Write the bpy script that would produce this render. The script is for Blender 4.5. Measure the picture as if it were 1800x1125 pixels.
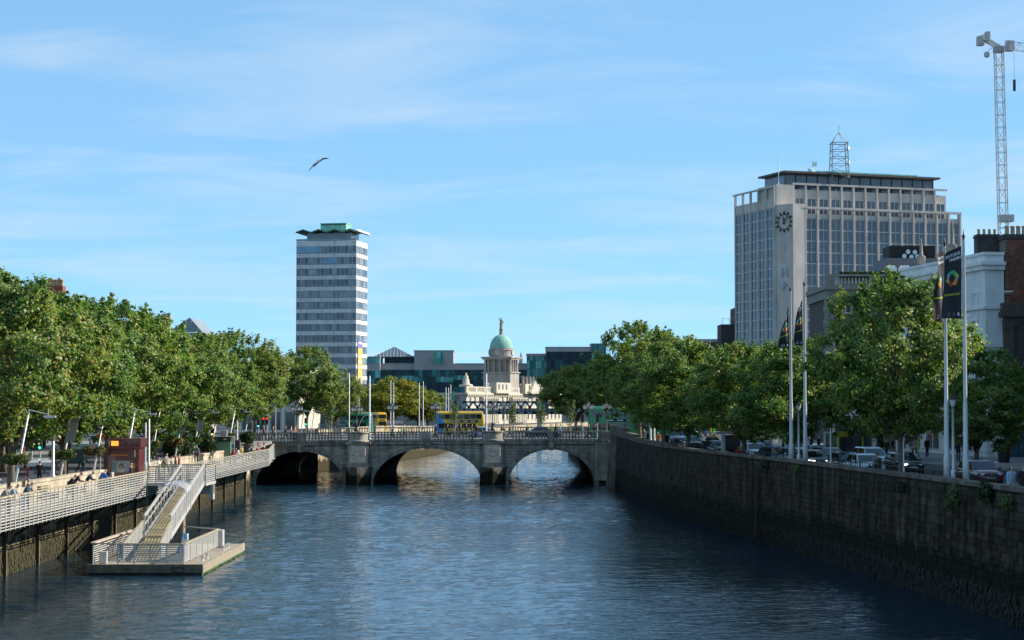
import bpy, math, random
import numpy as np
from mathutils import Vector, Matrix, Euler

random.seed(7)
S = bpy.context.scene
for o in list(bpy.data.objects):
    bpy.data.objects.remove(o)
R = math.radians

# ------------------------------------------------------------------ camera
FPX, EYE, PITCH = 3330.0, 9.5, R(2.57)
cam_d = bpy.data.cameras.new("camera")
cam_d.sensor_width = 36.0
cam_d.lens = 36.0 * FPX / 1800.0
cam_d.clip_start, cam_d.clip_end = 0.5, 8000.0
cam = bpy.data.objects.new("camera", cam_d)
S.collection.objects.link(cam)
cam.location = (0, 0, EYE)
cam.rotation_euler = (R(90) + PITCH, 0, 0)
S.camera = cam

# ------------------------------------------------------------------ sky and sun
SUN_AZ, SUN_EL = R(78.0), R(31.0)          # azimuth from +Y towards +X
world = bpy.data.worlds.new("World")
S.world = world
world.use_nodes = True
wn, wl = world.node_tree.nodes, world.node_tree.links
wn.clear()
w_out = wn.new("ShaderNodeOutputWorld")
w_bg = wn.new("ShaderNodeBackground")
w_sky = wn.new("ShaderNodeTexSky")
w_sky.sky_type = 'NISHITA'
w_sky.sun_disc = False
w_sky.sun_elevation = SUN_EL
w_sky.sun_rotation = SUN_AZ
w_sky.altitude = 0.0
w_sky.air_density = 0.4
w_sky.dust_density = 0.0
w_sky.ozone_density = 4.0
w_gm = wn.new("ShaderNodeGamma")                 # even clear-day look over the whole dome
w_gm.inputs[1].default_value = 0.36
wl.new(w_sky.outputs[0], w_gm.inputs[0])
w_hs = wn.new("ShaderNodeMixRGB"); w_hs.blend_type = 'MULTIPLY'; w_hs.inputs[0].default_value = 1.0
wl.new(w_gm.outputs[0], w_hs.inputs[1])
w_hs.inputs[2].default_value = (2.28, 3.72, 4.65, 1)
# thin streaks of cloud over the whole sky dome
w_tc = wn.new("ShaderNodeTexCoord")
w_sep = wn.new("ShaderNodeSeparateXYZ")
wl.new(w_tc.outputs['Generated'], w_sep.inputs[0])
def wmath(op, a, b=None, clamp=False):
    n = wn.new("ShaderNodeMath"); n.operation = op; n.use_clamp = clamp
    for i, v in enumerate((a, b)):
        if v is None: continue
        if isinstance(v, (int, float)): n.inputs[i].default_value = v
        else: wl.new(v, n.inputs[i])
    return n.outputs[0]
zz = wmath('ADD', wmath('MAXIMUM', w_sep.outputs[2], 0.0), 0.10)
w_cmb = wn.new("ShaderNodeCombineXYZ")
wl.new(wmath('DIVIDE', w_sep.outputs[0], zz), w_cmb.inputs[0])
wl.new(wmath('DIVIDE', w_sep.outputs[1], zz), w_cmb.inputs[1])
w_map = wn.new("ShaderNodeMapping")
w_map.inputs['Rotation'].default_value = (0, 0, R(14))
w_map.inputs['Scale'].default_value = (0.62, 1.0, 1.0)
w_map.inputs['Location'].default_value = (11.2, 0.6, 0.0)
wl.new(w_cmb.outputs[0], w_map.inputs[0])
w_no = wn.new("ShaderNodeTexNoise")
w_no.inputs['Scale'].default_value = 1.9
w_no.inputs['Detail'].default_value = 6.0
w_no.inputs['Roughness'].default_value = 0.55
w_no.inputs['Distortion'].default_value = 0.6
wl.new(w_map.outputs[0], w_no.inputs['Vector'])
w_rp = wn.new("ShaderNodeValToRGB")
w_rp.color_ramp.elements[0].position = 0.44
w_rp.color_ramp.elements[0].color = (0, 0, 0, 1)
w_rp.color_ramp.elements[1].position = 0.78
w_rp.color_ramp.elements[1].color = (1, 1, 1, 1)
wl.new(w_no.outputs['Fac'], w_rp.inputs[0])
w_mix = wn.new("ShaderNodeMixRGB")
wl.new(wmath('MULTIPLY', w_rp.outputs[0], 0.55), w_mix.inputs[0])
wl.new(w_hs.outputs[0], w_mix.inputs[1])
w_mix.inputs[2].default_value = (5.6, 6.5, 7.3, 1)
wl.new(w_mix.outputs[0], w_bg.inputs[0])
w_bg.inputs[1].default_value = 0.084
wl.new(w_bg.outputs[0], w_out.inputs[0])

sun_d = bpy.data.lights.new("sun", 'SUN')
sun_d.energy = 5.0
sun_d.angle = R(0.53)
sun_d.color = (1.0, 0.93, 0.82)
sun = bpy.data.objects.new("sun", sun_d)
S.collection.objects.link(sun)
sdir = Vector((math.sin(SUN_AZ) * math.cos(SUN_EL), math.cos(SUN_AZ) * math.cos(SUN_EL), math.sin(SUN_EL)))
sun.rotation_euler = sdir.to_track_quat('Z', 'Y').to_euler()
sun.location = (200, 200, 300)

S.view_settings.view_transform = 'Standard'
S.view_settings.look = 'None'
S.view_settings.exposure = 0.62
S.view_settings.gamma = 1.0
S.cycles.use_denoising = True
S.cycles.max_bounces = 6
S.cycles.diffuse_bounces = 3
S.cycles.glossy_bounces = 3
S.cycles.transmission_bounces = 4
S.cycles.transparent_max_bounces = 6
S.cycles.caustics_reflective = False
S.cycles.caustics_refractive = False

# ------------------------------------------------------------------ helpers
COL = S.collection
CP, SP = math.cos(PITCH), math.sin(PITCH)
def at(px, py, Y):
    """point of the place seen at photo pixel (px, py) at distance Y"""
    a, b = (px - 900) / FPX, (562.5 - py) / FPX
    t = Y / (CP - b * SP)
    return Vector((a * t, Y, EYE + t * (SP + b * CP)))
def zpx(py, Y):
    return at(900, py, Y).z
def xpx(px, Y):
    return (px - 900) / FPX * Y
def on(px, py, Z):
    a, b = (px - 900) / FPX, (562.5 - py) / FPX
    t = (Z - EYE) / (SP + b * CP)
    return Vector((a * t, t * (CP - b * SP), Z))

class MB:
    def __init__(s):
        s.v, s.f, s.m = [], [], []
    def add(s, vs, fs, mi=0):
        n = len(s.v)
        s.v.extend([tuple(v) for v in vs])
        s.f.extend([tuple(i + n for i in f) for f in fs])
        s.m.extend([mi] * len(fs))
        return s
    def box(s, x0, x1, y0, y1, z0, z1, mi=0):
        return s.add([(x0, y0, z0), (x1, y0, z0), (x1, y1, z0), (x0, y1, z0), (x0, y0, z1), (x1, y0, z1), (x1, y1, z1), (x0, y1, z1)],
              [(0, 3, 2, 1), (4, 5, 6, 7), (0, 1, 5, 4), (1, 2, 6, 5), (2, 3, 7, 6), (3, 0, 4, 7)], mi)
    def bev(s, x0, x1, y0, y1, z0, z1, b, mi=0):
        """box with chamfered vertical and horizontal edges towards -Y"""
        return s.add([(x0, y0 + b, z0), (x1, y0 + b, z0), (x1, y0 + b, z1), (x0, y0 + b, z1),
                      (x0 + b, y0, z0 + b), (x1 - b, y0, z0 + b), (x1 - b, y0, z1 - b), (x0 + b, y0, z1 - b),
                      (x0, y1, z0), (x1, y1, z0), (x1, y1, z1), (x0, y1, z1)],
                     [(4, 5, 6, 7), (0, 1, 5, 4), (1, 2, 6, 5), (2, 3, 7, 6), (3, 0, 4, 7),
                      (1, 0, 8, 9), (2, 1, 9, 10), (3, 2, 10, 11), (0, 3, 11, 8), (9, 8, 11, 10)], mi)
    def beam(s, p, q, w, h=None, mi=0, up=(0, 0, 1)):
        p, q = Vector(p), Vector(q)
        h = w if h is None else h
        d = (q - p)
        if d.length < 1e-6: return s
        d.normalize()
        up = Vector(up)
        if abs(d.dot(up)) > 0.98: up = Vector((0, 1, 0)) if abs(d.y) < .9 else Vector((1, 0, 0))
        a = d.cross(up).normalized() * (w / 2)
        b = a.cross(d).normalized() * (h / 2)
        vs = [p - a - b, p + a - b, p + a + b, p - a + b, q - a - b, q + a - b, q + a + b, q - a + b]
        return s.add(vs, [(0, 3, 2, 1), (4, 5, 6, 7), (0, 1, 5, 4), (1, 2, 6, 5), (2, 3, 7, 6), (3, 0, 4, 7)], mi)
    def tube(s, pts, r, n=8, mi=0, caps=True):
        pts = [Vector(p) for p in pts]
        rr = r if isinstance(r, (list, tuple)) else [r] * len(pts)
        vs, fs = [], []
        ref = None
        for i, p in enumerate(pts):
            d = (pts[min(i + 1, len(pts) - 1)] - pts[max(i - 1, 0)]).normalized()
            if ref is None:
                ref = Vector((0, 0, 1)) if abs(d.z) < .9 else Vector((1, 0, 0))
            a = d.cross(ref).normalized()
            b = a.cross(d).normalized()
            ref = b
            for k in range(n):
                t = 2 * math.pi * k / n
                vs.append(p + (a * math.cos(t) + b * math.sin(t)) * rr[i])
        for i in range(len(pts) - 1):
            for k in range(n):
                k2 = (k + 1) % n
                fs.append((i * n + k, i * n + k2, (i + 1) * n + k2, (i + 1) * n + k))
        if caps:
            fs.append(tuple(range(n - 1, -1, -1)))
            fs.append(tuple((len(pts) - 1) * n + k for k in range(n)))
        return s.add(vs, fs, mi)
    def lathe(s, prof, n=12, c=(0, 0, 0), mi=0, a0=0.0, a1=2 * math.pi, sx=1.0, sy=1.0):
        full = abs(a1 - a0 - 2 * math.pi) < 1e-6
        m = n if full else n + 1
        vs, fs = [], []
        for (r, z) in prof:
            for k in range(m):
                t = a0 + (a1 - a0) * k / n
                vs.append((c[0] + r * math.cos(t) * sx, c[1] + r * math.sin(t) * sy, c[2] + z))
        for i in range(len(prof) - 1):
            for k in range(n):
                k2 = (k + 1) % m
                fs.append((i * m + k, i * m + k2, (i + 1) * m + k2, (i + 1) * m + k))
        if full and prof[0] != prof[-1]:
            if prof[0][0] > 1e-4: fs.append(tuple(range(m - 1, -1, -1)))
            if prof[-1][0] > 1e-4: fs.append(tuple((len(prof) - 1) * m + k for k in range(m)))
        return s.add(vs, fs, mi)
    def prism(s, poly, y0, y1, mi=0, plane='xz'):
        """poly in (x,z) (or 'xy' / 'yz'), extruded from y0 to y1 on the third axis"""
        n = len(poly)
        def P(u, v, w):
            return (u, w, v) if plane == 'xz' else ((u, v, w) if plane == 'xy' else (w, u, v))
        vs = [P(u, v, y0) for u, v in poly] + [P(u, v, y1) for u, v in poly]
        fs = [tuple(range(n)), tuple(range(2 * n - 1, n - 1, -1))]
        for i in range(n):
            j = (i + 1) % n
            fs.append((j, i, n + i, n + j))
        return s.add(vs, fs, mi)
    def grid(s, fn, nu, nv, mi=0):
        vs = [fn(i / nu, j / nv) for j in range(nv + 1) for i in range(nu + 1)]
        fs = [(j * (nu + 1) + i, j * (nu + 1) + i + 1, (j + 1) * (nu + 1) + i + 1, (j + 1) * (nu + 1) + i) for j in range(nv) for i in range(nu)]
        return s.add(vs, fs, mi)
    def mesh(s, name, mats=None, smooth=False):
        me = bpy.data.meshes.new(name)
        me.from_pydata(s.v, [], s.f)
        if mats is not None:
            if not isinstance(mats, (list, tuple)): mats = [mats]
            for m in mats: me.materials.append(m)
            if len(mats) > 1:
                me.polygons.foreach_set('material_index', s.m)
        if smooth:
            me.polygons.foreach_set('use_smooth', [True] * len(me.polygons))
        me.update()
        return me
    def build(s, name, mats=None, parent=None, loc=(0, 0, 0), rot=0.0, smooth=False):
        return obj(name, s.mesh(name, mats, smooth), parent, loc, rot)

def obj(name, me, parent=None, loc=(0, 0, 0), rot=0.0, scale=None):
    o = bpy.data.objects.new(name, me)
    COL.objects.link(o)
    o.location = loc
    o.rotation_euler = (0, 0, rot) if isinstance(rot, (int, float)) else rot
    if scale is not None: o.scale = scale if not isinstance(scale, (int, float)) else (scale,) * 3
    if parent is not None: o.parent = parent
    return o
def tag(o, label, cat, group=None):
    o['label'] = label
    o['category'] = cat
    if group: o['group'] = group
    return o
def thing(name, label, cat, loc=(0, 0, 0), rot=0.0, group=None):
    o = obj(name, None, None, loc, rot)
    o.empty_display_size = 0.2
    return tag(o, label, cat, group)
def struct(o):
    o['kind'] = 'structure'
    return o
def stuff(o):
    o['kind'] = 'stuff'
    return o
def copy_tree(o, parent=None, loc=None, rot=None, label=None, scale=None):
    c = o.copy()
    COL.objects.link(c)
    c.parent = parent
    if loc is not None: c.location = loc
    if rot is not None: c.rotation_euler = (0, 0, rot) if isinstance(rot, (int, float)) else rot
    if scale is not None: c.scale = (scale,) * 3 if isinstance(scale, (int, float)) else scale
    if label: c['label'] = label
    for ch in list(KIDS.get(o.name, o.children)):
        copy_tree(ch, c)
    return c
KIDS = {}

# ------------------------------------------------------------------ materials
MATS = {}
def M(name, col, rough=0.6, metal=0.0, var=0.15, vs=1.5, bump=0.0, bs=12.0, ov=0.0, spec=0.5, emit=0.0, alpha=1.0, col2=None, zs=1.0, coat=0.0):
    if name in MATS: return MATS[name]
    m = bpy.data.materials.new(name)
    m.use_nodes = True
    n, l = m.node_tree.nodes, m.node_tree.links
    b = n['Principled BSDF']
    b.inputs['Roughness'].default_value = rough
    b.inputs['Metallic'].default_value = metal
    b.inputs['Specular IOR Level'].default_value = spec
    if coat: b.inputs['Coat Weight'].default_value = coat
    geo = n.new('ShaderNodeNewGeometry')
    mp = n.new('ShaderNodeMapping')
    mp.inputs['Scale'].default_value = (1, 1, zs)
    l.new(geo.outputs['Position'], mp.inputs[0])
    no = n.new('ShaderNodeTexNoise')
    no.inputs['Scale'].default_value = vs
    no.inputs['Detail'].default_value = 5.0
    no.inputs['Roughness'].default_value = 0.62
    l.new(mp.outputs[0], no.inputs['Vector'])
    rp = n.new('ShaderNodeValToRGB')
    rp.color_ramp.elements[0].position = 0.30
    rp.color_ramp.elements[1].position = 0.70
    c = Vector(col)
    lo = c * (1 - var)
    hi = Vector(col2) if col2 else Vector([min(1, x * (1 + var)) for x in c])
    rp.color_ramp.elements[0].color = (*lo, 1)
    rp.color_ramp.elements[1].color = (*hi, 1)
    l.new(no.outputs['Fac'], rp.inputs[0])
    out = rp.outputs[0]
    if ov > 0:
        oi = n.new('ShaderNodeObjectInfo')
        mr = n.new('ShaderNodeMapRange')
        mr.inputs[3].default_value = 1 - ov
        mr.inputs[4].default_value = 1 + ov
        l.new(oi.outputs['Random'], mr.inputs[0])
        hs = n.new('ShaderNodeHueSaturation')
        l.new(mr.outputs[0], hs.inputs['Value'])
        l.new(out, hs.inputs['Color'])
        out = hs.outputs[0]
    l.new(out, b.inputs['Base Color'])
    if bump > 0:
        n2 = n.new('ShaderNodeTexNoise')
        n2.inputs['Scale'].default_value = bs
        n2.inputs['Detail'].default_value = 4.0
        l.new(mp.outputs[0], n2.inputs['Vector'])
        bp = n.new('ShaderNodeBump')
        bp.inputs['Strength'].default_value = bump
        bp.inputs['Distance'].default_value = 0.05
        l.new(n2.outputs['Fac'], bp.inputs['Height'])
        l.new(bp.outputs[0], b.inputs['Normal'])
    if emit > 0:
        b.inputs['Emission Color'].default_value = (*col, 1)
        b.inputs['Emission Strength'].default_value = emit
    if alpha < 1: b.inputs['Alpha'].default_value = alpha
    MATS[name] = m
    return m
def paint(name, col, rough=0.25, **k):
    return M(name, col, rough=rough, var=k.pop('var', 0.05), coat=k.pop('coat', 0.6), **k)
def glass(name, col=(0.02, 0.03, 0.04), rough=0.06, ov=0.35, var=0.3, vs=0.35):
    return M(name, col, rough=rough, var=var, vs=vs, ov=ov, spec=0.8)

def stone_wall_mat(name, col, weed=None, weed_z=1.3, ov=0.25, green=0.35, streak=0.5, var=0.35):
    """wet river stone: colour per block, vertical streaks, weed and slime below the tide mark"""
    if name in MATS: return MATS[name]
    m = M(name, col, rough=0.85, var=var, vs=0.9, bump=0.6, bs=9.0, ov=ov, spec=0.12)
    n, l = m.node_tree.nodes, m.node_tree.links
    b = n['Principled BSDF']
    src = b.inputs['Base Color'].links[0].from_socket
    geo = n.new('ShaderNodeNewGeometry')
    mp = n.new('ShaderNodeMapping'); mp.inputs['Scale'].default_value = (1.6, 1.6, 0.22)
    l.new(geo.outputs['Position'], mp.inputs[0])
    no = n.new('ShaderNodeTexNoise'); no.inputs['Scale'].default_value = 1.0; no.inputs['Detail'].default_value = 5
    l.new(mp.outputs[0], no.inputs['Vector'])
    r1 = n.new('ShaderNodeValToRGB')
    r1.color_ramp.elements[0].position = 0.36; r1.color_ramp.elements[0].color = (1 - streak,) * 3 + (1,)
    r1.color_ramp.elements[1].position = 0.62; r1.color_ramp.elements[1].color = (1.15, 1.15, 1.15, 1)
    l.new(no.outputs['Fac'], r1.inputs[0])
    mu = n.new('ShaderNodeMixRGB'); mu.blend_type = 'MULTIPLY'; mu.inputs[0].default_value = 1.0
    l.new(src, mu.inputs[1]); l.new(r1.outputs[0], mu.inputs[2])
    out = mu.outputs[0]
    if weed:
        sp = n.new('ShaderNodeSeparateXYZ'); l.new(geo.outputs['Position'], sp.inputs[0])
        n3 = n.new('ShaderNodeTexNoise'); n3.inputs['Scale'].default_value = 0.5; n3.inputs['Detail'].default_value = 6
        n3.inputs['Roughness'].default_value = 0.7
        mp3 = n.new('ShaderNodeMapping'); mp3.inputs['Scale'].default_value = (1.4, 1.4, 0.5)
        l.new(geo.outputs['Position'], mp3.inputs[0]); l.new(mp3.outputs[0], n3.inputs['Vector'])
        ma = n.new('ShaderNodeMath'); ma.operation = 'MULTIPLY_ADD'
        l.new(n3.outputs['Fac'], ma.inputs[0]); ma.inputs[1].default_value = 3.2
        sub = n.new('ShaderNodeMath'); sub.operation = 'SUBTRACT'; sub.inputs[0].default_value = weed_z - 1.6
        l.new(sp.outputs[2], sub.inputs[1]); l.new(sub.outputs[0], ma.inputs[2])
        rw = n.new('ShaderNodeValToRGB')
        rw.color_ramp.elements[0].position = 0.0; rw.color_ramp.elements[0].color = (0, 0, 0, 1)
        rw.color_ramp.elements[1].position = 0.35; rw.color_ramp.elements[1].color = (1, 1, 1, 1)
        l.new(ma.outputs[0], rw.inputs[0])
        mx = n.new('ShaderNodeMixRGB'); l.new(rw.outputs[0], mx.inputs[0]); l.new(out, mx.inputs[1])
        n4 = n.new('ShaderNodeTexNoise'); n4.inputs['Scale'].default_value = 2.2; n4.inputs['Detail'].default_value = 4
        l.new(geo.outputs['Position'], n4.inputs['Vector'])
        rg = n.new('ShaderNodeValToRGB')
        rg.color_ramp.elements[0].position = 0.45; rg.color_ramp.elements[0].color = (*weed, 1)
        rg.color_ramp.elements[1].position = 0.75; rg.color_ramp.elements[1].color = (weed[0] * 1.2, weed[1] * (1 + green * 2), weed[2], 1)
        l.new(n4.outputs['Fac'], rg.inputs[0]); l.new(rg.outputs[0], mx.inputs[2])
        out = mx.outputs[0]
    l.new(out, b.inputs['Base Color'])
    return m

# street levels: the north bank lies lower and climbs to the bridge
def zl(y): return 4.1 + 1.0 * min(1, max(0, (y - 192) / 33.0))
def zr(y): return 4.85 + 0.35 * min(1, max(0, (y - 185) / 40.0))
RQ = [(25.6, 40), (22.9, 72), (22.1, 81.7), (21.6, 88.5), (20.9, 97), (20.2, 105.5), (19.4, 114.6), (18.3, 125.5), (16.95, 136.5), (15.4, 149.6), (13.5, 171), (12.5, 193), (11.7, 226.6)]
def rqx(y):
    for (x0, y0), (x1, y1) in zip(RQ, RQ[1:]):
        if y <= y1: return x0 + (x1 - x0) * (y - y0) / (y1 - y0)
    return RQ[-1][0]
LQ = -28.3
BWZ = 3.82           # boardwalk deck
def gz(y):           # ground east of the bridge falls gently away
    return 5.1 - 2.1 * min(1, max(0, (y - 310) / 150.0))
# ------------------------------------------------------------------ water
def water_mat():
    m = bpy.data.materials.new("river_water")
    m.use_nodes = True
    n, l = m.node_tree.nodes, m.node_tree.links
    b = n['Principled BSDF']
    b.inputs['Base Color'].default_value = (0.006, 0.024, 0.040, 1)
    b.inputs['Roughness'].default_value = 0.05
    b.inputs['IOR'].default_value = 1.33
    b.inputs['Specular IOR Level'].default_value = 0.5
    geo = n.new('ShaderNodeNewGeometry')
    def layer(scale, rot, s, det, rough):
        mp = n.new('ShaderNodeMapping')
        mp.inputs['Rotation'].default_value = (0, 0, R(rot))
        mp.inputs['Scale'].default_value = scale
        l.new(geo.outputs['Position'], mp.inputs[0])
        t = n.new('ShaderNodeTexNoise')
        t.inputs['Scale'].default_value = s
        t.inputs['Detail'].default_value = det
        t.inputs['Roughness'].default_value = rough
        t.inputs['Distortion'].default_value = 0.4
        l.new(mp.outputs[0], t.inputs['Vector'])
        return t.outputs['Fac']
    def mth(op, a, bb):
        k = n.new('ShaderNodeMath'); k.operation = op
        for i, v in enumerate((a, bb)):
            if isinstance(v, (int, float)): k.inputs[i].default_value = v
            else: l.new(v, k.inputs[i])
        return k.outputs[0]
    a = layer((0.45, 1.0, 1), 8, 5.0, 2.0, 0.55)     # wind ripples
    c = layer((0.5, 1.0, 1), -12, 2.2, 2.0, 0.5)     # longer chop
    d = layer((0.6, 1.0, 1), 18, 11.0, 2.0, 0.5)      # fine ripple
    g = layer((0.5, 1.0, 1), 5, 0.05, 3.0, 0.6)      # calmer and rougher patches
    mr = n.new('ShaderNodeMapRange')
    l.new(g, mr.inputs[0]); mr.inputs[1].default_value = 0.35; mr.inputs[2].default_value = 0.65
    mr.inputs[3].default_value = 0.55; mr.inputs[4].default_value = 1.15
    hgt = mth('ADD', mth('ADD', mth('MULTIPLY', a, 0.30), mth('MULTIPLY', c, 0.45)), mth('MULTIPLY', d, 0.06))
    hgt = mth('MULTIPLY', hgt, mr.outputs[0])
    bp = n.new('ShaderNodeBump')
    bp.inputs['Strength'].default_value = 1.0
    bp.inputs['Distance'].default_value = WAVE
    l.new(hgt, bp.inputs['Height'])
    l.new(bp.outputs[0], b.inputs['Normal'])
    return m
WAVE = 0.13
def wave_height(x, y):
    rng = np.random.default_rng(12)
    h = np.zeros_like(x)
    for lam, n, sl in ((4.5, 4, .008), (2.2, 7, .018), (1.2, 9, .042), (.75, 11, .062)):
        for _ in range(n):
            L = lam * rng.uniform(.75, 1.3); a = math.pi / 2 + rng.normal() * .55
            k = 2 * math.pi / L
            h += sl * L / (2 * math.pi) / math.sqrt(n) * 1.4 * np.sin(k * (x * math.cos(a) + y * math.sin(a)) + rng.uniform(0, 6.28))
    g = .75 + .45 * np.sin(x * .11 + y * .05 + 1.0) * np.sin(y * .037 - x * .06)      # gusts and slicks
    return h * g
xs_ = np.linspace(-32, 26, 210)
ys_ = np.concatenate([np.arange(-60, 66, 12.), np.arange(66, 290, .27), np.arange(290, 400, .8), np.arange(400, 850, 25.)])
gx_, gy_ = np.meshgrid(xs_, ys_)
gz_ = wave_height(gx_, gy_)
gx_ = np.where(gy_ > 275, gx_ * (1 + (gy_ - 275) / 130), gx_)
gz_ = np.where((gy_ < 66) | (gy_ > 400), 0, gz_)
nx_, ny_ = len(xs_), len(ys_)
wm_ = bpy.data.meshes.new("river_water")
vtx = np.stack([gx_, gy_, gz_], -1).reshape(-1).astype(np.float32)
i0 = (np.arange(ny_ - 1)[:, None] * nx_ + np.arange(nx_ - 1)[None, :]).reshape(-1)
quads = np.stack([i0, i0 + 1, i0 + 1 + nx_, i0 + nx_], -1).astype(np.int32)
wm_.vertices.add(nx_ * ny_); wm_.loops.add(len(quads) * 4); wm_.polygons.add(len(quads))
wm_.vertices.foreach_set('co', vtx); wm_.loops.foreach_set('vertex_index', quads.reshape(-1))
wm_.polygons.foreach_set('loop_start', np.arange(0, len(quads) * 4, 4, dtype=np.int32))
wm_.polygons.foreach_set('use_smooth', np.ones(len(quads), dtype=bool))
wm_.update(calc_edges=True); wm_.materials.append(water_mat())
struct(obj("river_water", wm_))
mb = MB(); mb.box(-60, 80, -60, 840, -3.0, -2.5)
struct(mb.build("river_bed", M("river_mud", (0.03, 0.028, 0.02), 0.9)))

# ------------------------------------------------------------------ streets
asphalt = M("asphalt", (0.055, 0.055, 0.058), 0.85, var=0.25, vs=0.6, bump=0.3, bs=60)
paving = M("paving", (0.21, 0.20, 0.185), 0.85, var=0.2, vs=0.8, bump=0.2, bs=25)
kerbm = M("kerb_granite", (0.30, 0.29, 0.28), 0.8, var=0.2, vs=3)
line_w = M("road_paint_white", (0.72, 0.72, 0.70), 0.7, var=0.2, vs=3)
ys = [20, 60, 72, 82, 88, 97, 105, 115, 125, 136, 150, 171, 193, 205, 215, 226.6]
def band(name, xa, xb, zoff, mat, yl=ys, z=None):
    mb = MB()
    for y0, y1 in zip(yl, yl[1:]):
        mb.add([(xa(y0), y0, z(y0) + zoff), (xb(y0), y0, z(y0) + zoff), (xb(y1), y1, z(y1) + zoff), (xa(y1), y1, z(y1) + zoff)], [(0, 1, 2, 3)])
    return struct(mb.build(name, mat))
# north bank
band("north_street", lambda y: -900, lambda y: LQ - 0.4, 0.0, asphalt, z=zl)
def slab(name, xa, xb, h, mat, z, yl=ys):
    mb = MB()
    for y0, y1 in zip(yl, yl[1:]):
        a0, a1, b0, b1, q0, q1 = xa(y0), xa(y1), xb(y0), xb(y1), z(y0), z(y1)
        mb.add([(a0, y0, q0 + h), (b0, y0, q0 + h), (b1, y1, q1 + h), (a1, y1, q1 + h), (a0, y0, q0 - .2), (b0, y0, q0 - .2), (b1, y1, q1 - .2), (a1, y1, q1 - .2)],
               [(0, 1, 2, 3), (4, 0, 3, 7), (1, 5, 6, 2)])
    return struct(mb.build(name, mat))
slab("north_quay_pavement", lambda y: LQ - 3.6, lambda y: LQ - 0.35, 0.12, paving, zl)
slab("north_far_pavement", lambda y: -60, lambda y: -46.0, 0.12, paving, zl)
# south bank
band("south_street", lambda y: rqx(y) + 0.3, lambda y: 900, 0.0, asphalt, z=zr)
slab("south_quay_pavement", lambda y: rqx(y) + 0.3, lambda y: rqx(y) + 2.6, 0.12, paving, zr)
slab("south_far_pavement", lambda y: rqx(y) + 16.5, lambda y: 70, 0.12, paving, zr)
# lane marks on the south street
mb = MB()
for i in range(26):
    y = 84 + i * 5.2
    x = rqx(y) + 6.2
    x2 = rqx(y + 2.4) + 6.2
    mb.add([(x - .07, y, zr(y) + .006), (x + .07, y, zr(y) + .006), (x2 + .07, y + 2.4, zr(y + 2.4) + .006), (x2 - .07, y + 2.4, zr(y + 2.4) + .006)], [(0, 1, 2, 3)])
o = struct(mb.build("lane_marking", line_w))
# ground east of the bridge on both banks, reaching the horizon
LQ2 = [(-31, 226.6), (-30.6, 273), (-28, 274), (-25.2, 282), (-14.5, 372), (-9, 540), (6, 620), (40, 740), (70, 840)]
RQ2 = [(11.7, 226.6), (10.5, 273), (11, 274), (11, 372), (27, 540), (45, 640), (80, 840)]
for nm, ln, far in (("north_east_ground", LQ2, -4000), ("south_east_ground", RQ2, 4000)):
    mb = MB()
    for (x0, y0), (x1, y1) in zip(ln, ln[1:]):
        for j in range(6):
            xa, ya, xb, yb = x0 + (x1 - x0) * j / 6, y0 + (y1 - y0) * j / 6, x0 + (x1 - x0) * (j + 1) / 6, y0 + (y1 - y0) * (j + 1) / 6
            mb.add([(far, ya, gz(ya)), (xa, ya, gz(ya)), (xb, yb, gz(yb)), (far, yb, gz(yb))], [(0, 1, 2, 3)])
    if far < 0: mb.add([(-4000, 840, 3.0), (4000, 840, 3.0), (4000, 6000, 3.0), (-4000, 6000, 3.0)], [(0, 1, 2, 3)])
    struct(mb.build(nm, asphalt))

# ------------------------------------------------------------------ quay walls
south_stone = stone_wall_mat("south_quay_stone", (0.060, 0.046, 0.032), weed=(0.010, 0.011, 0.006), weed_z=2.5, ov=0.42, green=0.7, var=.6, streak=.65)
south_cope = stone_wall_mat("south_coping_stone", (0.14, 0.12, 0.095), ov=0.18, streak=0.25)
joint = M("dark_joint", (0.035, 0.033, 0.03), 0.95)
q = thing("quay_wall", "long dark stone quay wall on the shaded right bank of the river", "quay wall", (20, 100, 0))
def ql(p): return (p[0] - 20, p[1] - 100, p[2])
mb = MB()
for (x0, y0), (x1, y1) in zip(RQ, RQ[1:]):
    t0, t1 = zr(y0) + 0.86, zr(y1) + 0.86
    mb.add([ql(p) for p in ((x0 - .25, y0, -1.5), (x1 - .25, y1, -1.5), (x1 + .03, y1, t1), (x0 + .03, y0, t0), (x0 + .55, y0, t0), (x1 + .55, y1, t1), (x1 + .55, y1, 3.5), (x0 + .55, y0, 3.5))],
           [(0, 1, 2, 3), (3, 2, 5, 4), (4, 5, 6, 7)])
mb.build("wall_core", stone_wall_mat("south_core", (0.045, 0.036, 0.026), weed=(0.010, 0.010, 0.006), weed_z=2.5, ov=0.0), q)
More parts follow.
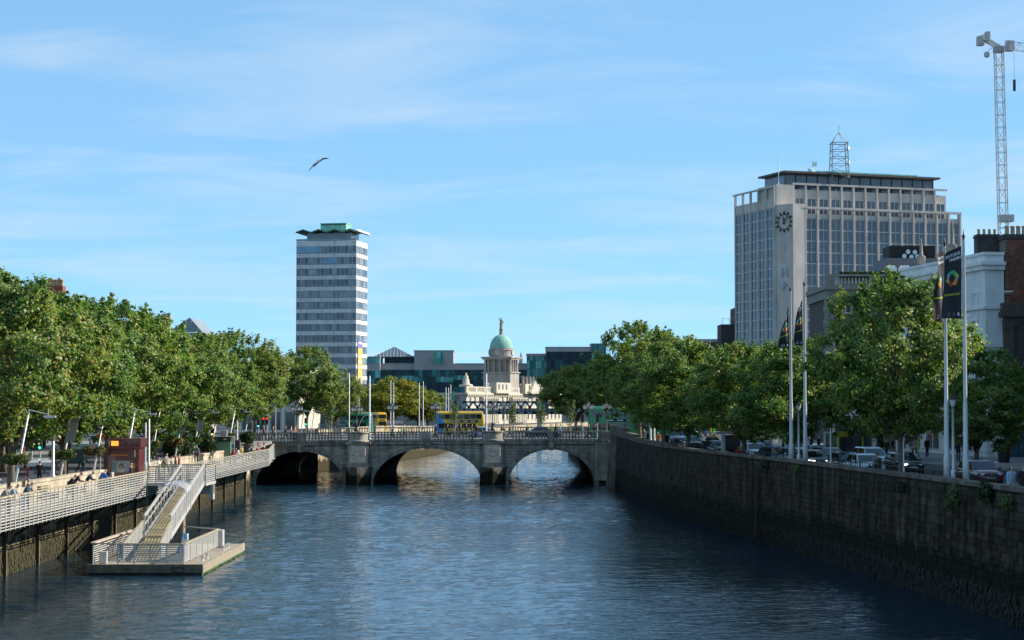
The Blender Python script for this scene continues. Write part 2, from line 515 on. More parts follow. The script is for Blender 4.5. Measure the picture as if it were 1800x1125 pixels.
# courses of blocks; the nearest 300 are objects, the rest one mesh
def rq_at(sdist, pts=RQ):
    acc = 0
    for (x0, y0), (x1, y1) in zip(pts, pts[1:]):
        L = math.hypot(x1 - x0, y1 - y0)
        if sdist <= acc + L:
            t = (sdist - acc) / L
            return x0 + (x1 - x0) * t, y0 + (y1 - y0) * t
        acc += L
    return pts[-1]
rnd = random.Random(3)
unit = []
for k in range(4):
    b = MB()
    rr = random.Random(k)
    j = lambda a: rr.uniform(-a, a)
    b.bev(-.5, .5, 0, 1, -.5, .5, .06)
    b.v = [(x + j(.012), y + (j(.25) if y < .05 else 0), z + j(.018)) for x, y, z in b.v]
    unit.append(b.mesh("stone_block", south_stone))
rest = MB()
cnt = 0
cands = []
CZ = [.2]
while len(CZ) < 20: CZ.append(CZ[-1] + rnd.uniform(.27, .46))
for c in range(16):
    z0 = CZ[c]
    hgt = CZ[c + 1] - CZ[c] - .018
    s = 36 + rnd.uniform(0, .5)
    while s < 184.5:
        L = rnd.choice((.42, .6, .75, .95, 1.3)) * rnd.uniform(.85, 1.15)
        (xa, ya), (xb, yb) = rq_at(s + .015), rq_at(min(186, s + L - .015))
        top = zr((ya + yb) / 2) + 0.86
        if z0 + hgt < top + 0.02 or z0 < top - .12:
            cands.append((ya, c, xa, ya, xb, yb, z0, min(z0 + hgt, top)))
        s += L
cands.sort(key=lambda t: (t[1] < 5, t[0]))
near = [t for t in cands if t[0] > 77.5 and t[1] >= 4][:300]
nearset = set(id(t) for t in near)
for t in cands:
    _, c, xa, ya, xb, yb, z0, z1 = t
    batter = 0.28 * (1 - ((z0 + z1) / 2 + 1.5) / 7.2)
    dx, dy = xb - xa, yb - ya
    L = math.hypot(dx, dy)
    nx, ny = -dy / L, dx / L           # towards the river
    ang = math.atan2(dy, dx)
    prd = rnd.uniform(0.012, 0.05)
    cx, cy, cz = (xa + xb) / 2 - batter * 0 + nx * (batter + prd), (ya + yb) / 2 + ny * (batter + prd), (z0 + z1) / 2
    if id(t) in nearset:
        obj("stone_block", unit[rnd.randrange(4)], q, ql((cx, cy, cz)), ang + math.pi, (L, 0.10, z1 - z0))
    else:
        b = 0.02
        u = Vector((dx / L, dy / L, 0)); nn = Vector((nx, ny, 0)); w = Vector((0, 0, 1))
        C0 = Vector(ql((cx, cy, cz)))
        hx, hz = L / 2, (z1 - z0) / 2
        bk = -nn * 0.09
        rest.add([C0 + u * sx * (hx - i) + w * sz * (hz - i) + (Vector() if i else bk) for i in (0, b) for sx, sz in ((-1, -1), (1, -1), (1, 1), (-1, 1))],
                 [(4, 5, 6, 7), (0, 1, 5, 4), (1, 2, 6, 5), (2, 3, 7, 6), (3, 0, 4, 7)])
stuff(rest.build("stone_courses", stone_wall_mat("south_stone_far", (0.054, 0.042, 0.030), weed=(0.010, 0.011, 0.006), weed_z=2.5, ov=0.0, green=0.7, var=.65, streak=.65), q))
# coping stones
s = 30.0
cu = MB(); cu.box(-.5, .5, -.5, .5, 0, .2)
cu.v = [(x, y * (.95 if z > .1 else 1), z) for x, y, z in cu.v]
cume = cu.mesh("coping_stone", south_cope)
while s < 152:
    L = 1.15
    (xa, ya), (xb, yb) = rq_at(s + .01), rq_at(s + L - .01)
    ang = math.atan2(yb - ya, xb - xa)
    o = obj("coping_stone", cume, q, ql(((xa + xb) / 2 + .27, (ya + yb) / 2, zr(ya) + .86 + rnd.uniform(0, .012))), ang, (math.hypot(xb - xa, yb - ya), 0.72, 1))
    s += L
# raised steps of the parapet beside the bridge, with two buttresses
for (ya, yb, h) in ((166, 193, 0.42), (193, 206, 0.72), (206, 226.2, 1.1)):
    n_ = max(1, int((yb - ya) / 6.5))
    for i in range(n_):
        y0, y1 = ya + (yb - ya) * i / n_ + .01, ya + (yb - ya) * (i + 1) / n_ - .01
        b = MB()
        xa, xb = rqx(y0), rqx(y1)
        for zz0, zz1, e in ((.86 if i >= 0 else 0, .86 + h - .2, 0), (.86 + h - .2, .86 + h, .08)):
            b.add([ql(p) for p in ((xa - e, y0, zr(y0) + zz0), (xb - e, y1, zr(y1) + zz0), (xb + .5 + e, y1, zr(y1) + zz0), (xa + .5 + e, y0, zr(y0) + zz0),
                                   (xa - e, y0, zr(y0) + zz1), (xb - e, y1, zr(y1) + zz1), (xb + .5 + e, y1, zr(y1) + zz1), (xa + .5 + e, y0, zr(y0) + zz1))],
                  [(0, 3, 2, 1), (4, 5, 6, 7), (0, 1, 5, 4), (1, 2, 6, 5), (2, 3, 7, 6), (3, 0, 4, 7)])
        b.build("parapet_block", south_cope, q)
for y in (222.0, 216.5):
    b = MB()
    x = rqx(y)
    b.add([ql(p) for p in ((x + .1, y - .9, -1), (x + .1, y + .9, -1), (x - .9, y + .7, -1), (x - .9, y - .7, -1), (x + .1, y - .8, 6.1), (x + .1, y + .8, 6.1), (x - .25, y + .6, 6.1), (x - .25, y - .6, 6.1))],
          [(0, 1, 2, 3), (7, 6, 5, 4), (0, 4, 5, 1), (1, 5, 6, 2), (2, 6, 7, 3), (3, 7, 4, 0)])
    b.build("buttress", south_cope, q)
# iron ladder and drain pipe on the wall
b = MB()
x, y = rqx(133) - .18, 133
for e in (-.22, .22): b.beam(ql((x - .2, y + e, .2)), ql((x, y + e, 5.6)), .05)
for i in range(17): b.beam(ql((x - .2 + .012 * i, y - .22, .4 + i * .31)), ql((x - .2 + .012 * i, y + .22, .4 + i * .31)), .03)
b.build("ladder", M("rusty_iron", (0.05, 0.035, 0.028), .8, var=.4), q)

# weed hanging on the walls at the tide line
def weed(name, pts, zlo, zhi, n, seed, nx, label, fc):
    rr = random.Random(seed)
    b = MB()
    for i in range(n):
        s = rr.random()
        x, y = pts(s)
        z = zlo + (zhi - zlo) * rr.random() ** 1.3
        L = rr.uniform(.1, .42)
        w = rr.uniform(.02, .07)
        o1 = rr.uniform(.02, .10) * nx
        o2 = rr.uniform(.02, .075) * nx
        b.add([(x + o1 * .5, y - w, z), (x + o1 * .5, y + w, z), (x + o2, y + w * 1.3 + rr.uniform(-.05, .05), z - L * .6), (x + o2, y - w * 1.3, z - L * .5), (x + o1, y + rr.uniform(-.1, .1), z - L)], [(0, 1, 2, 3), (3, 2, 4)])
    o = b.build(name, M("%s_fronds_%d" % (name, seed), fc, .7, var=.5, vs=3, col2=(fc[0] * 1.3, fc[1] * 1.6, fc[2] * 1.3)))
    o['label'] = label; o['category'] = 'seaweed'
    return stuff(o)
weed("seaweed", lambda s: (lambda p: (p[0] - .25, p[1]))(rq_at(38 + 148 * s)), .05, 1.35, 15000, 5, -1, "dark seaweed hanging along the foot of the shaded right quay wall", (0.016, 0.014, 0.008))

# north quay wall under the boardwalk: rendered panels, timber fenders
nq = thing("quay_wall", "sunlit concrete quay wall with hanging weed under the boardwalk", "quay wall", (LQ, 140, 0))
north_wall = stone_wall_mat("north_quay_render", (0.44, 0.36, 0.24), weed=(0.05, 0.042, 0.022), weed_z=1.75, ov=0.12, green=0.15, streak=0.45)
yy = 50.0
k = 0
while yy < 205:
    b = MB()
    b.box(-.45, rnd.uniform(-.015, .015), 0.015, 4.985, -1.5, 4.05)
    b.build("wall_panel", north_wall, nq, (0, yy - 140, 0))
    yy += 5.0; k += 1
mb = MB(); mb.box(-.8, -.05, 50 - 140, 205.2 - 140, -1.5, 4.0)
mb.build("wall_core", joint, nq)
north_cope = stone_wall_mat("north_parapet_stone", (0.42, 0.36, 0.27), ov=0.14, streak=0.2)
yy = 60.0
while yy < 196:
    if not (131 < yy < 136 or 152 < yy < 155 or 170 < yy < 174):
        b = MB(); b.box(-.38, 0.02, .01, 1.89, 0, .78); b.box(-.44, .08, .01, 1.89, .78, .95)
        b.build("parapet_block", north_cope, nq, (0, yy - 140, zl(yy)))
    yy += 1.9
for yy in [62 + 7.3 * i for i in range(20)]:
    b = MB(); b.box(.02, .22, -.14, .14, -1, 3.5 + rnd.uniform(-.3, .2))
    b.build("timber_fender", M("wet_timber", (0.10, 0.075, 0.045), .85, var=.4, vs=3, zs=.3), nq, (0, yy - 140, 0))
b = MB(); b.box(-6, 0, 0, 21.5, -1.5, 4.9); b.build("abutment_return", north_wall, nq, (-2.7, 205.2 - 140, 0))
weed("seaweed", lambda s: (LQ, 60 + 146 * s), .1, 2.1, 6500, 8, 1, "brown seaweed clinging to the sunlit left quay wall under the boardwalk", (0.045, 0.036, 0.016))

# quay walls east of the bridge
for nm, ln, sgn, lab in (("quay_wall", LQ2[2:], 1, "sunlit stained quay wall seen through the left arch of the bridge"), ("quay_wall", RQ2[2:], -1, "dark quay wall beyond the bridge on the right bank")):
    qq = thing(nm, lab, "quay wall", (ln[0][0], ln[0][1], 0))
    for i, ((x0, y0), (x1, y1)) in enumerate(zip(ln, ln[1:])):
        n_ = max(1, int(math.hypot(x1 - x0, y1 - y0) / 7))
        n_ = min(n_, 14)
        for j in range(n_):
            a = Vector((x0 + (x1 - x0) * j / n_ - ln[0][0], y0 + (y1 - y0) * j / n_ - ln[0][1], 0))
            e = Vector((x0 + (x1 - x0) * (j + 1) / n_ - ln[0][0], y0 + (y1 - y0) * (j + 1) / n_ - ln[0][1], 0))
            d = (e - a).normalized()
            a, e = a + d * .02, e - d * .02
            w = Vector((-sgn * .5, 0, 0))
            p = rnd.uniform(0, .04) * sgn
            b = MB()
            top = Vector((0, 0, gz(a.y + ln[0][1]) + (1.0 if a.y + ln[0][1] < 420 else .15))); bot = Vector((0, 0, -1.5)); pv = Vector((p, 0, 0))
            b.add([a + pv + bot, e + pv + bot, e + w + bot, a + w + bot, a + pv + top, e + pv + top, e + w + top, a + w + top],
                  [(0, 3, 2, 1), (4, 5, 6, 7), (0, 1, 5, 4), (1, 2, 6, 5), (2, 3, 7, 6), (3, 0, 4, 7)])
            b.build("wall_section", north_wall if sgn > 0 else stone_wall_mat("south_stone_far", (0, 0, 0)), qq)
# ------------------------------------------------------------------ the three-arched stone bridge
BY, BD = 227.0, 47.0
br = thing("stone_bridge", "grey granite bridge of three low arches with a balustrade across the river", "bridge", (0, BY, 0))
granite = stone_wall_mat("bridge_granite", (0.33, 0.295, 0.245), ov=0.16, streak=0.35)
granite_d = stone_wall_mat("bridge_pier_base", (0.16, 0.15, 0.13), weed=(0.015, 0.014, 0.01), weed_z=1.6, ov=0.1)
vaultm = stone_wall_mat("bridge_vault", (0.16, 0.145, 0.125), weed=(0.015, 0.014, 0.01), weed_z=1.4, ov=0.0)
panelm = M("portland_panel", (0.66, 0.53, 0.42), .8, var=.25, vs=2.5, bump=.3, bs=15)
ARCH = [(-25.3, 5.3, 3.95), (-10.1, 6.5, 4.32), (4.7, 5.1, 4.17)]
def ztop(x):
    P = [(-60, 6.05), (-31, 6.1), (-18.5, 6.3), (-2, 6.4), (11.7, 6.37), (60, 6.3)]
    for (a, za), (b, zb) in zip(P, P[1:]):
        if x <= b: return za + (zb - za) * (x - a) / (b - a)
    return 6.3
def hw(i, z, e=0.0, eb=0.0):
    c, a, b = ARCH[i]
    z = max(z, 0)
    if z >= b + eb: return 0.0
    return (a + e) * math.sqrt(1 - (z / (b + eb)) ** 2)
EA, EB = 0.62, 0.46
X0, X1 = -31.2, 11.7
# backing wall, arch by arch, set 6 cm behind the blocks
for face_y, th in ((0.06, .8), (BD - .86, .8)):
    for i, (c, a, b) in enumerate(ARCH):
        lo = X0 if i == 0 else (ARCH[i - 1][0] + ARCH[i - 1][1] + c - a) / 2
        hi = X1 if i == 2 else (ARCH[i + 1][0] - ARCH[i + 1][1] + c + a) / 2
        N = 28
        arc = [(c - a * math.cos(math.pi * k / N), b * math.sin(math.pi * k / N)) for k in range(N + 1)]
        zt = lambda x: ztop(x) - 1.5
        m = MB()
        xs = [lo] + [p[0] for p in arc] + [hi]
        zs_ = [-1.5] + [p[1] for p in arc] + [-1.5]
        for k in range(len(xs) - 1):
            if k == 0: z0a = z0b = -1.5
            elif k == len(xs) - 2: z0a = z0b = -1.5
            else: z0a, z0b = zs_[k], zs_[k + 1]
            m.add([(xs[k], face_y, z0a), (xs[k + 1], face_y, z0b), (xs[k + 1], face_y, zt(xs[k + 1])), (xs[k], face_y, zt(xs[k])),
                   (xs[k], face_y + th, z0a), (xs[k + 1], face_y + th, z0b), (xs[k + 1], face_y + th, zt(xs[k + 1])), (xs[k], face_y + th, zt(xs[k]))],
                  [(0, 1, 2, 3), (7, 6, 5, 4), (0, 4, 5, 1)])
        m.build("spandrel_wall", joint, br)
# vaults
for i, (c, a, b) in enumerate(ARCH):
    N = 28
    m = MB()
    def fn(u, v, c=c, a=a, b=b):
        t = math.pi * u
        return (c - a * math.cos(t), .05 + (BD - .1) * v, b * math.sin(t))
    m.grid(fn, N, 6)
    for s in (-1, 1):
        m.add([(c + s * a, .05, -1.5), (c + s * a, BD - .05, -1.5), (c + s * a, BD - .05, 0), (c + s * a, .05, 0)], [(0, 1, 2, 3)])
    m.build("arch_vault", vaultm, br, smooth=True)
# voussoirs of the arch rings (west face) in two steps
for i, (c, a, b) in enumerate(ARCH):
    N = 31 if i == 1 else 27
    for k in range(N):
        t0, t1 = math.pi * (k + .03) / N, math.pi * (k + .97) / N
        m = MB()
        def P(t, e, eb, y): return (c - (a + e) * math.cos(t), y, (b + eb) * math.sin(t))
        for (e0, b0, e1, b1, y) in ((0, 0, .33, .25, -.05), (.33, .25, EA, EB, -.12)):
            vs = [P(t0, e0, b0, y), P(t1, e0, b0, y), P(t1, e1, b1, y), P(t0, e1, b1, y)]
            bk = [(p[0], .3, p[2]) for p in vs]
            m.add(vs + bk, [(0, 1, 2, 3), (0, 4, 5, 1), (1, 5, 6, 2), (2, 6, 7, 3), (3, 7, 4, 0)])
        m.build("voussoir", granite, br)
    # carved keystone
    m = MB(); z = b
    m.prism([(-.28, z - .08), (.28, z - .08), (.36, z + .75), (-.36, z + .75)], -.3, .2)
    m.lathe([(0, -.34), (.16, -.28), (.24, 0), (.18, .28), (0, .34)], 10, (0, -.32, z + .36), sy=.7)
    m.build("keystone", granite, br, (c, 0, 0))
# courses between the arches
rb = random.Random(11)
CH = 0.365
z = 0.3
solid = []
while z < 4.8:
    z1 = min(z + CH, 4.86)
    segs = []
    edges = []
    for i in range(3):
        c = ARCH[i][0]
        w0, w1 = hw(i, z, EA, EB), hw(i, z1, EA, EB)
        if w0 > 0.01: edges.append((c - w0, c - w1, c + w0, c + w1))
    prev = (X0, X0)
    for (l0, l1, r0, r1) in edges:
        segs.append((prev[0], prev[1], l0, l1)); prev = (r0, r1)
    segs.append((prev[0], prev[1], X1, X1))
    for (a0, a1, b0, b1) in segs:
        span = min(b0, b1) - max(a0, a1)
        if max(b0, b1) - min(a0, a1) < .12: continue
        n_ = max(1, round(span / 1.25)) if span > 0 else 1
        cuts0 = [a0 + (b0 - a0) * k / n_ for k in range(n_ + 1)]
        cuts1 = [a1 + (b1 - a1) * k / n_ for k in range(n_ + 1)]
        for k in range(n_):
            dz = lambda x: (ztop(x) - 6.4) * (z / 4.8)
            g = .012
            xa0, xb0, xa1, xb1 = cuts0[k] + g, cuts0[k + 1] - g, cuts1[k] + g, cuts1[k + 1] - g
            if xb0 < xa0 or xb1 < xa1:
                if xb1 < xa1: xa1 = xb1 = (xa1 + xb1) / 2
                else: xa0 = xb0 = (xa0 + xb0) / 2
            y = -rb.uniform(0, .018)
            m = MB()
            c0 = min(xa0, xa1)
            vs = [(xa0, y, z + g + dz(xa0)), (xb0, y, z + g + dz(xb0)), (xb1, y, z1 - g + dz(xb1)), (xa1, y, z1 - g + dz(xa1))]
            m.add(vs + [(p[0], .1, p[2]) for p in vs], [(0, 1, 2, 3), (0, 4, 5, 1), (1, 5, 6, 2), (2, 6, 7, 3), (3, 7, 4, 0)])
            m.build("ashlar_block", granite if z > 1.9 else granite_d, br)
    z += CH
# cornice, stringer and handrail along the west face, in lengths
def rail_piece(name, xa, xb, y0, y1, za, zb, mat, par=br):
    m = MB()
    A, B = ztop(xa), ztop(xb)
    m.add([(xa, y0, A + za), (xb, y0, B + za), (xb, y1, B + za), (xa, y1, A + za), (xa, y0, A + zb), (xb, y0, B + zb), (xb, y1, B + zb), (xa, y1, A + zb)],
          [(0, 3, 2, 1), (4, 5, 6, 7), (0, 1, 5, 4), (1, 2, 6, 5), (2, 3, 7, 6), (3, 0, 4, 7)])
    return m.build(name, mat, par)
n_ = 26
for k in range(n_):
    xa, xb = X0 + (X1 - X0) * k / n_ + .008, X0 + (X1 - X0) * (k + 1) / n_ - .008
    rail_piece("cornice_stone", xa, xb, -.22, .5, -1.5, -1.3, granite)
    rail_piece("stringer_stone", xa, xb, -.12, .55, -1.16, -.92, granite)
    rail_piece("handrail_stone", xa, xb, -.06, .46, -.15, 0, granite)
    rail_piece("handrail_stone", xa, xb, BD - .46, BD + .06, -.15, 0, granite)
    rail_piece("stringer_stone", xa, xb, BD - .55, BD + .1, -1.5, -.92, granite)
den = MB(); den.box(-.09, .09, -.16, .1, 0, .13)
denm = den.mesh("dentil", granite)
x = X0 + .2
while x < X1 - .1:
    obj("dentil", denm, br, (x, 0, ztop(x) - 1.295)); x += .36
bal = MB()
bal.lathe([(.10, 0), (.10, .06), (.06, .1), (.075, .16), (.115, .27), (.10, .36), (.055, .5), (.05, .6), (.085, .64), (.085, .69), (.1, .70), (.1, .77)], 8)
balm = bal.mesh("baluster", granite, True)
DIES = [(-31.2, -30.0), (-25.9, -24.6), (-20.3, -16.8), (-11.2, -9.7), (-4.6, -.2), (4.2, 5.1), (10.3, 11.7)]
x = X0 + .2
while x < X1:
    if not any(a - .08 < x < b + .08 for a, b in DIES):
        obj("baluster", balm, br, (x, .2, ztop(x) - .92))
        obj("baluster", balm, br, (x, BD - .2, ztop(x) - .92))
    x += .375
for a, b in DIES:
    if a in (-20.3, -4.6): continue
    rail_piece("balustrade_pier", a, b, -.08, .48, -.92, -.151, granite)
    rail_piece("balustrade_pier", a, b, BD - .48, BD + .08, -.92, -.151, granite)
# pier pilasters with carved panels, round pedestals on top
for px_ in (-18.35, -2.3):
    zt_ = ztop(px_)
    m = MB(); m.box(-1.2, 1.2, -1.0, .04, 2.3, zt_ - 1.5)
    pil = m.build("pier_pilaster", granite, br, (px_, 0, 0))
    m = MB(); m.bev(-.92, .92, -1.09, -.99, 2.62, zt_ - 1.6, .03)
    pan = m.build("carved_panel", panelm, pil)
    # festoon, tablet and side studs of the carving
    m = MB()
    m.tube([(-.62 + 1.24 * t, -1.12, 3.5 + .22 * (abs(t - .5) * 2) ** 1.5 - (.08 if abs(t - .5) < .1 else 0)) for t in [k / 12 for k in range(13)]], .055, 6)
    m.lathe([(0, -.12), (.1, -.06), (.12, 0), (.1, .06), (0, .12)], 8, (0, -1.1, 3.42))
    m.box(-.05, .05, -1.12, -1.07, 3.02, 3.25)
    m.build("festoon", panelm, pan)
    m = MB(); m.bev(-.5, .5, -1.15, -1.08, 3.95, 4.45, .05); m.build("tablet", panelm, pan)
    for sx in (-.78, .78):
        for kz in range(6):
            m = MB(); m.box(-.07, .07, -1.13, -1.08, -.06, .06); m.build("stud", panelm, pan, (sx, 0, 3.3 + kz * .22))
    m = MB(); m.prism([(-1.2, 2.62), (-1.38, 2.32), (1.38, 2.32), (1.2, 2.62)], -1.15, 0); m.box(-1.45, 1.45, -1.25, 0, 2.12, 2.32)
    m.build("panel_base", granite, pil)
    m = MB()
    m.prism([(-1.55, 0), (-1.3, -1.5), (0, -2.3), (1.3, -1.5), (1.55, 0)], -1.5, 2.119, plane='xy')
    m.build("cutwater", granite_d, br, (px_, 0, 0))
    m = MB(); m.lathe([(1.3, 0), (1.3, .14), (1.18, .2), (1.15, .95), (1.28, 1.02), (1.28, 1.18)], 24, (0, -.1, zt_ - 1.17), a0=math.pi, a1=2 * math.pi)
    m.box(-1.28, 1.28, -.1, .6, zt_ - 1.16, zt_ + .012)
    m.add([(0, -.1, zt_ + .012)] + [(1.28 * math.cos(math.pi + math.pi * k / 24), -.1 + 1.28 * math.sin(math.pi + math.pi * k / 24), zt_ + .012) for k in range(25)], [(0, k, k + 1) for k in range(1, 25)])
    m.build("round_pedestal", granite, br, (px_, 0, 0))
    m = MB(); m.prism([(-1.5, -.05), (-1.5, -1.2), (1.5, -1.2), (1.5, -.05)], zt_ - 1.49, zt_ - 1.18, plane='xy'); m.build("pier_cornice", granite, br, (px_, 0, 0))
# end pier at the south abutment
m = MB(); m.box(9.9, 11.6, -.35, .04, .5, ztop(11) - 1.5); m.build("abutment_pilaster", granite, br)
# deck
m = MB()
for xa, xb in ((-31.2, -18), (-18, -10), (-10, -2), (-2, 11.7)):
    m.add([(xa, .4, ztop(xa) - 1.05), (xb, .4, ztop(xb) - 1.05), (xb, BD - .4, ztop(xb) - 1.05), (xa, BD - .4, ztop(xa) - 1.05)], [(0, 1, 2, 3)])
m.build("road_deck", asphalt, br)
for ya, yb, nm in ((.45, 4.2, "west_footway"), (BD - 4.2, BD - .45, "east_footway"), (20.5, 25.5, "median")):
    m = MB()
    for xa, xb in ((-31.2, -18), (-18, -10), (-10, -2), (-2, 11.7)):
        m.add([(xa, ya, ztop(xa) - .92), (xb, ya, ztop(xb) - .92), (xb, yb, ztop(xb) - .92), (xa, yb, ztop(xa) - .92), (xa, ya, ztop(xa) - 1.06), (xb, ya, ztop(xb) - 1.06)], [(0, 1, 2, 3), (4, 5, 1, 0)])
    m.build(nm, paving, br)
def zbr(x): return ztop(x) - .92
# life-ring chain hanging in the right arch
m = MB(); m.tube([(.6, -.1, 3.3), (.6, -.1, .9)], .035, 6); m.lathe([(.16, -.05), (.22, 0), (.16, .05), (.1, 0), (.16, -.05)], 12, (.6, -.1, .75))
m.build("chain", M("rusty_iron", (0, 0, 0)), br)

# ------------------------------------------------------------------ boardwalk on the north quay
galv = M("galvanised_steel", (0.50, 0.50, 0.49), .55, metal=.35, var=.18, vs=2, ov=.08)
galv_w = M("pale_steel", (0.50, 0.49, 0.46), .5, metal=.2, var=.12, vs=2, ov=.06)
oak = M("weathered_oak", (0.36, 0.30, 0.20), .8, var=.3, vs=3, ov=.15)
darksteel = M("dark_steel", (0.05, 0.05, 0.05), .6, metal=.3, var=.3)
bw = thing("boardwalk", "long timber boardwalk with pale slatted steel railing hung off the left quay", "boardwalk", (-25.8, 120, 0))
RX = -25.2
def bl(p): return (p[0] + 25.8, p[1] - 120, p[2])
secs = [77 + 6.0 * i for i in range(21)]
slat = MB(); slat.box(-.015, .015, 0, 1, -.03, .03)
slm = slat.mesh("rail_slat", galv_w)
for i in range(20):
    y0 = secs[i]
    for r_ in range(11):
        obj("rail_slat", slm, bw, bl((RX, y0 + .02, 3.28 + .150 * r_)), 0, (1, 5.96, 1))
    m = MB(); m.box(-.07, .09, .01, 5.99, 0, .07); m.build("handrail", oak, bw, bl((RX, y0, 4.89)))
post = MB(); post.box(.016, .05, -.045, .045, 3.2, 4.89)
pom = post.mesh("rail_post", galv_w)
y = 77.0
while y < 197:
    obj("rail_post", pom, bw, bl((RX, y, 0))); y += .92
# flared end panel
e0, e1 = Vector(bl((RX, 197, 0))), Vector(bl((RX - .35, 203.6, 0)))
for r_ in range(11):
    t = r_ / 10
    m = MB(); m.beam(e0 + Vector((0, 0, 3.28 + 1.5 * t)), e1 + Vector((0, 0, 3.85 + 1.35 * t)), .03, .06); m.build("rail_slat", galv_w, bw)
for k in range(8):
    t = k / 7
    p = e0.lerp(e1, t)
    m = MB(); m.beam(p + Vector((-.03, 0, 3.22 + .56 * t)), p + Vector((-.03, 0, 4.86 + .42 * t)), .04, .06); m.build("rail_post", galv_w, bw)
m = MB(); m.beam(e0 + Vector((0, 0, 4.93)), e1 + Vector((0, 0, 5.32)), .16, .07); m.build("handrail", oak, bw)
m = MB(); m.beam(e1 + Vector((0, 0, 5.32)), e1 + Vector((.05, 0, 3.8)), .10, .10); m.build("end_post", galv_w, bw)
# deck and underside
for i in range(21):
    y0 = 77 + 6.0 * i
    for j in range(4):
        m = MB(); m.box(-28.25 + .74 * j + 25.8, -28.25 + .74 * j + .73 + 25.8, 0, 5.98, BWZ - .08, BWZ + rnd.uniform(-.004, .004)); m.build("deck_board", oak, bw, (0, y0 - 120, 0))
m = MB()
for xx in (-27.3, -25.5): m.box(xx - .1 + 25.8, xx + .1 + 25.8, 77 - 120, 202 - 120, 3.45, 3.72)
m.build("deck_beams", darksteel, bw)
brk = MB(); brk.prism([(-2.5, 2.9), (-2.5, 3.45), (.55, 3.45), (.55, 3.28)], -.08, .08)
brk.beam((-2.45, 0, 2.1), (-.6, 0, 3.3), .10, .12)
brkm = brk.mesh("bracket", darksteel)
for i in range(24): obj("bracket", brkm, bw, (0, 78 + 5.0 * i - 120, 0))

# timber benches against the parapet
def bench():
    t = thing("bench", "x", "bench")
    for k in range(4):
        m = MB(); m.box(-.26 + .12 * k, -.16 + .12 * k, -1.3, 1.3, .43, .47); m.build("seat_slat", oak, t)
    for k in range(3):
        m = MB(); m.box(-.33 + -.02 * k, -.30 - .02 * k, -1.3, 1.3, .55 + .14 * k, .65 + .14 * k); m.build("back_slat", oak, t)
    for yy in (-1.0, 1.0):
        m = MB(); m.box(-.3, .22, yy - .04, yy + .04, 0, .43); m.beam((-.28, yy, .4), (-.38, yy, .95), .06, .05); m.build("leg", galv, t)
    return t
b0 = bench()
KIDS[b0.name] = list(b0.children)
benches = [(87, "wooden slatted bench on the boardwalk nearest the left edge of the picture"), (99, "wooden slatted bench behind the person in the teal jacket"),
           (106, "wooden slatted bench behind the pair in black shirts on the boardwalk"), (113, "wooden slatted bench behind the person in the blue jacket"), (128, "wooden slatted bench beside the top of the gangway"), (165, "wooden slatted bench at the far end of the boardwalk by the green kiosk")]
for i, (y, lab) in enumerate(benches):
    o = b0 if i == 0 else copy_tree(b0)
    o.location = (-27.75, y * 1.08, BWZ); o['label'] = lab; o['group'] = "benches on the boardwalk"

# ------------------------------------------------------------------ gangway
gw = thing("gangway", "sloping pale steel gangway with timber treads going down to the pontoon", "gangway", (-22.05, 131, 4.15))
ga, gb = Vector((0, 0, 0)), Vector((.7, -16.5, -2.55))
gd = (gb - ga).normalized()
gs = Vector((gd.y, -gd.x, 0)).normalized() * -1
if gs.x < 0: gs = -gs
tread = M("yellow_timber_tread", (0.42, 0.32, 0.17), .8, var=.25, vs=4, ov=.2)
NT = 46
for k in range(NT):
    p, q_ = ga.lerp(gb, k / NT), ga.lerp(gb, (k + .9) / NT)
    m = MB(); m.add([p - gs * .68, p + gs * .68, q_ + gs * .68, q_ - gs * .68] + [v - Vector((0, 0, .05)) for v in (p - gs * .68, p + gs * .68, q_ + gs * .68, q_ - gs * .68)],
                    [(0, 3, 2, 1), (4, 5, 6, 7), (0, 1, 5, 4), (1, 2, 6, 5), (2, 3, 7, 6), (3, 0, 4, 7)])
    m.build("tread_board", tread, gw)
zv = Vector((0, 0, 1))
for sx, nm in ((-1, "left"), (1, "right")):
    o_ = gs * .78 * sx
    m = MB(); m.beam(ga + o_ + zv * 1.22, gb + o_ + zv * 1.22, .12, .12); m.build("top_rail", galv_w, gw)
    m = MB(); m.beam(ga + o_ - zv * .05, gb + o_ - zv * .05, .10, .30); m.build("side_beam", galv_w, gw)
    if sx < 0:
        m = MB(); m.beam(ga + o_ + zv * .7, gb + o_ + zv * .7, .06, .06); m.build("mid_rail", galv_w, gw)
    for k in range(13 if sx < 0 else 9):
        p = ga.lerp(gb, k / (12 if sx < 0 else 8)) + o_
        m = MB(); m.beam(p, p + zv * 1.2, .08, .08); m.build("rail_post", galv_w, gw)
    if sx > 0:
        m = MB()
        for k in range(120):
            p = ga.lerp(gb, (k + .5) / 120) + o_
            m.beam(p + zv * .1, p + zv * 1.16, .012, .035)
        for k in range(9): m.beam(ga + o_ + zv * (.18 + .11 * k), gb + o_ + zv * (.18 + .11 * k), .012, .03)
        stuff(m.build("mesh_infill", galv_w, gw))
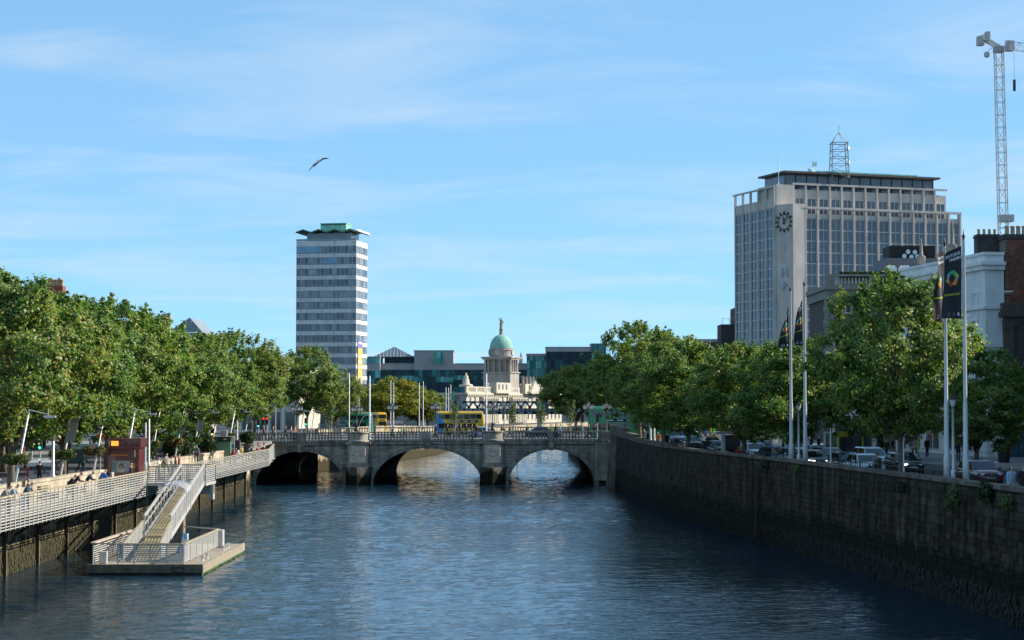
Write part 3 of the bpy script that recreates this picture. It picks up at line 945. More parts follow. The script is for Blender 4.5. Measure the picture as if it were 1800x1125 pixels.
# hoop with a clear sheet over the middle of the gangway
hc = ga.lerp(gb, .56)
sheet = M("clear_sheet", (0.72, 0.76, 0.82), .12, var=.05, alpha=.3, spec=.8)
for dy in (-.75, .75):
    m = MB()
    pts = [hc + gs * .95 * math.cos(math.pi * k / 14) * -1 + Vector((0, dy, 1.25 - dy * .155 * -1 + .55 * math.sin(math.pi * k / 14))) for k in range(15)]
    pts = [pts[0] - zv * 1.3] + pts + [pts[-1] - zv * 1.3]
    m.tube(pts, .03, 6); m.build("hoop", galv, gw)
m = MB()
m.grid(lambda u, v: tuple(hc + gs * .95 * -math.cos(math.pi * u) + Vector((0, -.75 + 1.5 * v, 1.26 + (-.75 + 1.5 * v) * .155 + .55 * math.sin(math.pi * u)))), 16, 1)
m.build("canopy_sheet", sheet, gw, smooth=True)
# top landing bracket and pile
m = MB(); m.box(-3.1, .95, .05, 4.4, -.22, -.02); m.box(-.2, 1.0, 3.0, 3.4, -.9, -.22); m.box(.75, 1.0, 2.8, 3.6, -1.3, -.22); m.build("landing_platform", galv_w, gw)
for (pa, pb) in (((-3.1, 4.35, 0), (.9, 4.35, 0)), ((.9, .2, 0), (.9, 4.35, 0)), ((-3.1, .2, 0), (-.85, .2, 0))):
    pa, pb = Vector(pa), Vector(pb)
    m = MB(); m.beam(pa + Vector((0, 0, 1.12)), pb + Vector((0, 0, 1.12)), .14, .07); m.build("landing_handrail", oak, gw)
    for k in range(8):
        m = MB(); m.beam(pa + Vector((0, 0, .08 + .135 * k)), pb + Vector((0, 0, .08 + .135 * k)), .02, .06); m.build("landing_slat", galv_w, gw)
    for k in range(5):
        p = pa.lerp(pb, k / 4); m = MB(); m.beam(p, p + Vector((0, 0, 1.1)), .06, .06); m.build("landing_post", galv_w, gw)
m = MB(); m.tube([(.55, -7.0, -5.5), (.55, -7.0, -1.35)], .2, 12); m.build("support_pile", M("pile_steel", (0.30, 0.27, 0.2), .7, var=.4, zs=.3), gw)
# lower ramp
ra, rb_ = Vector((.72, -16.6, -2.6)), Vector((.85, -22.0, -3.62))
for k in range(14):
    p, q_ = ra.lerp(rb_, k / 14), ra.lerp(rb_, (k + .9) / 14)
    m = MB(); m.add([p - gs * .7, p + gs * .7, q_ + gs * .7, q_ - gs * .7] + [v - zv * .05 for v in (p - gs * .7, p + gs * .7, q_ + gs * .7, q_ - gs * .7)],
                    [(0, 3, 2, 1), (4, 5, 6, 7), (0, 1, 5, 4), (1, 2, 6, 5), (2, 3, 7, 6), (3, 0, 4, 7)])
    m.build("ramp_board", tread, gw)
for sx in (-1, 1):
    o_ = gs * .85 * sx
    m = MB(); m.beam(ra + o_ + zv * 1.0, rb_ + o_ * 1.25 + zv * 1.05, .14, .06); m.build("ramp_handrail", oak, gw)
    for k in range(8):
        m = MB(); m.beam(ra + o_ + zv * (.12 + .11 * k), rb_ + o_ * 1.25 + zv * (.12 + .11 * k), .02, .05); m.build("ramp_slat", galv_w, gw)
    for k in range(6):
        p = (ra + o_).lerp(rb_ + o_ * 1.25, k / 5); m = MB(); m.beam(p, p + zv * 1.0, .05, .05); m.build("ramp_post", galv_w, gw)

# ------------------------------------------------------------------ pontoon
pn = thing("pontoon", "floating timber landing pontoon with slatted rails in the river", "pontoon", (-20.55, 114.7, 0))
hull = M("pontoon_timber", (0.15, 0.12, 0.08), .85, var=.4, vs=2.0, zs=.6, ov=.1)
deckm = M("pontoon_deck", (0.29, 0.245, 0.18), .85, var=.25, vs=2.5, ov=.1)
W2, L2 = 3.15, 8.25
m = MB(); m.prism([(-W2, -L2 + .15), (W2 - .1, -L2), (W2 + .0, -L2 + .2), (W2, L2), (-W2, L2)], -.5, .12, plane='xy'); m.build("hull", M("hull_dark", (0.05, 0.048, 0.04), .8, var=.4), pn)
for k in range(21):
    m = MB(); m.box(-W2 + .3 * k + .005, -W2 + .3 * (k + 1) - .005, -L2 + .1, L2 - .1, .44, .55); m.build("deck_board", deckm, pn)
for (za, zb) in ((.13, .34), (.35, .6)):
    m = MB(); m.box(-W2 - .08, W2 + .08, -L2 - .12, -L2 + .09, za, zb); m.build("front_fender", hull, pn)
    m = MB(); m.box(W2 - .02, W2 + .14, -L2 - .11, L2 + .05, za, zb); m.build("side_fender", deckm, pn)
m = MB(); m.box(W2 + .0, W2 + .05, -L2, L2, -.2, .12); m.build("weed_line", M("green_slime", (0.06, 0.13, 0.02), .7, var=.4, vs=4), pn)
def slat_rail(p, q_, h, n, posts, par, cap=oak, capw=.16):
    p, q_ = Vector(p), Vector(q_)
    m = MB(); m.beam(p + zv * h, q_ + zv * h, capw, .07); m.build("handrail", cap, par)
    for k in range(n):
        zz_ = .14 + (h - .22) * k / (n - 1)
        m = MB(); m.beam(p + zv * zz_, q_ + zv * zz_, .02, .055); m.build("rail_slat", galv_w, par)
    for k in range(posts):
        a = p.lerp(q_, k / (posts - 1)); m = MB(); m.beam(a, a + zv * h, .07, .07); m.build("rail_post", galv_w, par)
dz_ = .55
slat_rail((-1.6, -L2 + .5, dz_), (2.05, -L2 + .55, dz_), 1.15, 9, 5, pn)
slat_rail((-3.0, -L2 + .5, dz_), (-2.95, L2 - .6, dz_), 1.2, 9, 9, pn, M("pink_timber", (0.50, 0.38, 0.30), .8, var=.2), .3)
slat_rail((2.1, -L2 + .6, dz_), (2.1, L2 - 3.4, dz_), 1.15, 10, 7, pn)
m = MB(); m.beam((-3.0, -L2 + .5, dz_ + 1.18), (-1.6, -L2 + .5, dz_ + 1.15), .16, .07); m.build("handrail", oak, pn)
m = MB(); m.beam((2.1, L2 - 3.4, dz_ + 1.15), (-.5, L2 - .8, dz_ + 1.15), .07, .07); m.build("rear_rail", galv_w, pn)
m = MB(); m.bev(1.9, 2.4, L2 - 3.5, L2 - 2.9, .55, 1.65, .03); m.build("service_cabinet", galv, pn)
m = MB(); m.bev(-2.75, -2.3, -L2 + .9, -L2 + 1.05, .55, 1.25, .02); m.build("notice_board", M("offwhite_board", (0.62, 0.58, 0.5), .7), pn)
for yy in (-5.2, -3.6, 2.6, 3.6, 4.6):
    m = MB(); m.lathe([(.1, 0), (.07, .05), (.06, .2), (.12, .24), (.12, .3), (0, .32)], 8, (2.75, yy, .55)); m.build("mooring_bollard", galv, pn)
m = MB()
for e in (-.3, .3): m.beam((1.9 + e, -L2 - .17, -.3), (1.9 + e, -L2 - .17, .62), .05)
for k in range(3): m.beam((1.6, -L2 - .17, -.1 + .28 * k), (2.2, -L2 - .17, -.1 + .28 * k), .05)
m.build("ladder", M("rusty_iron", (0, 0, 0)), pn)
# wrapped bundle on the pontoon
t = thing("wrapped_bundle", "white and light blue plastic wrapped bundle standing at the pontoon rail", "bundle", (-18.95, 109.6, .55))
m = MB()
def lump(u, v):
    a = 2 * math.pi * u
    r_ = (.24 + .07 * math.sin(3 * a + 5 * v) + .04 * math.sin(7 * a)) * (1 - .45 * v ** 2)
    return (r_ * math.cos(a) + .18 * v, r_ * .8 * math.sin(a), 1.55 * v)
m.grid(lump, 18, 10); m.build("sheet", M("white_plastic", (0.72, 0.74, 0.76), .4, var=.12, vs=6), t, smooth=True)
m = MB(); m.grid(lambda u, v: tuple(Vector(lump(.35 + .25 * u, .25 + .3 * v)) * 1.0 + Vector((-.05 - .1 * math.sin(math.pi * v), -.06, 0))), 8, 5); m.build("blue_fold", M("light_blue_plastic", (0.16, 0.42, 0.68), .4, var=.2, vs=6), t, smooth=True)
m = MB(); m.grid(lambda u, v: tuple(Vector(lump(u, .8 + .2 * v)) * 1.0 + Vector((0, -.01, .02))), 12, 3); m.build("blue_cap", M("light_blue_plastic", (0, 0, 0)), t, smooth=True)
# ------------------------------------------------------------------ trees
def leaf_mat(name, ramp, trans=0.42):
    m = bpy.data.materials.new(name)
    m.use_nodes = True
    n, l = m.node_tree.nodes, m.node_tree.links
    b = n['Principled BSDF']
    b.inputs['Roughness'].default_value = 0.48
    b.inputs['Specular IOR Level'].default_value = 0.4
    geo = n.new('ShaderNodeNewGeometry')
    rp = n.new('ShaderNodeValToRGB')
    els = rp.color_ramp.elements
    while len(els) < len(ramp): els.new(0.5)
    for e, (p, c) in zip(els, ramp):
        e.position = p; e.color = (*c, 1)
    # per leaf chance, pushed by a slow noise so that whole boughs turn yellow
    no = n.new('ShaderNodeTexNoise'); no.inputs['Scale'].default_value = 0.33; no.inputs['Detail'].default_value = 2
    l.new(geo.outputs['Position'], no.inputs['Vector'])
    oi = n.new('ShaderNodeObjectInfo')
    def mth(op, a, bb):
        k = n.new('ShaderNodeMath'); k.operation = op
        for i, v in enumerate((a, bb)):
            if isinstance(v, (int, float)): k.inputs[i].default_value = v
            else: l.new(v, k.inputs[i])
        return k.outputs[0]
    v = mth('ADD', mth('MULTIPLY', geo.outputs['Random Per Island'], .62), mth('MULTIPLY', no.outputs['Fac'], .62))
    v = mth('ADD', mth('SUBTRACT', v, .17), mth('MULTIPLY', mth('SUBTRACT', oi.outputs['Random'], .5), .16))
    l.new(v, rp.inputs[0])
    l.new(rp.outputs[0], b.inputs['Base Color'])
    tr = n.new('ShaderNodeBsdfTranslucent')
    br_ = n.new('ShaderNodeMixRGB'); br_.blend_type = 'MULTIPLY'; br_.inputs[0].default_value = 1
    l.new(rp.outputs[0], br_.inputs[1]); br_.inputs[2].default_value = (1.5, 1.6, 0.7, 1)
    l.new(br_.outputs[0], tr.inputs[0])
    mx = n.new('ShaderNodeMixShader'); mx.inputs[0].default_value = trans
    l.new(b.outputs[0], mx.inputs[1]); l.new(tr.outputs[0], mx.inputs[2])
    l.new(mx.outputs[0], n['Material Output'].inputs[0])
    return m
plane_leaf = leaf_mat("plane_leaves", [(0.0, (0.038, 0.105, 0.016)), (0.30, (0.085, 0.18, 0.030)), (0.50, (0.16, 0.235, 0.055)), (0.64, (0.27, 0.31, 0.12)), (0.78, (0.36, 0.30, 0.06)), (0.98, (0.42, 0.24, 0.08))])
yellow_leaf = leaf_mat("turning_leaves", [(0.0, (0.06, 0.12, 0.016)), (0.35, (0.15, 0.21, 0.026)), (0.6, (0.27, 0.27, 0.035)), (0.85, (0.38, 0.29, 0.045)), (1.0, (0.36, 0.20, 0.04))])
birch_leaf = leaf_mat("birch_leaves", [(0.0, (0.05, 0.085, 0.03)), (0.5, (0.10, 0.14, 0.05)), (1.0, (0.19, 0.19, 0.08))])
shrub_leaf = leaf_mat("shrub_leaves", [(0.0, (0.012, 0.03, 0.010)), (0.6, (0.03, 0.06, 0.018)), (1.0, (0.07, 0.10, 0.03))])
bark = M("plane_bark", (0.14, 0.11, 0.08), .9, var=.45, vs=2.2, bump=.6, bs=8)
birch_bark = M("birch_bark", (0.55, 0.52, 0.46), .8, var=.3, vs=5, zs=2)

def leaves_mesh(name, P, N, size, mat, rng):
    """one pointed four-cornered leaf per row of P"""
    n = len(P)
    a = rng.normal(size=(n, 3)); a -= (a * N).sum(1)[:, None] * N
    a /= np.linalg.norm(a, axis=1)[:, None] + 1e-9
    b = np.cross(N, a)
    s = (size * rng.uniform(.65, 1.3, n))[:, None]
    V = np.empty((n, 4, 3))
    V[:, 0] = P - a * s * .55
    V[:, 1] = P + b * s * .5 + a * s * .08 + N * s * .12
    V[:, 2] = P + a * s * .6 - N * s * .1
    V[:, 3] = P - b * s * .5 + a * s * .08 + N * s * .12
    me = bpy.data.meshes.new(name)
    me.vertices.add(n * 4); me.loops.add(n * 4); me.polygons.add(n)
    me.vertices.foreach_set('co', V.reshape(-1).astype(np.float32))
    me.loops.foreach_set('vertex_index', np.arange(n * 4, dtype=np.int32))
    me.polygons.foreach_set('loop_start', np.arange(0, n * 4, 4, dtype=np.int32))
    me.materials.append(mat)
    me.update(calc_edges=True)
    me.validate()
    return me

def tree_parts(seed, H, Rr, clear, nleaf, leaf=0.24, mat=plane_leaf, nclump=105, squash=1.0, trunk_r=0.24):
    rng = np.random.default_rng(seed)
    rr = random.Random(seed)
    cz0, cz1 = clear, H
    hh = (cz1 - cz0) / 2
    cc = np.array([0, 0, (cz0 + cz1) / 2])
    C, CR = [], []
    while len(C) < nclump * 7:
        d = rng.normal(size=3); d /= np.linalg.norm(d)
        rad = rng.uniform(.30, 1.0) ** .55
        p = d * rad
        t = p[2]
        w = 1.0 - .30 * max(0, t) ** 1.6 - .12 * max(0, -t) ** 2   # egg shaped, widest low down
        q = np.array([p[0] * Rr * w, p[1] * Rr * w * squash, p[2] * hh * .93])
        lump = 1 + .14 * math.sin(3.1 * math.atan2(p[1], p[0]) + seed) + .10 * math.sin(5.3 * p[2] + 2 * seed)
        q[:2] *= lump
        rb_g = rng.uniform(.55, 1.35) * Rr / 5.0
        for _ in range(7):
            sd = rng.normal(size=3); sd /= np.linalg.norm(sd)
            C.append(cc + q + sd * rb_g * rng.uniform(.35, 1.15) * np.array([1.1, 1.1, .8])); CR.append(rng.uniform(.26, .62) * Rr / 5.5)
    # upright sprays poking out of the top
    for k in range(44):
        a = rng.uniform(0, 2 * math.pi); rad = rng.uniform(0, .85) * Rr
        zt = cc[2] + hh * math.sqrt(max(0, 1 - (rad / Rr) ** 2)) * rng.uniform(.80, .98)
        for j in range(3):
            C.append(np.array([rad * math.cos(a) + .12 * j * math.cos(a), rad * math.sin(a) + .12 * j * math.sin(a), zt + .36 * j])); CR.append(.42 - .11 * j)
    C, CR = np.array(C), np.array(CR)
    wts = CR ** 2.0; wts /= wts.sum()
    idx = rng.choice(len(C), nleaf, p=wts)
    d = rng.normal(size=(nleaf, 3)); d /= np.linalg.norm(d, axis=1)[:, None]
    rad = np.abs(rng.normal(size=nleaf)) * .62
    P = C[idx] + d * (CR[idx] * rad)[:, None] * np.array([1.12, 1.12, .80])
    out = P - cc; out /= np.linalg.norm(out, axis=1)[:, None] + 1e-6
    N = d * .55 + out * .45 + rng.normal(size=(nleaf, 3)) * .55 + np.array([0, 0, .35])
    N /= np.linalg.norm(N, axis=1)[:, None]
    crown = leaves_mesh("crown", P, N, leaf, mat, rng)
    tb = MB()
    top = Vector((rr.uniform(-.3, .3), rr.uniform(-.3, .3), clear + (H - clear) * .45))
    base = [Vector((0, 0, -.1)), Vector((rr.uniform(-.06, .06), rr.uniform(-.06, .06), clear * .5)), Vector((rr.uniform(-.12, .12), rr.uniform(-.1, .1), clear * .95)), top]
    tb.tube(base, [trunk_r * 1.25, trunk_r, trunk_r * .85, trunk_r * .3], 10)
    limbs = MB()
    order = [7 * int(i) for i in rng.permutation(nclump)[:26]]
    for k, i in enumerate(order):
        e = Vector(C[i])
        s0 = base[2].lerp(top, min(1, max(0, (e.z - clear) / (H - clear)) * .9)) if k > 7 else base[2] + Vector((0, 0, rr.uniform(-.5, .4)))
        mid = s0.lerp(e, .5) + Vector((rr.uniform(-.3, .3), rr.uniform(-.3, .3), rr.uniform(.1, .6)))
        r0 = trunk_r * (.5 if k < 8 else .3)
        limbs.tube([s0, mid, e], [r0, r0 * .55, r0 * .15], 6)
    return crown, tb.mesh("trunk", bark, True), limbs.mesh("limbs", bark, True)

TV = [tree_parts(1, 13.4, 6.4, 2.7, 105000, .185), tree_parts(2, 13.4, 6.0, 2.9, 100000, .185), tree_parts(3, 13.4, 6.5, 2.8, 105000, .185), tree_parts(9, 13.4, 6.1, 2.6, 100000, .19)]
TY = [tree_parts(5, 13.4, 5.6, 3.0, 60000, .2, yellow_leaf), tree_parts(6, 13.4, 5.2, 3.0, 60000, .2, yellow_leaf)]
def tree(parts, loc, H, wid, rot, label, group, name="plane_tree"):
    t = thing(name, label, "tree", loc, rot, group)
    sc = (wid, wid, H / 13.4)
    for me, nm in zip(parts, ("crown", "trunk", "limbs")):
        obj(nm, me, t, (0, 0, 0), 0, sc)
    return t
LG, RG = "plane trees along the left quay", "plane trees along the right quay"
lt = [(0, 21, 30.7, 13.2, .95, "big yellowing plane tree with thick pale trunk at the left picture edge"),
      (1, 112, 31.0, 12.7, .92, "plane tree behind the white lamp pole beside the parked white van"),
      (2, 190, 31.6, 13.5, 1.0, "plane tree rising behind the maroon kiosk"),
      (3, 262, 31.2, 13.0, .95, "plane tree just right of the maroon kiosk, above the planters"),
      (0, 322, 31.4, 12.0, .88, "plane tree above the row of planters by the gangway top"),
      (1, 362, 31.8, 12.2, .92, "plane tree beside the green bus on the left bank"),
      (2, 408, 32.0, 12.9, .95, "plane tree behind the green kiosk near the bridge")]
for i, (v, px_, X, H, w, lab) in enumerate(lt):
    Y = FPX * X / (900 - px_)
    tree(TV[v], (-X, Y, zl(Y)), H, w, 1.3 * i + .4, lab, LG)
# second row on the far side of the road
for i, (v, px_, X, H, w, lab) in enumerate([(3, 8, 41, 13.4, 1.0, "tree behind the yellowing plane tree, far left"), (2, 122, 42, 14.0, 1.0, "tall tree below the brick chimney stack"), (0, 222, 43, 13.6, 1.0, "tree in the back row under the pale chimney"),
                                         (1, 448, 33.5, 11.4, .72, "last plane tree of the left row before the bridge, with the yellow flag beside it")]):
    Y = FPX * X / (900 - px_)
    tree(TV[v], (-X, Y, zl(Y)), H, w, 2.1 * i + .9, lab, LG)
# beyond the bridge, north side
for i, (p, px_, Y, H, w, lab) in enumerate([(TV[1], 540, 296, 13.2, .95, "large round tree left of the office tower beyond the bridge"), (TV[2], 588, 305, 9.8, .72, "round tree at the foot of the office tower"),
                                            (TY[0], 690, 345, 9.8, 1.0, "yellow tree behind the bridge left of the yellow and blue bus"), (TY[1], 735, 352, 8.2, .95, "lower yellow tree directly left of the yellow and blue bus"), (TY[0], 660, 352, 8.2, .8, "small yellow tree just right of the yellow bus"),
                                            (TY[1], 752, 440, 8.6, .8, "dark reddish tree behind the yellow trees")]):
    tree(p, (xpx(px_, Y), Y, gz(Y)), H, w, 1.7 * i, lab, "trees beyond the bridge")
# south quay
for i, (v, X, Y, H, w, lab) in enumerate([(0, 22.0, 107.5, 11.9, .76, "nearest plane tree on the right quay, behind the tall banner poles"),
                                          (1, 20.0, 135, 9.2, .76, "plane tree beside the white van on the right quay"),
                                          (3, 18.4, 151, 9.4, .76, "plane tree beside the black information panel"),
                                          (2, 15.6, 168, 10.2, .82, "plane tree above the dark blue car on the right quay"),
                                          (0, 14.9, 187, 11.6, .92, "plane tree near the tan coated person by the bridge"),
                                          (1, 13.9, 207, 13.2, .92, "tallest plane tree at the right end of the bridge"),
                                          (3, 25.5, 190, 10.2, .95, "plane tree in the back row behind the dark blue car"),
                                          (2, 30.5, 158, 9.4, .82, "plane tree in front of the clock tower building"),
                                          (3, 32.0, 131, 8.6, .74, "low plane tree right of the near banner poles")]):
    tree(TV[v], (X, Y, zr(Y)), H, w, 1.9 * i + .3, lab, RG)
for i, (v, px_, Y, H, w, lab) in enumerate([(2, 1012, 292, 10.4, .95, "tree beyond the right end of the bridge, beside the far quay"), (0, 1062, 300, 12.0, 1.0, "tree behind the tallest plane tree at the bridge")]):
    tree(TV[v], (xpx(px_, Y), Y, 5.1), H, w, 1.1 * i + 2, lab, "trees beyond the bridge")

# young birches in the middle of the bridge
def birch(seed):
    rng = np.random.default_rng(seed); rr = random.Random(seed)
    tb = MB(); tips = []
    for k in range(3):
        a = 2.1 * k + seed; lean = rr.uniform(.25, .5)
        tip = Vector((math.cos(a) * lean, math.sin(a) * lean, rr.uniform(3.4, 4.4)))
        tb.tube([(math.cos(a) * .08, math.sin(a) * .08, 0), tip * .5 + Vector((.03, 0, 0)), tip], [.055, .04, .012], 6)
        tips.append(tip)
    P = []
    for t in tips:
        for j in range(230):
            f = rng.uniform(.45, 1.08); s = .55 * (1.15 - f)
            P.append(np.array(t) * f + rng.normal(size=3) * (s + .1) * .6)
    P = np.array(P); N = rng.normal(size=P.shape); N /= np.linalg.norm(N, axis=1)[:, None]
    return leaves_mesh("crown", P, N, .15, birch_leaf, rng), tb.mesh("trunk", birch_bark, True)
BV = [birch(1), birch(2), birch(3)]
for i, (px_, Y, lab) in enumerate([(582, 250, "slim young birch on the bridge left of the round tree"), (800, 250, "slim young birch in front of the yellow and blue bus"), (902, 250, "slim young birch below the railway girder, right of the bus"),
                                   (950, 250, "slim young birch at the end of the railway girder"), (1002, 250, "slim young birch at the right end of the bridge"), (770, 262, "slim young birch at the tail of the yellow and blue bus")]):
    X = xpx(px_, Y)
    t = thing("birch_tree", lab, "tree", (X, Y, zbr(X)), i, "young birches on the bridge")
    for me, nm in zip(BV[i % 3], ("crown", "trunk")): obj(nm, me, t)
# ------------------------------------------------------------------ buildings
def text_mesh(s, size, depth, mat, align='CENTER', bold=0.0):
    cu = bpy.data.curves.new("lettering", 'FONT')
    cu.body = s; cu.size = size; cu.extrude = depth; cu.align_x = align; cu.align_y = 'CENTER'; cu.offset = bold
    cu.resolution_u = 2
    o = bpy.data.objects.new("lettering", cu)
    COL.objects.link(o)
    dg = bpy.context.evaluated_depsgraph_get()
    me = bpy.data.meshes.new_from_object(o.evaluated_get(dg))
    bpy.data.objects.remove(o); bpy.data.curves.remove(cu)
    me.materials.clear(); me.materials.append(mat)
    return me
white_paint = M("white_stucco", (0.70, 0.69, 0.67), .8, var=.14, vs=.8, zs=.4)
dark_glass = glass("office_glass")
white_metal = M("white_metal", (0.78, 0.78, 0.76), .45, var=.06)
copper = M("verdigris_copper", (0.22, 0.50, 0.37), .75, var=.25, vs=1.2, zs=.5)

# ---- Liberty-like white banded tower: 16 floors of window bands
conc_band = M("pale_concrete_band", (0.64, 0.605, 0.57), .8, var=.16, vs=.7, zs=.5, ov=.04)
TA = R(-10.5)
tw = thing("office_tower", "tall slab office tower of white bands and glass with green wavy roof", "tower", (-42.8, 520, 4.2), TA)
m = MB(); m.box(-17.2, 0, 0, 11.7, -1.3, 0); m.build('ground_floor', M('tower_core', (0.16, 0.16, 0.16), .8), tw)
TW, TL, FP, TOPZ = 17.2, 11.7, 3.07, 50.6
# local frame: origin at the near right corner, -x along the front, +y into the depth
m = MB(); m.box(-TW + .25, -.25, .25, TL - .25, 0, TOPZ - .3); m.build("core", M("tower_core", (0.16, 0.16, 0.16), .8), tw)
tglass = [glass("tower_glass_a", (0.05, 0.06, 0.07), .08, .3), glass("tower_glass_b", (0.13, 0.15, 0.16), .15, .3), glass("tower_glass_c", (0.22, 0.24, 0.25), .3, .25), glass("tower_glass_blue", (0.10, 0.26, 0.38), .06, .12)]
mull = M("mullion_grey", (0.46, 0.46, 0.47), .5, var=.1)
def pane_mesh(w, h, mat, fr=.05, sill=.32, fm=None):
    b = MB()
    b.box(fr, w - fr, 0, .04, sill, h - fr, 0)
    b.box(0, fr, -.05, .06, 0, h, 1); b.box(w - fr, w, -.05, .06, 0, h, 1)
    b.box(fr, w - fr, -.04, .05, h - fr, h, 1); b.box(fr, w - fr, -.04, .05, sill - fr, sill, 1)
    b.box(fr, w - fr, 0, .04, 0, sill - fr, 2)
    return b.mesh("window", [mat, fm or mull, tglass[0]])
NF, NS = 15, 6
fw, sw = TW / NF, TL / NS
PF = [pane_mesh(fw, FP - 1.08, g) for g in tglass]
PS = [pane_mesh(sw, FP - 1.08, g) for g in tglass]
rt = random.Random(21)
for f in range(17):
    z1 = TOPZ - (1.5 + FP * (f - 1) + (FP - 1.08) if f > 0 else 0)
    z0 = z1 - (1.5 if f == 0 else 1.08)
    if f > 0: z1 = TOPZ - 1.5 - FP * f + 1.08; z0 = z1 - 1.08
    if z0 < -.3: continue
    b = MB(); b.box(-TW, 0, 0, TL, max(0, z0), z1); band_o = b.build("floor_band", conc_band, tw)
    for xx in (-TW + 1.2, -6.3, -1.2):
        b = MB(); b.box(xx - .12, xx + .12, -.05, .02, z1 - .5, z1 - .3); b.build("spout", M("dark_spout", (0.05, 0.05, 0.05), .8), band_o)
    # windows below this band
    if f < 16:
        wz = z0 - (FP - 1.08)
        bias = rt.random()
        for k in range(NF):
            r_ = rt.random()
            g = 0 if r_ < .35 + .3 * bias else (1 if r_ < .8 else 2)
            if f == 0 and k < 6: g = 3
            if f == 1 and 7 <= k <= 9: g = 3
            if f == 4: g = 2 if k % 5 else 1
            obj("window", PF[g], tw, (-TW + fw * k, .12, wz))
        for k in range(NS):
            obj("window", PS[rt.choice((1, 2, 2, 1, 0))], tw, (-.12, sw * k, wz), R(90))
# penthouse and wavy copper canopy
b = MB(); b.box(-TW + 2.6, -2.0, 1.8, TL - 1.8, TOPZ, TOPZ + 2.3); b.build("penthouse", tglass[1], tw)
for k in range(12):
    b = MB(); x = -TW + 2.6 + 12.6 * k / 11; b.box(x - .05, x + .05, 1.72, 1.8, TOPZ, TOPZ + 2.3); b.build("penthouse_mullion", mull, tw)
b = MB(); b.box(-TW, 0, -.06, 0, TOPZ + .05, TOPZ + .55); b.build("roof_rail", glass("rail_glass", (0.25, 0.3, 0.33), .1), tw)
def wave(x, per): t = (x / per) % 1.0; return .75 * (1 - abs(2 * t - 1))
b = MB()
NX = 50
xs = [-TW - .1 + (TW + .3) * k / NX for k in range(NX + 1)]
for k in range(NX):
    for (y0, y1) in ((-.6, TL + .6),):
        za, zb = TOPZ + 2.25 + wave(xs[k] + TW + .2, 4.45), TOPZ + 2.25 + wave(xs[k + 1] + TW + .2, 4.45)
        b.add([(xs[k], y0, za), (xs[k + 1], y0, zb), (xs[k + 1], y1, zb), (xs[k], y1, za), (xs[k], y0, za + .28), (xs[k + 1], y0, zb + .28), (xs[k + 1], y1, zb + .28), (xs[k], y1, za + .28)],
              [(3, 2, 1, 0), (4, 5, 6, 7), (0, 1, 5, 4), (2, 3, 7, 6)])
b.build("wavy_canopy", M("dull_copper", (0.12, 0.21, 0.16), .8, var=.25), tw)
for k in range(10):
    y = -.6 + (TL + 1.2) * (k + .5) / 10
    b = MB(); b.add([(.38, y - .6, TOPZ + 2.6), (.38, y + .6, TOPZ + 2.6), (.38, y, TOPZ + 3.25), (.95, y, TOPZ + 2.35)], [(0, 1, 2), (0, 2, 3), (1, 3, 2), (0, 3, 1)]); b.build("canopy_fin", M("canopy_edge", (0.66, 0.64, 0.55), .7), tw)
b = MB(); b.box(-11.2, -3.9, 3.2, 8.5, TOPZ + 2.4, TOPZ + 5.0); b.box(-11.35, -3.75, 3.05, 8.65, TOPZ + 5.0, TOPZ + 5.2); pl = b.build("plant_room", copper, tw)
for k in range(6):
    b = MB(); b.box(-11.0 + 1.2 * k, -10.0 + 1.2 * k, 3.12, 3.2, TOPZ + 4.65, TOPZ + 4.9); b.build("vent", darksteel, pl)
# banner down the corner
b = MB(); b.box(-3.3, -2.0, -.55, -.45, 2.6, 21.5)
# banner hangs on the sunlit face near the corner
ban = MB()
bx0, bx1, bz0, bz1 = .12, .2, 3.3, 22.9
cols = [M("banner_violet", (0.17, 0.16, 0.36), .7, var=.06), M("banner_yellow", (0.55, 0.42, 0.10), .7, var=.06), M("banner_white", (0.75, 0.75, 0.75), .7, var=.04)]
bn = thing("hanging_banner", "tall violet and yellow banner hanging down the office tower corner", "banner", (-42.8, 520, 4.2), TA)
m = MB(); m.box(.1, .16, 1.2, 6.2, bz0, bz1); m.build("cloth", cols[0], bn)
m = MB(); m.prism([(1.3, 9.3), (6.1, 9.3), (6.1, 21.0), (1.3, 21.0)], .165, .175, plane='yz'); m.build("yellow_panel", cols[1], bn)
m = MB(); m.prism([(1.3, 9.3), (3.7, 13.2), (6.1, 9.3)], .18, .19, plane='yz'); m.build("violet_peak", cols[0], bn)
for k, (y0, y1, z) in enumerate([(2, 5, 22.1), (2.2, 4.6, 18.4), (2.2, 5.2, 16.9), (2.2, 5.0, 15.4), (2, 5.4, 10.4), (2, 5.5, 9.0), (2, 5.2, 7.8), (2, 4.4, 6.6), (4.2, 5.6, 4.4)]):
    m = MB(); m.prism([(y0, z), (y1, z), (y1, z + .55), (y0, z + .55)], .2, .21, plane='yz'); m.build("print_line", cols[2], bn)

# ---- concrete office building with a clock
OA = R(19.5)
ocx, ocy = xpx(1396, 290), 290.0
ob = thing("office_building", "large concrete grid office building with a big round clock on its corner", "office building", (ocx, ocy, 5.1), OA)
oconc = M("aged_concrete", (0.50, 0.44, 0.38), .85, var=.2, vs=.6, zs=.35, bump=.15, bs=4, ov=.05)
oframe = M("white_window_frame", (0.56, 0.55, 0.52), .5, var=.08)
oglass = glass("grey_office_glass", (0.075, 0.085, 0.10), .10, .22)
OW = 29.7
H1 = zpx(363, 291) - 5.1          # wide block
H2 = zpx(341, 300) - 5.1          # set back storey
m = MB(); m.box(.2, OW - .2, .35, 15, 0, H1 - 1.2); m.build("wide_block", oconc, ob)
NB = 14
bwid = OW / NB
for k in range(NB + 1):
    m = MB(); m.box(k * bwid - .15, k * bwid + .15, -.12, .6, 0, H1); m.build("pilaster", oconc, ob)
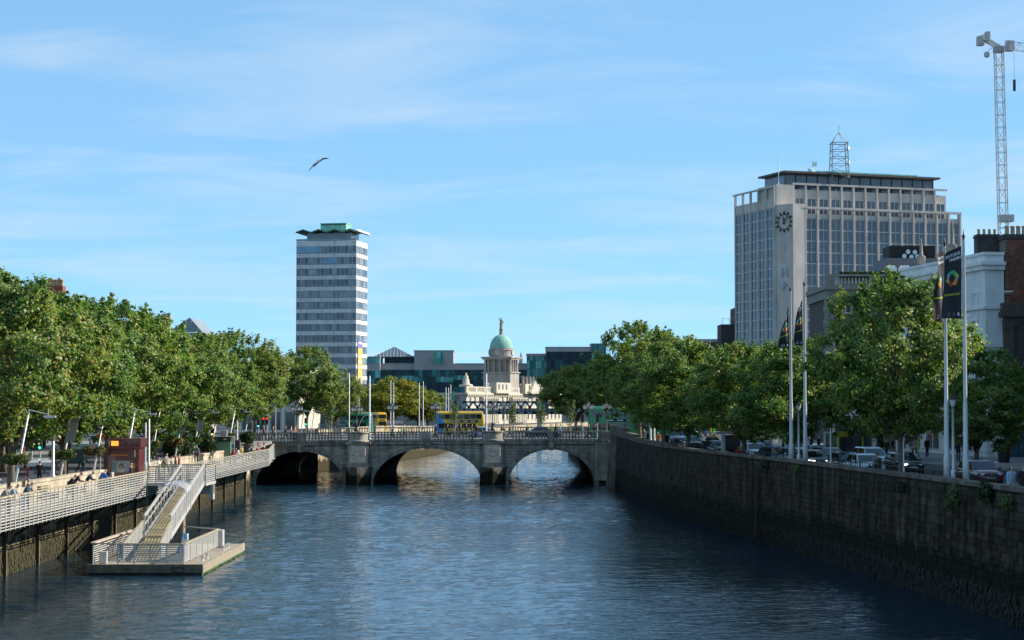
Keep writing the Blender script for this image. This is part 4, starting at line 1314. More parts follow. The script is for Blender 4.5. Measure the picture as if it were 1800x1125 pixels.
m = MB(); m.box(-.2, OW + .2, -.16, .3, H1 - .35, H1); m.build("parapet_rail", oconc, ob)
m = MB(); m.box(0, OW, .1, .45, H1 - 1.8, H1 - 1.1); m.build("fascia", oconc, ob)
FH = 1.74
def win2(w, h, rows=1, gm=oglass, fm=oframe, cols_=2):
    b = MB()
    f = .065
    b.box(0, w, .05, .08, 0, h, 0)
    b.box(0, w, -.04, .1, 0, f, 1); b.box(0, w, -.04, .1, h - f, h, 1)
    for k in range(cols_ + 1):
        x = (w - f) * k / cols_
        b.box(x, x + f, -.035, .095, f, h - f, 1)
    return b.mesh("window", [gm, fm])
wm = win2(bwid - .36, FH - .02)
nrow = int((H1 - 2) / FH)
for k in range(NB):
    for r_ in range(nrow + 1):
        z = H1 - 1.85 - FH * (r_ + 1)
        if z < 0: continue
        obj("window", wm, ob, (k * bwid + .18, .12, z))
# upper set-back storey
m = MB(); m.box(1.6, OW - .7, 3.0, 14, H1 - 1.2, H2); m.build("upper_storey", oconc, ob)
uw = win2(bwid - .5, 2.5)
for k in range(13):
    obj("window", uw, ob, (1.6 + k * (OW - 2.3) / 13 + .25, 2.93, H1 - .9))
    m = MB(); x = 1.6 + k * (OW - 2.3) / 13; m.box(x - .13, x + .13, 2.7, 3.05, H1 - 1.5, H2 + .7); m.build("upper_fin", oconc, ob)
m = MB(); m.box(1.4, OW - .6, 2.68, 3.0, H2 + .7, H2 + 1.0); m.build("upper_rail", oconc, ob)
m = MB(); PHT = zpx(317, 303) - 5.1 - H2
m.box(.8, OW - 2.3, 4.2, 11, H2, H2 + PHT); m.build("penthouse", glass("penthouse_glass", (0.10, 0.10, 0.11), .15, .1), ob)
for k in range(15):
    m = MB(); x = .8 + (OW - 3.1) * k / 14; m.box(x - .06, x + .06, 4.1, 4.2, H2, H2 + PHT); m.build("penthouse_mullion", darksteel, ob)
m = MB(); m.box(-.1, OW - 1.9, 2.6, 11.6, H2 + PHT, H2 + PHT + .3); m.build("roof_canopy", M("dark_roof", (0.09, 0.085, 0.08), .8), ob)
m = MB(); m.box(6, OW - 6, 2.7, 11.4, H2 + PHT + .3, H2 + PHT + .5); m.build("copper_roof", copper, ob)
# clock wall: a chamfer across the corner
A_, B_ = Vector((-.18, -.25, 0)), Vector((-1.55, 2.6, 0))
cdir = (A_ - B_).normalized()
cang = math.atan2(cdir.y, cdir.x)
cwid = (A_ - B_).length
m = MB(); m.prism([(-.18, -.25), (-1.55, 2.6), (-1.55, 9), (2.0, 9), (2.0, -.1)], 0, H1 + .35, plane='xy'); m.build("clock_wall", oconc, ob)
m = MB(); m.box(-1.5, 1.5, 2.65, 9, H1 + .35, zpx(325, 293) - 5.1); m.build("corner_pier", oconc, ob)
# left face going back
LL, LH = 16.4, zpx(325, 291) - 5.1
SX = -1.62
m = MB(); m.box(SX, SX + 2.4, 2.7, LL + .3, 0, LH - 2.2); m.build("side_block", oconc, ob)
NBL = 5
lw = (LL - 2.9) / NBL
FHL = 1.56
wl_ = win2(lw - .3, FHL - .02, gm=glass("side_office_glass", (0.06, 0.08, 0.11), .08, .2))
for k in range(NBL + 1):
    m = MB(); m.box(SX - .3, SX + .02, 2.8 + k * lw - .14, 2.8 + k * lw + .14, 0, LH); m.build("side_pilaster", oconc, ob)
m = MB(); m.box(SX - .34, SX + .02, 2.7, LL + .5, LH - .25, LH); m.build("side_parapet", oconc, ob)
m = MB(); m.box(SX - .18, SX - .02, 2.8, LL + .3, LH - 3.4, LH - 1.9); m.build("side_fascia", oconc, ob)
for k in range(NBL):
    for r_ in range(23):
        z = LH - 3.45 - FHL * (r_ + 1)
        if z < 0: continue
        obj("window", wl_, ob, (SX - .14, 2.8 + (k + 1) * lw - .15, z), R(-90))
# clock: ring, twelve marks, two hands
black = M("black_iron", (0.012, 0.012, 0.013), .5, var=.2)
cz = zpx(389, 290) - 5.1
cc_ = (A_ + B_) / 2
def on_clock(b):
    """turn a shape drawn in x,z around the clock centre onto the chamfered wall"""
    nx_c, ny_c = cdir.y, -cdir.x
    b.v = [(cc_.x + x * cdir.x + (-y) * nx_c, cc_.y + x * cdir.y + (-y) * ny_c, cz + z) for x, y, z in b.v]
    return b
ck = MB(); ck.lathe([(1.10, -.03), (1.15, -.03), (1.15, .03), (1.10, .03), (1.10, -.03)], 36)
ck.v = [(x, -.14 + z, y) for x, y, z in ck.v]
clk = on_clock(ck).build("clock_ring", black, ob)
for k in range(12):
    a = 2 * math.pi * k / 12
    m = MB(); m.box(-.13, .13, -.06, .06, 1.12, 1.62)
    m.v = [(x * math.cos(a) + z * math.sin(a), y - .14, -x * math.sin(a) + z * math.cos(a)) for x, y, z in m.v]
    on_clock(m).build("hour_mark", black, clk)
for a, L, w in ((R(38), 1.05, .13), (R(-12), .8, .18)):
    m = MB(); m.prism([(-w / 2, -.4), (w / 2, -.4), (w / 3, L), (-w / 3, L)], -.05, .05)
    m.v = [(x * math.cos(a) + z * math.sin(a), y - .2, -x * math.sin(a) + z * math.cos(a)) for x, y, z in m.v]
    on_clock(m).build("clock_hand", black, clk)
lets = M("grey_sign_letter", (0.30, 0.33, 0.38), .4, metal=.3)
for s_, py in (("H", 479), ("P", 503)):
    o = obj("sign_letter", text_mesh(s_, 1.9, .12, lets, bold=.02), ob, (cc_.x + cdir.y * .05, cc_.y - cdir.x * .05, zpx(py, 290) - 5.1), (R(90), 0, cang))
m = MB(); m.tube([(-.9, 3.0, LH - 1), (-.9, 3.0, LH + 5.0)], [.09, .05], 6); m.build("roof_flagpole", white_metal, ob)
# lattice mast on the roof
lat = M("grey_lattice", (0.42, 0.40, 0.38), .6, metal=.2)
def lattice(name, base, top, w0, w1, bays, par, mat, r=.07, cap=None):
    mb = MB()
    base, top = Vector(base), Vector(top)
    def c(t, i):
        w = w0 + (w1 - w0) * t
        return base.lerp(top, t) + Vector(((-1, 1, 1, -1)[i] * w / 2, (-1, -1, 1, 1)[i] * w / 2, 0))
    for i in range(4): mb.beam(c(0, i), c(1, i), r * 1.4)
    for k in range(bays):
        t0, t1 = k / bays, (k + 1) / bays
        for i in range(4):
            j = (i + 1) % 4
            mb.beam(c(t1, i), c(t1, j), r)
            if (k + i) % 2: mb.beam(c(t0, i), c(t1, j), r * .7)
            else: mb.beam(c(t0, j), c(t1, i), r * .7)
    return mb.build(name, mat, par)
mst = thing("lattice_mast", "steel lattice aerial mast on the roof of the clock building", "mast")
mo = at(1475, 308, 297); mst.location = mo
zt1, zt2, zt3 = zpx(252, 297) - mo.z, zpx(233, 297) - mo.z, zpx(220, 297) - mo.z
lattice("mast_legs", (0, 0, -.6), (0, 0, zt1), 2.75, 2.3, 5, mst, lat, .09)
m = MB()
for i in range(4):
    x, y = (-1, 1, 1, -1)[i] * 1.15, (-1, -1, 1, 1)[i] * 1.15
    m.beam((x, y, zt1), (0, 0, zt2), .1); m.beam((x * 1.1, y * 1.1, zt1), (-y * 1.1, x * 1.1, zt1), .12)
m.tube([(0, 0, zt2 - .2), (0, 0, zt3)], .06, 6)
m.build("mast_head", lat, mst)
for k in range(3):
    m = MB(); m.lathe([(0, 0), (.25, .05), (.3, .2)], 10); m.build("dish", white_metal, mst, (1.35, -.4, zt1 - .8 - 2.2 * k), (R(90), 0, R(40)))
# roof clutter: flagged stump and sensors
ru = thing("roof_vents", "small pale vents and aerials on the roof of the clock building", "roof vent", at(1425, 306, 297))
m = MB(); m.lathe([(.5, 0), (.5, .7), (.3, .9), (0, 1.0)], 10); m.build("vent_cowl", white_metal, ru)
m = MB(); m.tube([(.3, 0, .5), (.3, 0, 2.4)], .05, 5); m.box(.3, 1.0, -.02, .02, 1.2, 1.9); m.build("aerial", white_metal, ru)

# ---- the classical customs building with a domed tower
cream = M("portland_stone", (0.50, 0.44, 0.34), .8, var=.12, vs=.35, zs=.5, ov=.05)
greyst = M("grey_stone", (0.33, 0.29, 0.25), .85, var=.25, vs=.4, zs=.4, ov=.06)  # plain grey stone; on the west face it stands in for shade
CA = math.atan2(.95, .313)
ch = thing("domed_building", "cream classical building with colonnaded tower and pale green dome", "classical building", (xpx(820, 620), 620, 3.0), CA)
# local x runs along the sunlit front, local -y faces the river
CHH = zpx(693, 620) - 3.0
m = MB(); m.box(0, 108, 0, 22, 0, CHH); m.build("main_block", cream, ch)
m = MB(); m.box(-.7, 109, -.7, 22.6, CHH - .1, CHH + .5); m.build("cornice", cream, ch)
for k in range(60):
    m = MB(); m.box(k * 1.8, k * 1.8 + .8, -.55, 0, CHH - .7, CHH - .1); m.build("modillion", cream, ch)
P2 = zpx(679, 620) - 3.0
for k in range(12):
    x0 = 9 * k
    m = MB(); m.box(x0, x0 + 1.6, 0, .6, CHH + .5, P2); m.box(x0 + 1.6, x0 + 9, .1, .5, P2 - .4, P2); m.box(x0 + 1.6, x0 + 9, .1, .5, CHH + .5, CHH + .9); m.build("parapet_bay", cream, ch)
    for j in range(6):
        m = MB(); m.box(x0 + 2.2 + 1.15 * j, x0 + 2.7 + 1.15 * j, .15, .45, CHH + .9, P2 - .4); m.build("parapet_baluster", cream, ch)
swin = glass("sash_glass", (0.03, 0.03, 0.035), .1, .3)
for k in range(22):
    for z0, h in ((1.5, 3.6), (7.0, 2.4)):
        m = MB(); m.box(0, 1.5, -.06, .03, 0, h, 0); m.box(-.3, 1.8, -.16, -.02, h, h + .3, 1); m.box(-.2, 1.7, -.2, -.02, -.3, 0, 1)
        m.build("window", [swin, cream], ch, (3 + 4.8 * k, 0, z0))
for k in range(18):      # giant columns along the front
    m = MB(); m.lathe([(.75, 0), (.6, .4), (.55, 5), (.48, CHH - 2.2), (.7, CHH - 1.8), (.7, CHH - 1.2)], 10); m.build("column", cream, ch, (14 + 1.9 * k + (14 if k > 8 else 0), -.9, .3), smooth=True)
m = MB(); m.box(26, 42, -1.6, 3, CHH + .5, zpx(672, 640) - 3.0); m.build("attic", cream, ch)
m = MB(); m.box(58, 80, -1.6, 3, CHH + .5, zpx(674, 660) - 3.0); m.build("attic", cream, ch)
for x0 in (28, 32, 36, 62, 75):
    m = MB(); m.box(x0, x0 + 1.2, -1.68, -1.55, CHH + 1.8, CHH + 3.6); m.build("attic_window", swin, ch)
m = MB(); m.prism([(60, CHH + .5), (74, CHH + .5), (67, CHH + 5.2)], -2.6, -1.61); m.build("pediment", cream, ch)
m = MB(); m.prism([(62, CHH + .9), (72, CHH + .9), (67, CHH + 4.2)], -2.63, -2.61); m.build("tympanum", M("tympanum_stone", (0.5, 0.45, 0.36), .8), ch)  # tympanum stone, one even tone close to the cream front
# west side: its shade is put into a greyer stone colour
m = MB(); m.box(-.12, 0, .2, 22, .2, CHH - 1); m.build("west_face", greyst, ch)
for k in range(4):
    m = MB(); m.box(-.2, -.05, 2.5 + 5 * k, 4.2 + 5 * k, 6.5, 9.5); m.build("west_window", swin, ch)
def statue(par, loc, h, mat, name="statue"):
    m = MB(); m.lathe([(.34, 0), (.38, .2), (.26, .25), (.34, .5), (.3, .9), (.22, 1.15), (.3, 1.35), (.28, 1.55), (.1, 1.66), (.09, 1.7), (.14, 1.78), (.15, 1.9), (.08, 2.0), (0, 2.02)], 8, sy=.7)
    m.beam((.25, 0, 1.45), (.42, .05, .85), .14); m.beam((-.25, 0, 1.45), (-.5, 0, 1.9), .13)
    return obj(name, m.mesh(name, mat, True), par, loc, -CA, h / 2.02)
for k in range(4): statue(ch, (60 + 4.2 * k, 0, zpx(674, 660) - 3.0), zpx(661, 670) - zpx(674, 670) + .3, greyst)
m = MB(); m.lathe([(2.4, 0), (2.2, .6), (1.2, .9), (1.0, 2.4), (.7, 2.6), (.8, 3.4), (.3, 3.8), (.35, 4.3), (0, 4.6)], 10); m.build("urn_group", cream, ch, (8, 3, P2), smooth=True)
for k in range(5): # small urns
    m = MB(); m.lathe([(.4, 0), (.3, .3), (.55, .8), (.5, 1.1), (.2, 1.3), (0, 1.5)], 8); m.build("urn", cream, ch, (22 + 18 * k, .3, P2), smooth=True)
# tower and dome
dm = thing("dome_tower", "x", "t"); 
dc = at(881, 700, 670)
dm.location = (dc.x, dc.y, 3.0); dm.rotation_euler = (0, 0, CA)
def zt_(py): return zpx(py, 670) - 3.0
PXM = 670 / FPX
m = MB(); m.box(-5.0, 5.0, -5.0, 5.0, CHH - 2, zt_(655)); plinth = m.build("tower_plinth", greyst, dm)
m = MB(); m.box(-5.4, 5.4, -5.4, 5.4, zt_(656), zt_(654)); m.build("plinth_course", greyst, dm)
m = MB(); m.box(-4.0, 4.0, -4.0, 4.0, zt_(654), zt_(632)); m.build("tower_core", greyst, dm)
colm = MB(); colm.lathe([(.55, 0), (.42, .3), (.38, zt_(633) - zt_(654) - .4), (.55, zt_(633) - zt_(654))], 8)
colme = colm.mesh("tower_column", greyst, True)
for s_ in range(4):
    for k in (-4.4, -3.2, -1.1, 1.1, 3.2):
        a = s_ * math.pi / 2
        p = Matrix.Rotation(a, 3, 'Z') @ Vector((k, -4.6, 0))
        obj("tower_column", colme, dm, (p.x, p.y, zt_(654)))
m = MB(); m.box(-5.3, 5.3, -5.3, 5.3, zt_(632.5), zt_(630)); m.box(-5.7, 5.7, -5.7, 5.7, zt_(630), zt_(627.5)); m.build("entablature", greyst, dm)
m = MB(); m.lathe([(4.25, zt_(628)), (4.25, zt_(617)), (4.5, zt_(616)), (4.5, zt_(615)), (4.2, zt_(614.5)), (4.15, zt_(611.5))], 32); m.build("drum", greyst, dm, smooth=False)
for k in range(4):
    a = k * math.pi / 2
    p = Matrix.Rotation(a, 3, 'Z') @ Vector((0, -4.35, 0))
    m = MB(); m.lathe([(0, -.12), (.9, -.1), (1.05, 0), (1.05, .1)], 16); m.build("clock_dial", cream, dm, (p.x, p.y, zt_(620)), (R(90), 0, a))
R0, zb_, zt2_ = 3.95, zt_(612), zt_(588)
m = MB()
NR = 40
prof = [(R0 * math.cos(t), zb_ + (zt2_ - zb_) * math.sin(t)) for t in [math.pi / 2 * k / 12 * .93 for k in range(13)]]
for (r_, z) in prof: pass
vs, fs = [], []
for i, (r_, z) in enumerate(prof):
    for k in range(NR * 2):
        rr_ = r_ * (1.0 if k % 2 else 1.022)
        a = math.pi * k / NR
        vs.append((rr_ * math.cos(a), rr_ * math.sin(a), z))
for i in range(12):
    for k in range(NR * 2):
        k2 = (k + 1) % (NR * 2)
        fs.append((i * NR * 2 + k, i * NR * 2 + k2, (i + 1) * NR * 2 + k2, (i + 1) * NR * 2 + k))
m.add(vs, fs); m.build("dome", M("dome_copper", (0.22, 0.44, 0.34), .75, var=.28, vs=.9, zs=.35), dm)
m = MB(); m.lathe([(.9, zt_(589)), (.7, zt_(587)), (.65, zt_(580)), (.85, zt_(579)), (.5, zt_(577)), (.45, zt_(575))], 12); m.build("finial_base", greyst, dm, smooth=True)
st = statue(dm, (0, 0, zt_(576)), zt_(558) - zt_(576), greyst, "dome_statue")
# the tower belongs to the building: hang its pieces under it
inv = (Matrix.Translation(ch.location) @ Matrix.Rotation(CA, 4, 'Z')).inverted() @ (Matrix.Translation(dm.location) @ Matrix.Rotation(CA, 4, 'Z'))
off = inv.to_translation()
for c in list(dm.children):
    c.parent = ch; c.location = Vector(c.location) + off
bpy.data.objects.remove(dm)

# ---- glass office blocks beyond
def tg(n, c): return M(n, c, .25, var=.3, vs=.35, ov=.3, spec=.22)
teal = [tg("teal_glass_dark", (0.012, 0.06, 0.065)), tg("teal_glass", (0.03, 0.17, 0.16)), tg("teal_glass_pale", (0.12, 0.36, 0.32)), tg("navy_glass", (0.008, 0.028, 0.042))]
bstone = M("pale_office_stone", (0.36, 0.335, 0.32), .8, var=.1, vs=.3, ov=.05)
def block(name, label, px0, px1, py0, Y, rows, depth=18, stone_top=0, ncol=None, mats=(0, 1), py1=760, ang=0.0):
    """rows: list of (photo y top, photo y bottom, kind) bands down the front"""
    x0, x1 = xpx(px0, Y), xpx(px1, Y)
    t = thing(name, label, "office building", (x0, Y, 5.1), ang)
    W = x1 - x0
    zz = lambda py: zpx(py, Y) - 5.1
    b = MB(); b.box(.05, W - .05, .1, depth, -2.2, zz(py0)); b.build("core", bstone, t)
    rr = random.Random(px0)
    for (pa, pb, kind) in rows:
        za, zb2 = zz(pa), zz(pb)
        if kind == 's':
            n_ = max(1, int(W / 6))
            for k in range(n_):
                b = MB(); b.box(W * k / n_ + .02, W * (k + 1) / n_ - .02, -.1, .1, zb2 + .02, za); b.build("stone_panel", bstone, t)
        else:
            n_ = ncol or max(1, int((px1 - px0) / 7))
            h = za - zb2
            nr = max(1, round(h / 3.4))
            me = []
            for g in kind:
                b = MB(); w = W / n_; b.box(.05, w - .05, -.02, .06, .06, h / nr - .06, 0); b.box(0, .05, -.1, .05, 0, h / nr, 1); b.box(0, w, -.12, .05, 0, .06, 1)
                me.append(b.mesh("window", [teal[g], darksteel]))
            for r_ in range(nr):
                for k in range(n_):
                    obj("window", rr.choice(me), t, (W * k / n_, 0, zb2 + h / nr * r_))
    b = MB(); b.box(-.2, W + .2, -.3, depth + .2, zz(py0) - .05, zz(py0) + .35); b.build("roof_edge", bstone, t)
    return t
block("glass_office", "long low teal glass office block with stone band behind the domed building", 640, 960, 640, 800, [(640, 650, 's'), (650, 660, (0, 0, 3)), (660, 668, (0, 1, 1, 2)), (668, 680, (0, 0, 3)), (680, 700, (0, 1))])
block("glass_office", "teal glass corner block of offices just right of the tower", 642, 668, 628, 795, [(628, 639, (1, 2)), (639, 652, 's'), (652, 690, (2, 1, 0))])
block("glass_office", "dark glass upper storey below the glass pyramid", 676, 746, 627, 803, [(627, 640, (3, 3, 0)), (640, 652, 's'), (652, 670, (0, 1)), (670, 700, (0, 3))])
gy = thing("glass_pyramid", "glass pyramid roof on the far offices right of the tower", "glass roof", (xpx(693, 806), 806, zpx(628, 806)))
pw, ph = 36 * 806 / FPX, zpx(609, 806) - zpx(628, 806)
m = MB(); m.add([(-pw, -6, 0), (pw, -6, 0), (pw, 10, 0), (-pw, 10, 0), (0, 2, ph)], [(0, 1, 4), (1, 2, 4), (2, 3, 4), (3, 0, 4)]); m.build("glazing", glass("pyramid_glass", (0.10, 0.15, 0.18), .1, 0), gy)
for k in range(13):
    t_ = k / 12; x = -pw + 2 * pw * t_
    m = MB(); z_ = ph * (1 - abs(2 * t_ - 1)); yy_ = -6 + 8 * (1 - abs(2 * t_ - 1))
    m.beam((x, -6.1, .05), (x + (0 - x) * 0, yy_, z_ + .05), .22, .22); m.build("glazing_bar", bstone, gy)
block("stone_office", "pale stone office block with a teal glass strip", 728, 797, 617, 798, [(617, 650, 's'), (650, 662, (0, 1)), (662, 672, (1, 2, 0)), (672, 690, (0, 3)), (690, 720, (0, 1))])
ts = thing("glass_stair", "teal glass stair tower set into the pale stone office block", "glass tower", (xpx(762, 796), 796, zpx(640, 796)))
for k in range(4):
    for r_ in range(2):
        m = MB(); w_ = 4.2 * 796 / FPX; m.box(w_ * k + .04, w_ * (k + 1) - .04, -.5, .1, 2.6 * r_ + .05, 2.6 * r_ + 2.5); m.build("pane", teal[2 if k < 3 else 1], ts)
block("glass_office", "pale teal glass stair block right of the dome", 926, 962, 623, 790, [(623, 626, 's'), (626, 634, (2, 1)), (634, 690, (1, 2, 2))], ncol=7)
block("glass_office", "dark navy glass office block with stone top far right of the dome", 960, 1064, 611, 785, [(611, 618, 's'), (618, 632, (3,)), (632, 648, (3, 0)), (648, 700, (3, 0, 3))])
block("glass_office", "teal glass tower end above the right bank trees", 1040, 1066, 605, 784, [(605, 650, (1, 2)), (650, 700, (0, 1))], ncol=6)
sp_ = thing("church_spire", "thin distant spire right of the green dome", "spire", (xpx(916, 900), 900, zpx(640, 900)))
m = MB(); m.lathe([(1.1, 0), (.9, 2.5), (0, zpx(617, 900) - zpx(640, 900))], 8); m.build("spire_cone", greyst, sp_)

# ---- railway lattice girder bridge
RY = 548
rlb = thing("railway_bridge", "grey lattice girder railway bridge in front of the domed building", "railway bridge", (xpx(740, RY), RY, 0))
gx1 = xpx(1000, RY) - xpx(740, RY)
gz0, gz1 = zpx(727, RY), zpx(705.5, RY)
girder = M("girder_grey", (0.20, 0.235, 0.25), .6, var=.2, vs=.8)
for nm, z_, h_ in (("top_chord", gz1 - .2, .5), ("bottom_chord", gz0 + .25, .6)):
    m = MB(); m.box(0, gx1, -.3, .3, z_ - h_ / 2, z_ + h_ / 2); m.build(nm, girder, rlb)
nb = 17
for k in range(nb):
    xa, xb = gx1 * k / nb, gx1 * (k + 1) / nb
    for (p, q_) in (((xa, gz0), (xb, gz1)), ((xb, gz0), (xa, gz1)), (((xa + xb) / 2, gz0), ((xa + xb) / 2 + (xb - xa) / 2, (gz0 + gz1) / 2)), (((xa + xb) / 2, gz0), (xa, (gz0 + gz1) / 2)), (((xa + xb) / 2, gz1), (xa, (gz0 + gz1) / 2)), (((xa + xb) / 2, gz1), (xb, (gz0 + gz1) / 2))):
        pass
    for (p, q_) in (((xa, gz0), (xb, gz1)), ((xb, gz0), (xa, gz1))):
        m = MB(); m.beam((p[0], -.2, p[1]), (q_[0], -.2, q_[1]), .6, .2, up=(0, 1, 0)); m.build("lattice_bar", girder, rlb)
m = MB(); m.box(0, gx1, .5, 6, gz0 - .2, gz0 + 1.5); m.build("track_deck", M("deck_dark", (0.06, 0.065, 0.07), .8), rlb)  # track deck in one even dark colour
for px_ in (742, 948):
    m = MB(); m.box(-.6, .6, -.6, 7, 0, gz1 + .3); m.build("stone_pier", cream, rlb, (xpx(px_, RY) - xpx(740, RY), 0, 0))
ad = thing("billboard", "small billboard with teal picture and orange top at the railway bridge end", "billboard", (xpx(943, 545), 545, gz0))
m = MB(); m.box(0, 3.4, -.2, .2, -.6, 4.2); m.build("board", M("board_dark", (0.06, 0.07, 0.08), .6), ad)
m = MB(); m.box(.1, 3.3, -.3, -.2, 3.5, 4.1); m.build("orange_top", M("board_orange", (0.55, 0.26, 0.07), .6), ad)
m = MB(); m.box(.2, 1.6, -.26, -.2, .6, 3.2); m.build("teal_picture", M("board_teal", (0.03, 0.36, 0.33), .6, var=.5, vs=1), ad)
m = MB(); m.box(.1, 3.3, -.3, -.2, -.4, .1); m.build("orange_foot", M("board_orange", (0, 0, 0)), ad)

# ---- right bank buildings
def sash(w, h, surround, gm=swin, fm=None, rows=2, cols_=2, sill=True):
    b = MB(); f = .07
    b.box(0, w, .08, .1, 0, h, 0)
    for k in range(cols_ + 1): x = (w - f) * k / cols_; b.box(x, x + f, .02, .12, 0, h, 1)
    for k in range(rows + 1): z = (h - f) * k / rows; b.box(f, w - f, .03, .115, z, z + f, 1)
    b.box(-.15, 0, -.05, .12, 0, h + .15, 2); b.box(w, w + .15, -.05, .12, 0, h + .15, 2); b.box(0, w, -.05, .12, h, h + .15, 2)
    if sill: b.box(-.22, w + .22, -.16, .12, -.16, 0, 2)
    return b.mesh("window", [gm, fm or white_paint, surround])
# white stucco corner house
wx, wy = xpx(1733, 166), 166.0
dA = Vector((-2.4, 16, 0)).normalized()
wang = math.atan2(dA.y, dA.x)
wb = thing("corner_house", "white stucco corner house with dark sash windows behind the banners", "house", (wx, wy, 4.9), wang)
# local +x runs back along the street, local +y faces the river
WZ = zpx(446, 166) - 4.9
m = MB(); m.box(0, 9.2, -1.75, 0, 0, WZ - 1.2); m.box(9.2, 21, -12, 0, 0, WZ - 1.2); m.build("wall", white_paint, wb)
for (za, zb2, e) in ((WZ - 1.4, WZ - 1.0, .3), (WZ - 1.0, WZ - .7, .5), (WZ - .1, WZ + .15, .2), (zpx(543, 166) - 4.9, zpx(538, 166) - 4.9, .22), (zpx(512, 166) - 9.8, zpx(505, 166) - 9.8, .16)):
    m = MB(); m.box(-e, 21 + e, -1.75, e, za, zb2); m.build("cornice", white_paint, wb)
m = MB(); m.box(-.05, 21, -1.75, .05, WZ - .7, WZ - .1); m.build("parapet", white_paint, wb)
sw1 = sash(1.15, 2.3, white_paint)
for k in range(6):
    for z_ in (4.6, 8.4, 12.2):
        obj("window", sw1, wb, (1.6 + 3.3 * k + 1.15, .06, z_), math.pi)
for z_ in (4.6, 8.4, 12.2):
    obj("window", sw1, wb, (-.06, -1.7, z_), R(-90))
# rusticated ground floor courses
for k in range(8):
    m = MB(); m.box(-.1, 0, -1.75, 0, .5 + .5 * k, .96 + .5 * k); m.box(0, 20.9, 0, .08, .5 + .5 * k, .96 + .5 * k); m.build("rusticated_course", white_paint, wb)
shopw = glass("shop_glass", (0.02, 0.025, 0.03), .08, .3)
for k in range(4):
    m = MB(); m.box(0, 3.2, .1, .16, .5, 3.4, 0); m.box(-.1, 3.3, .08, .2, 3.4, 3.8, 1); m.box(-.1, 0, .08, .2, .3, 3.4, 1); m.box(1.55, 1.65, .08, .2, .5, 3.4, 1); m.box(3.2, 3.3, .08, .2, .3, 3.4, 1)
    m.build("shop_window", [shopw, white_paint], wb, (1.2 + 4.8 * k, 0, .1))
stk = thing("chimney_stack", "broad sooty chimney stack with four pots on the white corner house", "chimney", (xpx(1737, 169), 169, zpx(443, 169)))
soot = M("sooty_render", (0.055, 0.05, 0.048), .9, var=.3, vs=2)
pot = M("clay_pot", (0.42, 0.30, 0.17), .85, var=.25, vs=4)
cw = 40 * 169 / FPX
m = MB(); m.box(-cw / 2, cw / 2, -.6, .6, -1, 1.55); m.box(-cw / 2 - .08, cw / 2 + .08, -.68, .68, 1.25, 1.4); m.build("stack", soot, stk)
potm = MB(); potm.lathe([(.16, 0), (.13, .08), (.12, .4), (.15, .44), (.15, .5), (.10, .5)], 10)
potme = potm.mesh("chimney_pot", pot, True)
for k in range(4): obj("chimney_pot", potme, stk, (-cw / 2 + .3 + (cw - .6) * k / 3, 0, 1.55))
# dark house with the dry cleaner's at the right picture edge
bx, by = xpx(1767, 165.4), 165.4
dkst = M("dark_painted_stone", (0.085, 0.07, 0.06), .85, var=.3, vs=1.2, ov=.1)
redb = M("red_brick", (0.20, 0.075, 0.05), .9, var=.3, vs=1.5, ov=.25)
mort = M("mortar", (0.20, 0.16, 0.13), .9)
db = thing("dark_house", "dark stone fronted house with brick upper storey at the right picture edge", "house", (bx, by, 4.9))
DZ = zpx(545, 160) - 4.9
m = MB(); m.box(0, 12, 0, 9, 0, DZ); m.build("wall", dkst, db)
m = MB(); m.box(-.35, 12, -.4, 9, DZ - .3, DZ + .1); m.box(-.2, 12, -.25, 9, DZ + .1, DZ + .9); m.build("cornice", dkst, db)
for z_ in (4.6, 8.6):
    m = MB(); m.box(-.1, 12, -.14, .02, z_ - .5, z_ - .2); m.build("string_course", dkst, db)
    for x_ in (.75, 1.75, 2.9, 4.0):
        m = MB(); m.box(x_, x_ + .42, -.06, .05, z_, z_ + 2.9, 0); m.box(x_ - .12, x_, -.12, .05, z_, z_ + 3.0, 1); m.box(x_ + .42, x_ + .54, -.12, .05, z_, z_ + 3.0, 1); m.build("window", [swin, dkst], db)
m = MB(); m.box(.35, 12, .9, 9, DZ, zpx(412, 163) - 4.9); uw_ = m.build("brick_core", mort, db)
# brick courses of the upper wall
bz = DZ + .9
bmesh_ = MB(); bmesh_.box(0, .42, -.03, .02, 0, .13)
bme = bmesh_.mesh("brick", redb)
row = 0
zt_b = zpx(414, 163) - 4.9
while bz < zt_b:
    for k in range(5): obj("brick", bme, uw_, (.36 + .44 * k + (.2 if row % 2 else 0), .89, bz))
    bz += .155; row += 1
m = MB(); m.box(.15, 12, .7, 9.2, zt_b, zt_b + .4); m.build("brick_cornice", soot, db)
for k in range(4): obj("chimney_pot", potme, db, (.7 + .5 * k, 1.6, zt_b + .4), 0, (1.5, 1.5, 1.6))
# shop front: awning box, sign, blue doors
m = MB(); m.prism([(-.3, 0), (-.3, -.9), (2.6, -.9), (2.6, 0)], 0, .1, plane='xy'); 
aw = MB(); aw.add([(.1, -.05, 4.35), (2.6, -.05, 4.35), (2.6, -1.0, 3.75), (-.1, -1.0, 3.75), (.1, -.05, 3.75), (2.6, -.05, 3.75)], [(0, 3, 2, 1), (0, 4, 3), (1, 2, 5), (4, 5, 2, 3)]); aw.build("awning", M("dark_awning", (0.05, 0.05, 0.055), .8), db)
sg = MB(); sg.box(.1, 1.55, -1.06, -.92, 2.62, 3.72); sgo = sg.build("shop_sign", M("ochre_sign", (0.42, 0.33, 0.10), .6, var=.5, vs=6, col2=(0.25, 0.33, 0.10)), db)
m = MB(); m.box(.28, 1.42, -1.08, -1.06, 2.9, 3.5); m.build("sign_plate", M("pale_plate", (0.62, 0.62, 0.58), .6), sgo)
